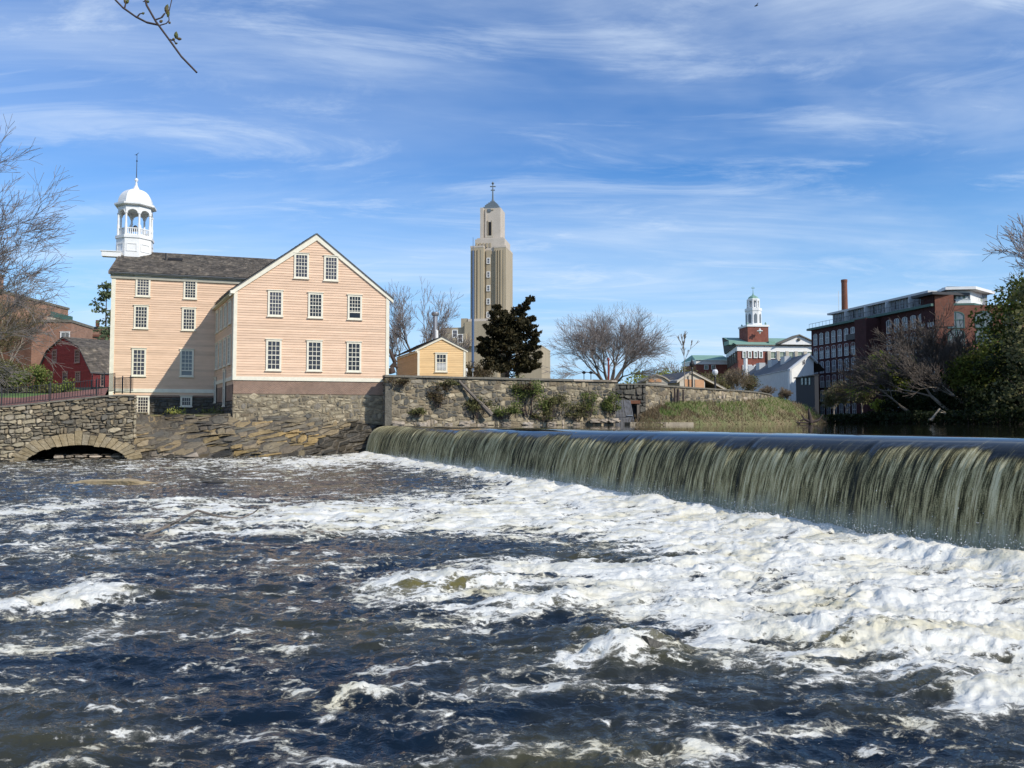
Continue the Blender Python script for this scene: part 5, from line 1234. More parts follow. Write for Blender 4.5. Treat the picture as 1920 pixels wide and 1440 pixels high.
slab(sh, 'roof', M['slate'], YP(uaY, 0, zAp+.2), YP(FY.len+.25, 0, zE-s2_*.2+.16), YP(FY.len+.25, 8.2, zE-s2_*.2+.16), YP(uaY, 8.2, zAp+.2), .05)
shingle_roof(sh, YP(-.27, 0, zE-s_*.2+.17), YP(-.27, 8.2, zE-s_*.2+.17), YP(uaY, 0, zAp+.21), YP(uaY, 8.2, zAp+.21), .22, .25, seed=9)
o = win_px(sh, FY, 815.5, 662, 838.5, 697, cols=3, rows=4, fr=.14)
b = MB(); u0, u1 = FY.u_at(819), FY.u_at(835); z0, z1 = FY.z_at(827, 693), FY.z_at(827, 681)
for i in range(5): b.fbox(FY, u0, u1, .075, .10, z0+(z1-z0)*i/5, z0+(z1-z0)*(i+.62)/5)
b.build('shutter_slats', M['white'], sh, kind='stuff')
c = P(816, 640, 66.0); st = MB(); zt_2 = P(816, 586, 66).z
st.lathe((c.x, c.y, 0), [(.30, c.z-.4), (.30, c.z+.1), (.20, c.z+.15), (.20, zt_2-.25)], 12); st.build('stovepipe', M['steel'], sh)
b = MB(); b.lathe((c.x, c.y, 0), [(.18, zt_2-.3), (.30, zt_2-.26), (.34, zt_2-.1), (.34, zt_2-.02), (.30, zt_2+.02), (.1, zt_2+.07)], 14); b.build('pipe_cap', M['steel'], sh)
b = MB(); b.lathe((c.x+.12, c.y-.12, 0), [(.16, c.z-.1), (.14, c.z+.9), (.02, c.z+1.0)], 8); b.build('flashing', M['white'], sh)
# ---------------------------------------------------------------- city hall tower
YT = 205.0; s_ = YT/FPX
ct = thing('city_hall_tower', 'tall buff brick art deco tower with stepped grey cap and weathervane', 'tower', (P(922, 700, YT).x, YT, g5))
rotT = R(-11); 
def tb(name, cx, w, y0, y1, m, d=None, dv=0.):
    """square block centred on pixel column cx, w px wide, between pixel rows"""
    c = P(cx, (y0+y1)/2, YT+6); hw = w*(YT)/FPX/2; d = d or hw
    F = Fr((c.x-hw*math.cos(rotT), c.y-hw*math.sin(rotT)-0), d=(math.cos(rotT), math.sin(rotT)))
    b = MB(); b.fbox(F, 0, 2*hw, -d-dv, d+dv, z_px(cx, y1, YT), z_px(cx, y0, YT)); return b.build(name, m, ct), F, hw, d
hwm = 32*s_
tb('shaft', 921.5, 57, 463, 602, M['tower'], d=hwm-.8)
for x, w in ((902.0, 25.5), (944.0, 23.5)): tb('pilaster', x, w, 462, 603, M['tower'], d=hwm+.2)
for x, w in ((902.0, 26), (944.0, 24)): tb('pilaster_cap', x, w, 458.5, 462, M['tower_top'], d=hwm+.25)
for x in (894, 899, 904, 910): tb('rib', x, 1.6, 466, 603, M['tower'], d=hwm+.5)
for x in (937, 941.5, 946, 951): tb('rib', x, 1.4, 466, 603, M['tower'], d=hwm+.5)
tb('central_bay', 922, 9, 466, 603, M['tower'], d=hwm-.45)
tb('belt', 924, 58, 444, 468, M['tower_top'], d=hwm-.7)
tb('belt_cap', 924, 52, 441, 445, M['tower_top'], d=hwm-1.2)
tb('lantern_stage', 924, 38, 384, 442, M['tower_top'], d=19*s_)
for x in (907.5, 940): tb('lantern_pier', x, 6, 383, 442, M['tower_top'], d=20*s_)
tb('lantern_pier', 915, 2.5, 388, 440, M['tower_top'], d=19.6*s_); tb('lantern_pier', 932.5, 2.5, 388, 440, M['tower_top'], d=19.6*s_)
tb('lantern_window', 922.5, 6, 410, 437, M['dark'], d=19.3*s_); tb('window_surround', 919, 1.2, 407, 438, M['tower'], d=19.9*s_); tb('window_surround', 926, 1.2, 407, 438, M['tower'], d=19.9*s_)
tb('balconet', 922.5, 13, 436.5, 440, M['limestone'], d=20.6*s_); tb('eagle_relief', 921, 7, 385.5, 391, M['zinc'], d=20*s_); tb('eagle_relief', 921, 18, 386, 388, M['tower'], d=19.7*s_)
for i, (w, y0, y1) in enumerate(((31, 379.5, 383), (26, 375.5, 379.5), (21, 372.5, 375.5), (15, 369.5, 372.5), (9, 366.5, 369.5))): tb('roof_step', 924, w, y0, y1, M['zinc'], d=w/2*s_)
for i in range(8): tb('carved_panel', 900+i*6.2, 3.4, 452, 460, M['tower'], d=hwm-.55)
cT = P(924, 400, YT+6)
b = MB(); b.bar((cT.x, cT.y, z_px(924, 368, YT)), (cT.x, cT.y, z_px(924, 330, YT)), .28, .12); b.bar((cT.x, cT.y, z_px(924, 368, YT)), (cT.x, cT.y, z_px(924, 362, YT)), .6, .3)
for y, w in ((337, 5.5), (344, 4)): b.bar((cT.x-w*s_, cT.y, z_px(924, y, YT)), (cT.x+w*s_, cT.y, z_px(924, y, YT)), .16); 
b.lathe((cT.x, cT.y, z_px(924, 331, YT)), [(.05,-.5),(.4,0),(.05,.5)], 8); b.build('weathervane', M['zinc'], ct)
F_t = None
_, Fb, hwb, db = tb('bay_recess', 922, 7.5, 478, 603, M['tower'], d=hwm-.42)
for y in (486, 512, 538, 563, 588):
    Fv = Fr(Fb(0, 0, 0)+Vector((0, 0, 0)), d=Fb.d); window(ct, Fv, hwb, z_px(922, y+6, YT), 7.0*s_, 11.5*s_, 2, 2, fm='white', v=hwm-.40, fr=.2, trim=False, dep=.2)
tb('lower_band', 925, 80, 597, 604, M['tower_top'], d=hwm+1.5); tb('lower_block', 925, 84, 604, 650, M['tower'], d=hwm+4)
tb('lower_wing', 890, 110, 614, 720, M['tower'], d=hwm+2); tb('lower_wing', 865, 46, 627, 720, M['tower'], d=hwm+3); tb('step_block', 877, 12, 595, 616, M['tower'], d=4)
tb('east_wing', 1000, 50, 650, 720, M['tower'], d=8); tb('wing_cap', 1000, 51, 649, 651, M['limestone'], d=8.3)
Fv = Fr(P(840, 700, YT-9.2), d=(1, 0)); window(ct, Fv, 2.0, z_px(860, 643, YT), 1.4, 2.0, 2, 2, fm='white', fr=.2, trim=False, v=3.8)
window(ct, Fv, 22*s_, z_px(860, 643, YT-9), 1.4, 2.2, 2, 2, fm='white', fr=.2, trim=False, v=.3)
# radio mast
c = P(886.5, 700, 120); b = MB(); b.bar((c.x, c.y, g5), (c.x, c.y, P(886, 540, 120).z), .22, .2, 6); b.bar((c.x, c.y, P(886, 540, 120).z), (c.x, c.y, P(886.5, 470, 120).z), .16, .14); b.bar((c.x, c.y, P(886.5, 470, 120).z), (c.x, c.y, P(887, 445, 120).z), .05, .03)
M['mast'] = mat('blue grey mast', (.07, .12, .22), .5); o = b.build('mast', M['mast']); tag(o, 'thin blue grey radio mast beside the tall tower', 'mast')
# ---------------------------------------------------------------- school with cupola
YS = 235.0; ss = YS/FPX
sc_ = thing('school_building', 'brick and white school with green copper roof and white cupola tower', 'school', (P(1420, 700, YS).x, YS, g5))
cS = P(1383.5, 700, YS); FSf = Fr((cS.x, cS.y), d=(math.cos(R(6)), math.sin(R(6)))); kl = (1362-960)/FPX
eL = P(1363, 700, YS+30); FSl = Fr((eL.x, eL.y), (cS.x, cS.y))
def zs(y): return P(1384, y, YS).z
Ls = 175*ss
b = MB(); n4 = [FSf(0,0,0), FSf(Ls,0,0), FSf(Ls,0,0)+Vector((0,40,0)), FSl(0,0,0)]
def hexz(p4, z0, z1): q = MB(); q.hex([Vector((p.x, p.y, z0)) for p in p4]+[Vector((p.x, p.y, z1)) for p in p4]); return q
hexz(n4, g5-2, zs(658)).build('wall', M['brick_school'], sc_)
hexz([FSf(-.2,.2,0), FSf(Ls,.2,0), n4[2], FSl(0,.2,0)], zs(658), zs(648)).build('frieze', M['white'], sc_)
hexz([FSf(-.7,.7,0), FSf(Ls,.7,0), n4[2], FSl(-.5,.7,0)], zs(648), zs(646)).build('cornice', M['coping'], sc_)
b = MB(); e0, e1 = FSf(-.7, .7, zs(646)), FSf(Ls, .7, zs(646)); zrs = P(1400, 633, YS+13).z; r0, r1 = FSf(.5, -13, zrs), FSf(Ls, -13, zrs); bk0 = Vector(FSl(-.5, .7, zs(646)))
b.quad(e0, e1, r1, r0); b.quad(e0, r0, bk0); b.quad(bk0, r0, r1, Vector((r1.x, r1.y+14, zs(646)))); b.build('roof', M['copper'], sc_)
b = MB(); b.add([e0+Vector((-.05,-.1,0)), r0+Vector((-.3,0,0)), bk0+Vector((-.1,0,0))], [(0, 1, 2)]); b.build('gable', M['slate'], sc_)
for x in (1396.5, 1406.5, 1417.5, 1427.5): win_px(sc_, FSf, x-3.6, 658.5, x+3.6, 671.5, cols=2, rows=2, fm='white', gm='shade', fr=.25, trim=False, dep=.3)
for x in (1442, 1459, 1476, 1493, 1510): b = MB(); u = FSf.u_at(x); b.fbox(FSf, u-.45*1, u+.45, 0.05, .7, g5, zs(658)); b.build('pilaster', M['limestone'], sc_)
for x in (1450.5, 1467.5, 1484.5, 1501.5, 1519): win_px(sc_, FSf, x-6, 658.5, x+6, 673, cols=2, rows=2, fm='white', gm='shade', fr=.25, trim=False, dep=.3)
for y in (684,):
    for x in (1396.5, 1406.5, 1417.5, 1427.5, 1450, 1467): win_px(sc_, FSf, x-3.6, y, x+3.6, y+13, cols=2, rows=2, fm='white', gm='glass', fr=.25, trim=False, dep=.3)
for k_ in range(5):
    u = FSl.len*(.12+.18*k_); b = MB(); b.fbox(FSl, u-.8, u+.8, .02, .3, zs(676), zs(661)); b.build('side_window', M['glass'], sc_)
    b = MB(); b.fbox(FSl, u+FSl.len*.09-.5, u+FSl.len*.09+.5, .02, .5, zs(680), zs(658)); b.build('side_pilaster', M['coping'], sc_)
# pediment
u0, u1 = FSf.u_at(1461), FSf.u_at(1530); um = FSf.u_at(1496); b = MB(); b.prism(FSf, [(u0, zs(645.5)), (u1, zs(645.5)), (um, zs(627.5))], -3, 1.2); b.build('pediment', M['white'], sc_)
for a, c in ((u0-.8, um), (u1+.8, um)): b = MB(); b.prism(FSf, [(a, zs(646)), (c, zs(628.5)), (c, zs(626.5)), (a, zs(644))][::(1 if a < c else -1)], -3, 1.9); b.build('pediment_cornice', M['coping'], sc_)
b = MB(); b.lathe(FSf(um, 1.3, zs(638)), [(.5, 0), (.6, .4), (.1, .8)], 8); b.build('ornament', M['coping'], sc_)
# roof dormers
for x in (1379, 1455): u = FSf.u_at(x); b = MB(); b.fbox(FSf, u-1, u+1, -6, -2, zs(645), zs(638)); b.build('dormer', M['copper'], sc_)
# cupola tower
uc_ = FSf.u_at(1413); YC = FSf(uc_, -8, 0); cy_ = P(1413, 620, YC.y); sc2 = YC.y/FPX
def zc_(y): return P(1413, y, YC.y).z
b = MB(); b.lathe((cy_.x, cy_.y, 0), [(20*sc2*1.414, zs(646)), (20*sc2*1.414, zc_(615))], 4, math.pi/4+R(6)); b.build('tower_base', M['brick_school'], sc_)
b = MB(); b.lathe((cy_.x, cy_.y, 0), [(21.5*sc2*1.414, zc_(615)), (21.5*sc2*1.414, zc_(611.5)), (19*sc2*1.414, zc_(611))], 4, math.pi/4+R(6)); b.build('tower_cornice', M['white'], sc_)
fd = Fr((cy_.x-20*sc2, cy_.y-20*sc2-.0), d=(math.cos(R(6)), math.sin(R(6)))); b = MB(); cc = fd(FSf.len*0+20.8*sc2, 2.1*1, zc_(624)); 
b.v = []; b.f = []; r_ = 5.2*sc2
for a in range(4): t0 = math.pi/2*a; b.bar(cc, cc+Vector((math.cos(t0)*r_, 0, math.sin(t0)*r_)), .35, .12)
b.lathe(cc, [(.1,-.5),(.8,0),(.1,.5)], 8); b.build('clock_emblem', M['white'], sc_)
b = MB(); b.lathe((cy_.x, cy_.y, 0), [(14.5*sc2, zc_(611)), (14.5*sc2, zc_(585)), (15.6*sc2, zc_(584)), (15.6*sc2, zc_(579)), (11*sc2, zc_(578.5)), (11*sc2, zc_(577.5))], 8, math.pi/8); b.build('octagon_stage', M['white'], sc_)
for i in range(8):
    t0 = math.pi/4*i+R(0); n2 = Vector((math.cos(t0), math.sin(t0))); p0 = Vector((cy_.x, cy_.y))+n2*(14.5*sc2*math.cos(math.pi/8)+.02); F = Fr(p0, d=(-n2.y, n2.x)); 
    if F.n.dot(n2) < 0: F.n = -F.n
    w2 = 2.6*sc2; b = MB(); b.prism(F, [(-w2, zc_(607)), (w2, zc_(607)), (w2, zc_(592)), (0, zc_(589)), (-w2, zc_(592))], 0, .1); b.build('louvre_opening', M['zinc'], sc_)
    t1 = t0+math.pi/8; b = MB(); c = (cy_.x+10.3*sc2*math.cos(t1), cy_.y+10.3*sc2*math.sin(t1), 0); b.lathe(c, [(.30, zc_(577.5)), (.26, zc_(564))], 8); b.build('column', M['white'], sc_)
b = MB(); b.lathe((cy_.x, cy_.y, 0), [(6.5*sc2, zc_(577.5)), (6.5*sc2, zc_(565))], 8); b.build('lantern_core', M['greywall'], sc_)
b = MB(); b.lathe((cy_.x, cy_.y, 0), [(11.3*sc2, zc_(565)), (11.8*sc2, zc_(562)), (11*sc2, zc_(561))], 8, math.pi/8); b.build('lantern_cornice', M['white'], sc_)
b = MB(); b.lathe((cy_.x, cy_.y, 0), [(10*sc2, zc_(561)), (8.5*sc2, zc_(557.5)), (5*sc2, zc_(555)), (1.5*sc2, zc_(553)), (.6*sc2, zc_(549)), (.1*sc2, zc_(536))], 8, math.pi/8); b.bar((cy_.x-.5, cy_.y, zc_(540)), (cy_.x+.5, cy_.y, zc_(540)), .12); b.build('dome_spire', M['copper'], sc_)
for x in (-17, 17):
    for y in (-17, 17): b = MB(); b.lathe((cy_.x+x*sc2, cy_.y+y*sc2, 0), [(.35, zc_(611.5)), (.2, zc_(609.5)), (.35, zc_(609)), (.03, zc_(606))], 6); b.build('urn', M['copper'], sc_)
# school annex
YX = 260.0; aX = P(1306, 700, YX); an = thing('school_annex', 'second brick school wing with green copper roof, left of the cupola building', 'school', (aX.x, YX, g5))
FX = Fr((aX.x, YX), d=(math.cos(R(5)), math.sin(R(5)))); zx = lambda y: P(1320, y, YX).z
b = MB(); b.fbox(FX, 0, 12, -15, 0, g5, zx(683)); b.build('wall', M['brick_school'], an); b = MB(); b.fbox(FX, -.2, 12, -15, .3, zx(683), zx(675)); b.build('frieze', M['white'], an)
b = MB(); b.quad(FX(-.6, .8, zx(675)), FX(12, .8, zx(675)), FX(12, -8, zx(662)), FX(1.0, -8, zx(662))); b.quad(FX(-.6, .8, zx(675)), FX(1, -8, zx(662)), FX(-.6, -16, zx(675))); b.build('roof', M['copper'], an)
for x in (1325, 1338.5): win_px(an, FX, x-4, 684, x+4, 693, cols=2, rows=1, fm='white', gm='shade', fr=.2, trim=False)
# long pale grey building with white gable
Yg = 168.0; cg = P(1480, 700, Yg); el = P(1400, 700, Yg+34); FgS = Fr((el.x, el.y), (cg.x, cg.y)); er = P(1526, 700, Yg+6); FgG = Fr((cg.x, cg.y), (er.x, er.y))
gb = thing('grey_long_building', 'long pale grey building with dark roof and white gable end behind the curved wall', 'building', (cg.x, cg.y, g5))
zgE = P(1480, 692, Yg).z; zgA = P(1516, 664, Yg+4).z; uG = FgG.u_at(1516); zg0 = UP-1
b = MB(); b.prism(FgG, [(0.05, zg0), (FgG.len, zg0), (FgG.len, zgE+2.4), (uG, zgA), (0.05, zgE)], -.02, -.4); b.build('gable_wall', M['white'], gb)
b = MB(); b.fbox(FgS, -25, FgS.len, -.5, -.05, zg0, zgE); b.build('side_wall', M['greywall'], gb)
dg = Vector((-FgS.d.x, -FgS.d.y, 0))
b = MB(); A_, B_, = FgG(-.5, .5, zgE-.2), FgG(uG, .5, zgA+.25); b.quad(A_, B_, B_+dg*75, A_+dg*75); C_ = FgG(FgG.len+4, .5, zgE+.2); b.quad(B_, C_, C_+dg*75, B_+dg*75); b.build('roof', M['slate'], gb)
b = MB(); b.prism(FgG, [(-.5, zgE-.5), (uG, zgA-.3), (uG, zgA+.25), (-.5, zgE)], .1, .5); b.prism(FgG, [(uG, zgA-.3), (FgG.len+1, zgE+1.6), (FgG.len+1, zgE+2.2), (uG, zgA+.25)], .1, .5); b.build('rake_board', M['greywall'], gb)
window(gb, FgG, FgG.u_at(1508), zgE+1.2, 1.0, 1.5, 2, 2, fm='greywall', trim=False)
for k_ in range(14): window(gb, FgS, FgS.len-3-k_*3.4, zgE-9.0, 1.0, 1.5, 1, 2, fm='greywall', trim=False)
for f in (.15, .38, .62, .86):
    q = A_.lerp(B_, .72)+dg*(6+f*44); b = MB(); b.box((q.x-.8, q.y-1.4, q.z-.6), (q.x+.8, q.y+1.4, q.z+1.3)); b.build('roof_monitor', M['greywall'], gb)
b = MB(); q = P(1398, 690, Yg+20); b.lathe((q.x, q.y, 0), [(.55, g5), (.5, P(1398, 672, Yg+20).z), (.7, P(1398, 671, Yg+20).z)], 8); b.build('vent_stack', M['white'], gb)
M['siding_shade'] = mat('shade-darkened siding', (.03, .032, .038), .8)  # near-black because the shade over the low block is put into its colour
# dark low block before it
Yd = 150; q0, q1 = P(1492, 700, Yd+14), P(1527, 700, Yd+4); Fd = Fr((q0.x, q0.y), (q1.x, q1.y)); dk = thing('low_dark_block', 'low dark shaded wing between the white gable and the brick mill', 'building', (q0.x, q0.y, UP))
b = MB(); b.fbox(Fd, 0, Fd.len, -.8, 0, UP-.5, P(1500, 702, Yd).z); b.build('wall', M['siding_shade'], dk); b = MB(); b.fbox(Fd, -.3, Fd.len+.1, -.9, .4, P(1500, 702, Yd).z, P(1500, 700, Yd).z); b.build('eave', M['iron'], dk)
for x in (1505, 1512, 1519): win_px(dk, Fd, x-2, 708, x+2, 722, cols=1, rows=2, gm='glass2', fm='green_paint', fr=.12, trim=False)
# ---------------------------------------------------------------- garages and lamps
Yg2 = 96.0; a, c = P(1274.5, 724, Yg2), P(1337, 724, Yg2+1.5); Fg = Fr((a.x, a.y), (c.x, c.y)); ga = thing('double_garage', 'pale low garage with two peach doors under a shallow gable', 'garage', (a.x, a.y, g5))
zE2 = P(1275, 713, Yg2).z; zA2 = P(1297, 697, Yg2).z; u2 = Fg.u_at(1297); Lg = Fg.u_at(1322)
b = MB(); b.prism(Fg, [(0, g5-.1), (Lg, g5-.1), (Lg, zE2), (u2, zA2), (0, zE2)], 0, -8); b.build('wall', M['garage'], ga)
b = MB(); q = [Fg(-.4, .3, zE2-.3), Fg(u2, .3, zA2+.1), Fg(u2, -8, zA2+.1), Fg(-.4, -8, zE2-.3)]; b.quad(*q); b.quad(Fg(u2, .3, zA2+.1), Fg(Lg+3, .3, zE2-1.0), Fg(Lg+3, -8, zE2-1.0), Fg(u2, -8, zA2+.1)); b.build('roof', M['slate'], ga)
b = MB(); b.prism(Fg, [(-.5, zE2-.35), (u2, zA2-.15), (u2, zA2+.15), (-.5, zE2-.05)], .0, .25); b.prism(Fg, [(u2, zA2-.15), (Lg+3, zE2-1.2), (Lg+3, zE2-.95), (u2, zA2+.15)], .0, .25); b.build('rake_board', M['garage'], ga)
b = MB(); b.fbox(Fg, Lg+.02, Lg+2.8, -6, -.1, g5-.1, zE2-1.3); b.build('lean_to', M['yellow'], ga)
for x0, x1 in ((1283.5, 1299.5), (1303, 1320)): b = MB(); b.fbox(Fg, Fg.u_at(x0), Fg.u_at(x1), .0, .08, g5-.1, P(1290, 711, Yg2).z); b.build('garage_door', M['peach'], ga)
Yh = 88.0; a, c = P(1211, 718, Yh), P(1252, 718, Yh); Fh2 = Fr((a.x, a.y), (c.x, c.y)); gs = thing('gambrel_shed', 'small pale gambrel roofed shed peeking over the curved wall', 'shed', (a.x, a.y, g5)); l_ = Fh2.len; zz = lambda y: P(1230, y, Yh).z
b = MB(); b.prism(Fh2, [(0, g5-.1), (l_, g5-.1), (l_, zz(715)), (l_*.82, zz(709)), (l_*.5, zz(705)), (l_*.18, zz(709)), (0, zz(715))], 0, -5); b.build('wall', M['garage'], gs)
for a_, z_a, c_, z_c in ((-.1, 716, .17, 708.5), (.17, 708.5, .5, 704.2), (.5, 704.2, .83, 708.5), (.83, 708.5, 1.1, 716)):
    b = MB(); b.hex([Fh2(l_*a_, .2, zz(z_a)), Fh2(l_*c_, .2, zz(z_c)), Fh2(l_*c_, -5, zz(z_c)), Fh2(l_*a_, -5, zz(z_a)), Fh2(l_*a_, .2, zz(z_a)+.18), Fh2(l_*c_, .2, zz(z_c)+.18), Fh2(l_*c_, -5, zz(z_c)+.18), Fh2(l_*a_, -5, zz(z_a)+.18)]); b.build('roof', M['limestone'], gs)
for x in (1222, 1235): b = MB(); u = Fh2.u_at(x); b.prism(Fh2, [(u-.35, zz(716.5)), (u+.35, zz(716.5)), (u+.35, zz(712)), (u, zz(710)), (u-.35, zz(712))], 0.01, .06); b.build('shed_window', M['peach'], gs)
ds = thing('dark_shed', 'low dark roofed shed with orange brown front between the two pale sheds', 'shed', tuple(P(1260, 720, 100))); Fh3 = Fr(P(1248, 720, 99), P(1277, 720, 99)); b = MB(); b.fbox(Fh3, 0, Fh3.len, -5, 0, g5-.1, P(1260, 713, 99).z); b.build('wall', M['rust'], ds)
b = MB(); z_0, z_1 = P(1260, 713, 99).z, P(1260, 704, 99).z; b.quad(Fh3(-1.5, .3, z_0), Fh3(Fh3.len+.3, .3, z_0), Fh3(Fh3.len+.3, -3, z_1), Fh3(-1.5, -3, z_1)); b.build('roof', M['slate'], ds)
M['globe'] = mat('lamp globe', (.75, .76, .78), .35)
for (px, py0, py1, Yl, lab) in ((1298, 724, 680, 96, 'taller black street lamp rising behind the double garage'), (1341, 726, 694, 84, 'black street lamp with white globe right of the double garage')):
    q = P(px, py0, Yl); t_ = P(px, py1, Yl).z; lt = thing('street_lamp', lab, 'street lamp', (q.x, q.y, g5), 'street lamps along the curved wall')
    b = MB(); h_ = t_-g5; b.lathe((q.x, q.y, g5-.1), [(.28, 0), (.26, .4), (.12, .6), (.09, h_-.7), (.16, h_-.65), (.10, h_-.5)], 8); b.build('pole', M['iron'], lt)
    b = MB(); b.lathe((q.x, q.y, t_-.55), [(.16, 0), (.30, .18), (.33, .4), (.24, .58), (.06, .68)], 10); b.build('globe', M['globe'] if px > 1300 else M['iron'], lt)
    b = MB(); b.lathe((q.x, q.y, t_+.10), [(.2, 0), (.05, .25), (.03, .5)], 8); b.build('lamp_cap', M['iron'], lt)
# red pole and small things on the wall terrace
q = P(1141, 712, 78); b = MB(); b.bar((q.x, q.y, g5), (q.x, q.y, P(1141, 676, 78).z), .10, .09, 8); b.lathe((q.x, q.y, P(1141, 676, 78).z), [(.14, 0), (.18, .05), (.06, .3)], 8); b.lathe((q.x, q.y, g5), [(.8, 0), (.5, .35), (.2, .5)], 8); o = b.build('red_pole', mat('red pole', (.22, .03, .02), .6)); tag(o, 'dark red pole standing in front of the big round bare tree', 'pole')
for x, lab in ((1095, 'left of two small black lamps on the green hedge'), (1108, 'right of two small black lamps on the green hedge')):
    q = P(x, 710, 75); b = MB(); b.bar((q.x, q.y, g5), (q.x, q.y, P(x, 701, 75).z), .04, None, 5); b.lathe((q.x, q.y, P(x, 701, 75).z), [(.1, 0), (.22, .15), (.03, .3)], 6); o = b.build('garden_lamp', M['iron']); tag(o, lab, 'lamp', 'small black lamps by the hedge')
for x, lab in ((874.5, 'left white post lamp beside the yellow shed'), (886.5, 'right white post lamp beside the yellow shed')):
    q = P(x, 700, 66); b = MB(); b.bar((q.x, q.y, g5), (q.x, q.y, P(x, 697, 66).z), .03, None, 5); b.lathe((q.x, q.y, P(x, 698, 66).z), [(.06, 0), (.12, .12), (.09, .3), (.02, .36)], 8); o = b.build('post_lamp', M['globe']); tag(o, lab, 'lamp', 'white post lamps by the shed')
# ---------------------------------------------------------------- brick mill on the right bank
YM = 190.0; ma_ = P(1523, 720, YM); VPk = (666-960)/FPX; dM = Vector((-VPk*-1, -1)).normalized() if False else Vector((-VPk, -1)).normalized()
FM = Fr((ma_.x, ma_.y), d=dM)            # long river facade, far to near
if FM.n.x > 0: FM.n = -FM.n
bm = thing('brick_mill', 'huge dark red brick factory mill in shade with arched windows and grey rooftop storey', 'mill', (ma_.x, ma_.y, UP))
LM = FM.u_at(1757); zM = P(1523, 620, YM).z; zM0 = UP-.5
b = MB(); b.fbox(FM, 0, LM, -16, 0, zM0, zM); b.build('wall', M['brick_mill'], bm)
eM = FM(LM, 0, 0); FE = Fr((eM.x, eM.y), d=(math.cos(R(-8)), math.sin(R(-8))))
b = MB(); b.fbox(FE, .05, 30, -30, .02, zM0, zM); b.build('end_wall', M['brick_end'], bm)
b = MB(); b.fbox(FM, -.8, LM, -16.5, .8, zM, zM+.5); b.build('cornice', M['green_paint'], bm)
for zz_ in (zM-5.3, zM-12.6): b = MB(); b.fbox(FM, 0.1, LM-.1, .01, .10, zz_, zz_+1.0); b.build('brick_course', M['brick_dim'], bm)
floors = [zM-3.9-3.45*i for i in range(6)]
def arch_win(root, F, u, z, w, h, v=.0, m='greywall', g='glass2'):
    key = ('aw', w, h, m, g)
    if key not in _wc:
        b = MB(); fr_ = .14; n = 5
        b.box((-w/2, -.12, 0), (-w/2+fr_, 0, h-w/4)); b.box((w/2-fr_, -.12, 0), (w/2, 0, h-w/4)); b.box((-w/2+fr_, -.12, 0), (w/2-fr_, 0, .14)); b.box((-.06, -.12, .14), (.06, 0, h)); b.box((-w/2+fr_, -.13, h*.5-.08), (w/2-fr_, -.0, h*.5+.08))
        for i in range(n):
            t0, t1 = math.pi*i/n, math.pi*(i+1)/n
            p = [(-math.cos(t)*w/2*k, h-w/4+math.sin(t)*w/4*k) for t, k in ((t0, 1), (t1, 1), (t1, .8), (t0, .8))]
            b.hex([(p[0][0], -.12, p[0][1]), (p[1][0], -.12, p[1][1]), (p[2][0], -.12, p[2][1]), (p[3][0], -.12, p[3][1]), (p[0][0], 0, p[0][1]), (p[1][0], 0, p[1][1]), (p[2][0], 0, p[2][1]), (p[3][0], 0, p[3][1])])
        f_ = mesh_of('window', b.v, b.f, M[m])
        b = MB(); pts = [(-w/2+.05, 0.02), (w/2-.05, 0.02), (w/2-.05, h-w/4)]+[(math.cos(math.pi*i/5)*(w/2-.05), h-w/4+math.sin(math.pi*i/5)*w/4*.9) for i in range(1, 5)]+[(-w/2+.05, h-w/4)]
        b.add([(x, -.04, z_) for x, z_ in pts], [tuple(range(len(pts)))]); _wc[key] = (f_, mesh_of('pane', b.v, b.f, M[g]))
    f_, g_m = _wc[key]; o = bpy.data.objects.new('window', f_); COL.objects.link(o); o.parent = root; o.location = F(u, v+.01, z)-wl(root); o.rotation_euler = (0, 0, math.atan2(F.n.x, -F.n.y))
    c = bpy.data.objects.new('pane', g_m); COL.objects.link(c); c.parent = o
uw_ = [FM.u_at(1531.7+11.1*i+.25*i*i*.5) for i in range(9)]
step_ = (uw_[8]-uw_[0])/8
us_ = [uw_[0]+step_*i for i in range(60) if uw_[0]+step_*i < LM-1]
bay0, bay1 = FM.u_at(1633), FM.u_at(1655)
for u in us_:
    if bay0-.5 < u < bay1+.5: continue
    for z_ in floors: arch_win(bm, FM, u, z_, 1.5, 2.9, v=.0)
b = MB(); b.fbox(FM, bay0, bay1, .01, 3.6, zM0, zM-.3); b.build('stair_tower', M['brick_mill'], bm)
for i, z_ in enumerate(floors[:1]): b = MB(); b.fbox(FM, bay0-6, bay0, .1, 1.6, z_-.2, z_+.0); b.fbox(FM, bay0-6, bay0, 1.5, 1.6, z_, z_+1.1); b.build('balcony', M['iron'], bm)
for k_ in range(4):
    for z_ in floors: arch_win(bm, FE, 3.8+k_*5.0, z_-.5, 3.1, 3.3, m='green_paint', g='glass2')
# rooftop storey
ph0, ph1 = FM.u_at(1556), FM.u_at(1742); zP1 = P(1556, 590, FM(ph0, 0, 0).y).z
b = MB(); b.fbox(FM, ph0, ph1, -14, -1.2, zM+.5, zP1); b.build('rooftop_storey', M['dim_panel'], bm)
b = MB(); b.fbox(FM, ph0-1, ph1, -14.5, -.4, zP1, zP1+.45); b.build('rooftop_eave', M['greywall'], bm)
k_ = ph0+1.2; b = MB(); j_ = 0
while k_ < ph1-1.2:
    if j_ % 4 != 3: window(bm, FM, k_, zM+1.2, .95, 2.1, 1, 2, fm='dim_panel', gm='glass', v=-1.18, fr=.08, trim=False).rotation_euler = (0, 0, math.atan2(FM.n.x, -FM.n.y))
    else: c_ = MB(); c_.fbox(FM, k_-.1, k_+.1, -1.2, .1, zM+.5, zP1-.02); c_.build('divider', M['greywall'], bm)
    k_ += 1.75; j_ += 1
b = MB(); n_ = 0
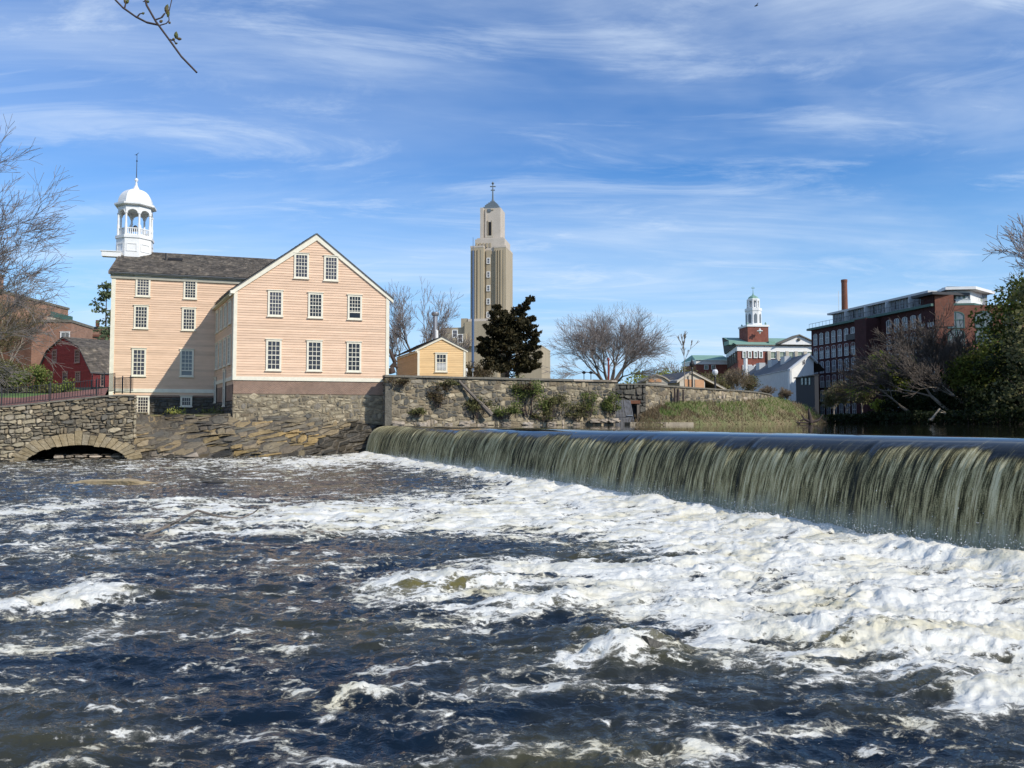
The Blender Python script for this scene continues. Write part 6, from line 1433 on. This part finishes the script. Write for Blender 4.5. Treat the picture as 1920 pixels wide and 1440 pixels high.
for k_ in np.arange(-.4, ph1, 1.4): b.bar(FM(k_, .3, zM+.5), FM(k_, .3, zM+1.6), .035, None, 4)
b.build('railing', M['iron'], bm, kind='stuff'); b = MB(); b.bar(FM(-.4, .3, zM+1.6), FM(ph1, .3, zM+1.6), .05, None, 4); b.build('top_rail', M['iron'], bm)
# stair head block and the lit penthouse
th0 = FM.u_at(1733); zTH = P(1757, 548, eM.y).z
b = MB(); b.fbox(FM, th0, LM, -7, .2, zM-3, zTH-.6); b.build('stair_head', M['brick_mill'], bm)
b = MB(); b.fbox(FE, .0, 3.4, -6, .25, zM-4, zTH-.6); b.build('stair_head_front', M['brick_end'], bm)
b = MB(); b.fbox(FM, th0-1.2, LM+1.2, -7, 1.4, zTH-.6, zTH-.1); b.build('stair_head_eave', M['iron'], bm)
e0_, e1_, e2_ = FE.u_at(1789), FE.u_at(1833), FE.u_at(1888)
F1 = Fr(FE(e0_, -1.2, 0), FE(e1_, -1.2, 0)); F2 = Fr(FE(e1_, -1.2, 0), FE(e2_, -7, 0)); zq0, zq1 = zM+.4, P(1810, 543, FE(e0_, 0, 0).y).z
b = MB(); b.hex([F1(0,-.4,zq0), F1(F1.len,-.4,zq0), F2(F2.len,-.4,zq0), F1(0,-14,zq0), F1(0,-.4,zq1), F1(F1.len,-.4,zq1), F2(F2.len,-.4,zq1), F1(0,-14,zq1)]); b.build('penthouse_wall', M['white'], bm)
b = MB(); b.hex([F1(-1,1.2,zq1), F1(F1.len+.3,1.2,zq1), F2(F2.len+1,1.2,zq1), F1(-1,-14,zq1), F1(-1,1.2,zq1+.55), F1(F1.len+.3,1.2,zq1+.55), F2(F2.len+1,1.2,zq1+.55), F1(-1,-14,zq1+.55)]); b.build('penthouse_roof', M['white'], bm)
for F_ in (F1, F2):
    n_ = 5 if F_ is F1 else 7
    for i in range(n_): w_ = F_.len/n_; window(bm, F_, w_*(i+.5), zq0+1.0, w_*.92, zq1-zq0-1.6, 1, 1, fm='white', gm='shade' if i % 2 else 'glass2', v=-.38, fr=.14, trim=False)
b = MB(); b.hex([F1(0,1.0,zq0-.3), F1(F1.len,1.0,zq0-.3), F2(F2.len,1.0,zq0-.3), F1(0,-1,zq0-.3), F1(0,1.0,zq0+.1), F1(F1.len,1.0,zq0+.1), F2(F2.len,1.0,zq0+.1), F1(0,-1,zq0+.1)]); b.build('deck', M['green_paint'], bm)
b = MB(); q = F1(F1.len*.6, -5, zq1+.55); b.box((q.x-1.4, q.y-1, q.z), (q.x+1.4, q.y+1, q.z+.9)); b.build('roof_unit', M['iron'], bm)
# big brick chimney, flagpole
Yk = 215; q = P(1583.5, 560, Yk); sk = Yk/FPX; zk = lambda y: P(1583, y, Yk).z; ck = thing('brick_chimney', 'tall round brick factory chimney behind the dark mill', 'chimney', (q.x, Yk, UP))
b = MB(); b.lathe((q.x, Yk, 0), [(6.6*sk, UP), (5.6*sk, zk(584)), (5.15*sk, zk(530))], 16); b.build('shaft', M['brick_end'], ck); b = MB(); b.lathe((q.x, Yk, 0), [(5.3*sk, zk(530)), (5.7*sk, zk(528)), (5.7*sk, zk(524.5)), (4.6*sk, zk(524.5)), (4.6*sk, zk(526))], 16); b.build('cap', M['brick_end'], ck)
q = P(1573, 590, 215); b = MB(); b.bar((q.x, 215, 20), (q.x, 215, P(1573, 546, 215).z), .10, .06); o = b.build('flagpole', M['white']); tag(o, 'thin white flagpole left of the factory chimney', 'flagpole')
# right bank ground
rb = [(30, -10, 2.2), (36, 20, 2.2), (46, 46, 2.2), (52, 66, 2.2), (56, 92, 2.2), (60, 112, 2.2), (FM(LM-6, 1.5, 0).x, FM(LM-6, 1.5, 0).y, 2.3), (FM(0, 1.5, 0).x, FM(0, 1.5, 0).y, 2.3), (FM(-3, 0, 0).x, FM(-3, 0, 0).y+8, 2.3), (74, 420, 3), (3500, 4000, 6), (3500, -200, 6)]
ground('right_bank_ground', rb, M['earth'])
b = MB(); V = []
bl = [(35, 20), (45, 46), (51, 66), (55, 90), (59, 112), (66, 126)]
n_ = 60; m_ = 14; VV = []
for i in range(n_):
    f = i/(n_-1)*5; k_ = min(int(f), 4); f -= k_; x = bl[k_][0]+(bl[k_+1][0]-bl[k_][0])*f; y = bl[k_][1]+(bl[k_+1][1]-bl[k_][1])*f
    for j in range(m_): g = j/(m_-1); VV.append((x+g*14, y-g*4, UP-.2+4.5*g**.8+.5*float(fbm(np.array([x*.2+g*3]), np.array([y*.2]), 3, 6)[0])*g))
i = np.arange(n_-1)[:, None]*m_+np.arange(m_-1)[None, :]; Fq = np.stack([i, i+m_, i+m_+1, i+1], -1).reshape(-1, 4)
obj('right_bank', np.array(VV), Fq, M['earth'], None, True, 'structure')
# ---------------------------------------------------------------- trees and bushes
zz5 = zt1-.1
# left edge tree whose limbs reach into the frame
t = thing('street_tree', 'big bare tree at the left edge with long branches reaching towards the mill', 'tree', (-34.5, 50, 4.0)); rg = random.Random(5); li, tw, tp = Segs(), Segs(), []
base = Vector((-37.5, 51, 3.8)); li.add(base, base+Vector((.1, 0, 5)), .42, .32); li.add(base+Vector((.1, 0, 5)), base+Vector((.2, 0, 10.5)), .32, .18)
for (z, dx, dz, ln, r, sd) in ((4.2,.95,.10,2.2,.13,1),(5.4,.9,.26,2.6,.14,2),(6.8,.9,.34,2.5,.14,3),(8.0,.85,.5,2.4,.13,4),(9.2,.7,.7,2.3,.12,5),(10.4,.5,.85,2.3,.12,6),(3.2,.95,-.05,1.8,.10,7),(6.2,.8,.1,2.0,.10,8)):
    rg = random.Random(sd*13+2); grow(rg, li, tw, tp, base+Vector((.1, 0, z)), (dx, rg.uniform(-.35, .1), dz), ln, r, 0, 5, .02, .16, (2, 3), .48, .80, 2, .011)
li.build('trunk', M['bark'], t, 6); tw.build('crown', M['twig'], t, 3)
# second smaller tree with buds in front of the hospital
for i, (px, Y, h, r, sd, lab) in enumerate(((12, 74, 12, .16, 8, 'fine twigged budding tree in front of the brick hospital at the far left'), (-40, 66, 10, .15, 19, 'crooked low bare tree partly outside the left edge'))):
    p = P(px, 720, Y); bare_tree(lab, (p.x, p.y, 4.2), h, r, sd, 'trees before the brick hospital', 6, .6, 'bark_pale', 'twig_warm', .05, .012, .26, leaf='leaf_olive', lsize=.07, lper=1)
for i, (px, Y, w, h, lf, lab, n) in enumerate(((22, 62, 3.6, 3.2, 'leaf_olive', 'grey green budding bush behind the iron fence at the far left', 2600), (58, 60, 3.0, 2.6, 'leaf_spring', 'light green bush between the far left bush and the red house', 2400), (126, 60, 2.2, 1.6, 'leaf_spring', 'low green bush in front of the red house', 1300), (95, 58, 1.8, 1.1, 'leaf_olive', 'small olive bush below the left windows of the red house', 900), (0, 70, 5, 4.2, 'leaf_olive', 'tall olive bush at the left edge before the hospital', 2800))):
    p = P(px, 720, Y); shrub(lab, (p.x, p.y, 3.9), w, h, 40+i, lf, .10, n, 'bush', 'bushes behind the iron fence', lumps=12)
# pale conifer left of the mill
def conifer(label, base, h, w, seed, leaf, n=2600, size=.3, name='pine_tree', flat=.5, cluster=26):
    t = thing(name, label, 'tree', base); rs_ = np.random.RandomState(seed); S = Segs(); S.add(base, (base[0], base[1], base[2]+h), .018*h, .02); Q = []
    for k in range(cluster*3):
        f = rs_.uniform(.12, 1); zz = h*f; R_ = w*.5*(1-f)**.7*rs_.uniform(.5, 1.15)+.15; an_ = rs_.uniform(0, 6.28); e = np.array([base[0]+R_*math.cos(an_), base[1]+R_*math.sin(an_), base[2]+zz+R_*.25*rs_.uniform(-.2, 1)]); S.add((base[0], base[1], base[2]+zz-.15*R_), e, .03, .015)
        m_ = n//(cluster*3); tt = rs_.uniform(.35, 1.05, (m_, 1)); o_ = np.array([base[0], base[1], base[2]+zz-.1*R_]); Q.append(o_+(e-o_)*tt+rs_.normal(size=(m_, 3))*np.array([.16, .16, .08])*w*.28)
    S.build('trunk', M['bark_dark'], t, 4); leaves('foliage', np.concatenate(Q), size, M[leaf], t, seed, 1.8, 1.); return t
p = P(196, 700, 128); conifer('pale green pine showing just left of the mill corner', (p.x, p.y, zz5), 20, 10, 3, 'pine', 1500, .36)
# bare trees behind the shed
for (px, Y, h, r, sd, lab) in ((790, 84, 14.2, .34, 4, 'wide bare tree right behind the yellow shed'), (748, 92, 12.2, .28, 11, 'bare tree half hidden by the right edge of the mill'), (838, 88, 10.0, .22, 23, 'smaller bare tree between the stovepipe and the tall tower')):
    p = P(px, 700, Y); bare_tree(lab, (p.x, p.y, zz5), h, r, sd, 'bare trees behind the yellow shed', 6, .46, 'bark', 'twig', .08, .013, .24, nsplit=(2, 3), shrink=.76)
# big leaning dark limb between mill and shed
t = thing('leaning_trunk', 'dark crooked tree trunk in the gap between the mill and the shed', 'tree', tuple(P(738, 700, 62))); S = Segs()
for (x0, y0, x1, y1, r, q_) in ((736,700,733,690,.3,.28),(733,690,742,680,.2,.18),(742,680,735,668,.18,.15),(735,668,730,655,.15,.12),(736,683,746,690,.14,.1),(735,668,744,664,.1,.05)): S.add(P(x0, y0, 62), P(x1, y1, 62), r, q_)
S.build('trunk', M['bark_dark'], t, 6)
# dark juniper
def juniper():
    Yj = 66; b0 = P(955, 706, Yj); t = thing('juniper_tree', 'dense dark brown green juniper with ragged layered outline before the tower', 'tree', (b0.x, b0.y, zz5)); rs_ = np.random.RandomState(8); S = Segs(); Q = []
    S.add((b0.x-.3, b0.y, zz5), (b0.x, b0.y, zz5+2.5), .22, .16); S.add((b0.x, b0.y, zz5+2.5), (b0.x+.5, b0.y, P(960, 590, Yj).z), .16, .04); S.add((b0.x+.9, b0.y+.3, zz5), (b0.x+.5, b0.y, zz5+2), .12, .1)
    S.add((b0.x+.3, b0.y, zz5+3.2), tuple(P(978, 585, Yj)), .09, .03)
    tips = [(990,567,7),(980,580,9),(966,590,9),(985,600,11),(930,578,5),(942,588,9),(955,600,13),(925,590,6),(935,605,12),(968,612,14),(992,617,12),(998,600,6),(915,615,7),(925,625,13),(948,625,16),(975,635,15),(1000,628,8),(908,650,9),(922,648,13),(945,655,16),(972,660,15),(995,655,11),(1005,668,7),(914,672,9),(930,678,13),(955,680,16),(980,680,13),(1000,686,8),(905,662,6),(940,640,14),(960,645,16),(948,692,12),(975,692,10),(1012,664,4),(904,636,4),(1003,640,6),(918,690,7),(990,693,8)]
    for (x, y, r) in tips:
        for rep in range(3):
            c = np.array(P(x+rs_.normal()*r*.45, y+rs_.normal()*r*.25, Yj+rs_.normal()*.7)); rr = r*Yj/FPX*rs_.uniform(.6, 1.1); S.add((b0.x+.2, b0.y, max(zz5+.8, c[2]-.7)), c, .03, .012)
            # upswept flat sprays
            for k in range(5):
                d = rs_.normal(size=3); d[2] = abs(d[2])*.6+.15; d /= np.linalg.norm(d); m_ = 75; tt = rs_.uniform(0, 1.25, (m_, 1)); Q.append(c+d*tt*rr*1.25+rs_.normal(size=(m_, 3))*np.array([.17, .17, .075])*(1.15-tt*.6)*rr*1.5)
    for k in range(90):
        y = rs_.uniform(598, 694); f = (y-598)/96; x = rs_.uniform(935-28*f**.6, 975+30*f**.7); c = np.array(P(x, y, Yj+rs_.normal()*.6)); m_ = 60
        d = rs_.normal(size=(m_, 3)); Q.append(c+d*np.array([.28, .28, .13]))
    S.build('trunk', M['bark_dark'], t, 5); leaves('foliage', np.concatenate(Q), .13, M['juniper'], t, 3, 2.2, 1)
juniper()
# brush and hedge on the terrace
def hedge(name, label, p0, p1, h, dpt, leaf, n, seed, size=.12, cat='hedge'):
    rs_ = np.random.RandomState(seed); a, c = np.array(p0), np.array(p1); t = thing(name, label, cat, tuple(p0)); f = rs_.uniform(0, 1, (n, 1)); q = a+(c-a)*f; dd = c-a; nn = np.array([dd[1], -dd[0], 0])/np.linalg.norm(dd[:2]+1e-9)
    hh = h*(.75+.35*fbm(f[:, 0]*9, f[:, 0]*0, 3, seed)); q = q+nn*rs_.uniform(-1, 1, (n, 1))*dpt; q[:, 2] += hh*rs_.uniform(0, 1, n)**.6
    S = Segs()
    for k in range(n//30): i = rs_.randint(n); S.add((q[i, 0], q[i, 1], a[2]), q[i], .02, .008)
    S.build('stems', M['bark_dark'], t, 3); leaves('foliage', q, size, M[leaf], t, seed); return t
hedge('green_hedge', 'bright green low hedge on the terrace right of the juniper', (P(1003, 708, 72).x, 72, zz5), (P(1108, 708, 74).x, 74, zz5), .75, .8, 'leaf_spring', 5200, 3, .11)
hedge('dark_hedge', 'dark low planting on the wall between shed and juniper', (P(876, 708, 60).x, 60, zz5), (P(915, 708, 61).x, 61, zz5), .35, .4, 'leaf_dark', 1500, 5, .10)
hedge('brown_brush', 'brown leafless brush between the yellow shed and the juniper', (P(872, 708, 78).x, 78, zz5), (P(916, 708, 80).x, 80, zz5), 3.6, 1.2, 'leaf_brown', 5200, 7, .10)
hedge('far_brush', 'distant grey brown brush line between the tower wing and the round tree', (P(1005, 708, 150).x, 150, zz5), (P(1075, 708, 150).x, 150, zz5), 4.6, 4, 'leaf_brown', 3600, 9, .32)
# the big round bare tree
p = P(1142, 712, 92); 
def round_tree():
    t = thing('round_bare_tree', 'large bare tree with a wide round crown of fine twigs above the wall', 'tree', (p.x, p.y, zz5)); li, tw, tp = Segs(), Segs(), []
    rg = random.Random(21); b0 = Vector((p.x, p.y, zz5)); li.add(b0, b0+Vector((0, 0, 1.1)), .5, .42)
    for k in range(11):
        a = 6.283*k/11+rg.uniform(-.2, .2); tl = rg.uniform(.6, 1.9) if k % 2 else rg.uniform(.05, .6)
        d = (math.cos(a)*tl, math.sin(a)*tl*.8, 1); grow(rg, li, tw, tp, b0+Vector((math.cos(a)*.2, math.sin(a)*.2, 1.0)), d, 2.75, .16, 0, 5, .0, .13, (2, 4), .46, .79, 2, .011)
    li.build('trunk', M['bark'], t, 5); tw.build('crown', M['twig'], t, 3)
round_tree()
for (px, Y, h, sd, lab) in ((1262, 150, 11, 61, 'distant faint bare tree above the gambrel shed'), (1225, 160, 9, 62, 'distant bare tree just right of the big round tree')):
    q = P(px, 712, Y); bare_tree(lab, (q.x, q.y, zz5), h, .2, sd, 'distant bare trees', 5, .6, 'bark', 'twig', .06, .03, .24)
q = P(1284.5, 722, 76); bare_tree('thin young bare sapling on the curved wall left of the garage', (q.x, q.y, zz5), 5.4, .05, 71, None, 3, .42, 'bark_pale', 'twig_warm', .12, .02, .55, nsplit=(3, 4), name='sapling', shrink=.5)
for i, (px, Y, w, h, lf, lab, n) in enumerate(((1222, 118, 7, 4.6, 'leaf_yellow', 'yellow green round bush behind the gambrel shed', 2600), (1262, 124, 8, 5.2, 'leaf_yellow', 'taller yellow green bush behind the dark shed', 2800), (1195, 116, 5, 2.6, 'leaf_olive', 'olive bush at the right foot of the round bare tree', 1500), (1318, 120, 6.5, 5.6, 'leaf_olive', 'olive budding bush behind the right half of the garage', 2400))):
    q = P(px, 715, Y); shrub(lab, (q.x, q.y, zz5), w, h, 90+i, lf, .22, n, 'bush', 'spring bushes behind the sheds', lumps=14, flat=.8)
for (px, Y, h, sd, lab, lf) in ((1345, 112, 7.0, 81, 'budding bush tree right of the street lamp', 'leaf_olive'), (1378, 108, 7.6, 82, 'pinkish twiggy bush before the grey long building', None), (1408, 112, 7.2, 83, 'twiggy bush with pale buds under the grey roof', 'leaf_olive'), (1440, 118, 5.4, 84, 'low twiggy bush near the end of the curved wall', None), (1360, 124, 8.4, 85, 'yellowish budding tree in front of the school corner', 'leaf_olive'), (1468, 120, 4.6, 86, 'low bush beyond the tip of the curved wall', None)):
    q = P(px, 722, Y); bare_tree(lab, (q.x, q.y, zz5-1.0), h, .09, sd, 'twiggy bushes before the grey building', 5, .6, 'bark_pale', 'twig_warm', .07, .016, .22, leaf=lf, lsize=.12, lper=1, name='twiggy_bush', nsplit=(3, 4), cat='bush')
# shrubs growing from the pond wall
sl = [(820, 745, .95, 1.5, 'leaf_brown', 'reddish brown bare shrub on the left part of the pond wall', 520), (775, 775, .9, .6, 'leaf_olive', 'low olive weeds at the waterline left of the reddish shrub', 300), (893, 768, 1.1, 1.3, 'leaf_olive', 'olive shrub around the foot of the diagonal pipe', 620), (945, 772, 1.5, 1.1, 'leaf_spring', 'light green shrub right of the diagonal pipe', 700), (988, 748, 1.5, 2.4, 'leaf_spring', 'tallest light green shrub climbing the middle of the pond wall', 1200), (1030, 765, 1.5, 1.7, 'leaf_olive', 'brownish green shrub right of the tallest shrub', 800), (1078, 775, 1.2, 1.2, 'leaf_olive', 'low brown green shrub before the last green shrubs', 500), (1100, 762, .9, 1.7, 'leaf_spring', 'slim green shrub near the right end of the pond wall', 500), (1140, 760, 1.0, 1.6, 'leaf_spring', 'bright green shrub at the right corner of the pond wall', 620), (745, 718, .9, .6, 'leaf_brown', 'creeper hanging from the coping near the mill corner', 260), (838, 720, 1.2, .4, 'leaf_olive', 'trailing ivy patch under the coping in the wall centre left', 240), (975, 728, .9, .6, 'leaf_brown', 'brown creeper clump above the tallest shrub', 260), (1012, 782, 1.0, .6, 'leaf_olive', 'waterline weeds between the tall and brownish shrubs', 300)]
for i, (px, py, w, h, lf, lab, n) in enumerate(sl):
    u = UW.u_at(px); zc_2 = UW.z_at(px, py); zb2 = max(UP, zc_2-h/2)
    shrub(lab, tuple(UW(u, .35, zb2)), w*1.7, h*1.2, 110+i, lf, .075, int(n*2.2), 'wall_shrub', 'shrubs growing on the pond wall', lumps=9, stems='bark_dark')
# twiggy stems of the reddish shrub
# diagonal pipe
a, c = UW(UW.u_at(858), .2, UW.z_at(858, 714)), UW(UW.u_at(915), .75, UW.z_at(915, 778)); b = MB(); b.bar(a, a.lerp(c, .55), .10, .12, 8); b.bar(a.lerp(c, .55), c, .13, .2, 8); o = b.build('dead_trunk', M['wood_grey']); tag(o, 'bare dead trunk leaning diagonally down the pond wall', 'trunk')
u = UW.u_at(828); b = MB(); 
boulder('wall_slab', 'large smooth grey stone slab bulging from the pond wall under the coping', tuple(UW(UW.u_at(805), .0, UW.z_at(805, 733))), .9, M['stone_dark'], 90, sq=(1.15, .16, .36))
# ---------------------------------------------------------------- right bank trees in shade
def leafy(label, base, w, h, seed, leaf, n, size, lumps=12, name='leafy_tree', r=.25, group=None):
    t = thing(name, label, 'tree', base, group); rs_ = np.random.RandomState(seed); S = Segs(); Q = []; B = np.array(base); S.add(B, B+np.array([0, 0, h*.35]), r, r*.7)
    for k in range(lumps):
        f = rs_.uniform(.0, 1); c = B+np.array([rs_.uniform(-.5, .5)*w*(1-abs(f-.4)*.9), rs_.uniform(-.4, .4)*w, h*(.12+.8*f)]); S.add(B+np.array([0, 0, h*.3*min(1, f*2+.2)]), c, r*.4, .03)
        m_ = n//lumps; d = rs_.normal(size=(m_, 3)); d /= np.linalg.norm(d, axis=1)[:, None]; rr = np.array([.24*w, .22*w, .12*h])*rs_.uniform(.7, 1.3); Q.append(c+d*rr*rs_.uniform(.35, 1.08, (m_, 1)))
    Q = np.concatenate(Q); Q[:, 2] = np.maximum(Q[:, 2], base[2]-.1); S.build('trunk', M['bark_dark'], t, 5); leaves('crown', Q, size, M[leaf], t, seed); return t
zb3 = UP
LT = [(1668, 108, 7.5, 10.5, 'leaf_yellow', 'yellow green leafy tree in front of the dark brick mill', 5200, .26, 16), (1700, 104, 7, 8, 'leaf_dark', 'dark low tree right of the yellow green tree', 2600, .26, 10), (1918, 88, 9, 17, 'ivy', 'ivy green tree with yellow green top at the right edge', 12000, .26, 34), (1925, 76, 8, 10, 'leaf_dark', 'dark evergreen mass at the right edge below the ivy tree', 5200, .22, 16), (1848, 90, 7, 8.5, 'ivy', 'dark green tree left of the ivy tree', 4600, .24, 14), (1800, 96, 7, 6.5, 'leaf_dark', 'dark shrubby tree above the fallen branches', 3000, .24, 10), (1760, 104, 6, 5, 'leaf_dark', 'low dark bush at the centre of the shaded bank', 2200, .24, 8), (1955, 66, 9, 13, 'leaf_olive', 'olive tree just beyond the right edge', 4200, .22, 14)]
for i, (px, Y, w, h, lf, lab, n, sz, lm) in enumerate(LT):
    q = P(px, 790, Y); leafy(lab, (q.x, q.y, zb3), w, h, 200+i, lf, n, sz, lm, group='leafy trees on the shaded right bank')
BT = [(1722, 100, 10.5, 'grey leaning bare tree reaching left over the pond', (-.75, -.1, .75), 301, (-.07, 0, 0)), (1760, 96, 12.5, 'tall bare tree before the mill end', (-.2, 0, 1), 302, (-.03, 0, 0)), (1800, 92, 15, 'bare tree with pale arching branches before the lit brick end', (-.55, 0, .85), 303, (-.05, 0, 0)), (1838, 90, 14.5, 'bare tree with long pale diagonal limb', (-.8, 0, .8), 304, (-.06, 0, .02)), (1590, 132, 7.2, 'pale budding tree before the far left part of the mill', (0, 0, 1), 305, (0, 0, 0)), (1618, 126, 7.0, 'pale budding tree left of the yellow green tree', (-.1, 0, 1), 306, (0, 0, 0)), (1700, 112, 8.5, 'thin bare tree in front of the mill stair tower', (0, 0, 1), 307, (0, 0, 0)), (1565, 140, 7, 'small budding tree low before the mill corner', (0, 0, 1), 308, (0, 0, 0)), (1740, 108, 13, 'bare tree crossing the brick stair head', (.1, 0, 1), 309, (0, 0, 0))]
for i, (px, Y, h, lab, ln_, sd, sw_) in enumerate(BT):
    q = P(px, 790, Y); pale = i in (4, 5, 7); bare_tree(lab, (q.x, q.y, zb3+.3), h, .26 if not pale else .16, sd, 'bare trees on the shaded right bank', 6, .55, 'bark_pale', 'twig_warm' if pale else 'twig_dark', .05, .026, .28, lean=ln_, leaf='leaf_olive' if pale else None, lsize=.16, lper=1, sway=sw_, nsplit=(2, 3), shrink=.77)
for (px, Y, h, sd, lab) in ((1975, 92, 24, 401, 'tall bare tree above the ivy at the right edge'), (1850, 185, 22, 402, 'distant bare tree behind the penthouse roof'), (1885, 175, 23, 403, 'distant bare tree right of the penthouse')):
    q = P(px, 790, Y); bare_tree(lab, (q.x, q.y, 4), h, .45, sd, 'bare trees rising above the mill roof', 6, .6, 'bark', 'twig', .05, .03, .26, nsplit=(2, 4), shrink=.78)
# tall trees further along this bank, just outside the right edge: they keep the bank in shade
for i, (x, y, h) in enumerate(((44, 24, 14), (53, 42, 15), (60, 56, 15), (67, 68, 15), (76, 80, 15), (60, 30, 16), (86, 94, 16), (71, 122, 12), (79, 116, 14))):
    leafy(['big evergreen on the right bank nearest the dam end', 'second big evergreen on the right bank upstream of the dam', 'third big evergreen on the right bank', 'fourth big evergreen on the right bank', 'fifth evergreen on the right bank near the mill end', 'evergreen behind the first one on the right bank', 'farthest evergreen of the right bank row', 'dark evergreen before the mill end behind the bare trees', 'dark evergreen at the near corner of the mill'][i], (x, y, 2.3), 11, h, 500+i, 'leaf_dark', 6000, .42, 18, 'evergreen_tree', .4, 'evergreens along the right bank')
hedge('bank_brush', 'dark tangle of brush along the shaded right waterline', (P(1560, 790, 122).x, 122, UP-.1), (P(1925, 790, 70).x, 70, UP-.1), 1.9, 1.6, 'leaf_dark', 9000, 33, .24, 'brush')
hedge('bank_undergrowth', 'brown green undergrowth filling the shaded slope below the ivy trees', (P(1700, 790, 106).x, 106, UP+.6), (P(1960, 790, 76).x, 76, UP+.6), 4.2, 2.0, 'leaf_dark', 9000, 35, .26, 'brush')
# fallen branches in the pond near the right bank
fb = thing('fallen_branches', 'pale fallen branches sticking out of the dark pond water', 'branches', tuple(P(1748, 787, 84))); S = Segs()
for (x0, y0, x1, y1, r) in ((1746,788,1762,766,.16),(1757,772,1785,777,.07),(1762,768,1775,774,.05),(1785,778,1812,777,.06),(1795,778,1770,776,.04),(1856,763,1866,773,.08),(1866,771,1880,777,.05),(1742,786,1748,789,.15),(1808,785,1818,789,.09),(1748,788,1744,784,.06)):
    S.add(P(x0, y0, 82), P(x1, y1, 82), r, r*.6)
S.build('branch_wood', M['wood_pale'], fb, 5)
# twig hanging into the top of the frame
tg = thing('hanging_twig', 'dark budding twig hanging into the top left of the view', 'twig', tuple(P(300, 20, 3.0))); S = Segs()
D_ = 3.0; f_ = lambda x, y: P(x, y, D_)
ln1 = [(205,-12),(230,14),(254,31),(275,42),(298,47)]; ln2 = [(268,-20),(275,10),(292,40),(317,74),(340,106),(369,136)]
for l_, r in ((ln1, .0042), (ln2, .0045)):
    for a, c in zip(l_, l_[1:]): S.add(f_(*a), f_(*c), r, r*.92)
for (x0, y0, x1, y1, r) in ((292,37,303,33,.003),(303,33,309,25,.0035),(298,48,312,44,.0025),(312,44,317,38,.0022),(317,38,316,25,.002),(316,25,322,0,.002),(234,14,236,5,.003),(258,31,262,26,.003),(262,26,271,24,.0022),(318,74,326,76,.003),(326,76,330,82,.003),(278,2,268,3,.002),(322,0,324,-20,.002)): S.add(f_(x0, y0), f_(x1, y1), r, r*.8)
S.build('stem', M['bark_dark'], tg, 6)
M['bud'] = leafmat('buds', [(.16,.17,.05),(.22,.15,.09),(.12,.16,.05),(.2,.2,.08)])
def bud(x, y, dx, dy, w):
    a = f_(x, y); c = f_(x+dx, y+dy); d = (c-a); b = MB(); b.tube([a, a.lerp(c, .35), a.lerp(c, .75), c], [w*.3, w, w*.75, w*.08], 6); b.build('bud', M['bud'], tg)
for q in ((236,8,-3,-11,.006),(237,7,4,-9,.006),(312,26,1,-16,.009),(310,22,5,-14,.008),(314,32,3,-12,.006),(299,42,6,-4,.006),(316,44,4,-3,.005),(329,72,2,-13,.008),(331,73,1,-12,.006),(332,73,9,0,.006),(326,76,-1,-5,.006),(275,3,5,0,.006),(330,80,1,3,.006),(266,26,5,-2,.005)): bud(*q)
# bird
bd = P(1418, 10.5, 60); b = MB(); b.lathe((0, 0, 0), [(.01,-.16),(.05,-.08),(.06,0),(.045,.08),(.02,.15)], 8)
vs_ = [(bd.x+v[2]*1.0, bd.y+v[1], bd.z+v[0]+v[2]*.3) for v in b.v]; o_ = MB(); o_.v = vs_; o_.f = b.f
o_.add([(bd.x-.05, bd.y, bd.z), (bd.x+.05, bd.y, bd.z+.02), (bd.x+.10, bd.y-.25, bd.z+.10), (bd.x+.04, bd.y-.27, bd.z+.08)], [(0,1,2,3)]); o_.add([(bd.x-.05, bd.y, bd.z), (bd.x+.05, bd.y, bd.z+.02), (bd.x+.10, bd.y+.25, bd.z+.10), (bd.x+.04, bd.y+.27, bd.z+.08)], [(0,1,2,3)])
o = o_.build('bird', M['iron']); tag(o, 'small dark bird flying high in the sky near the top', 'bird')
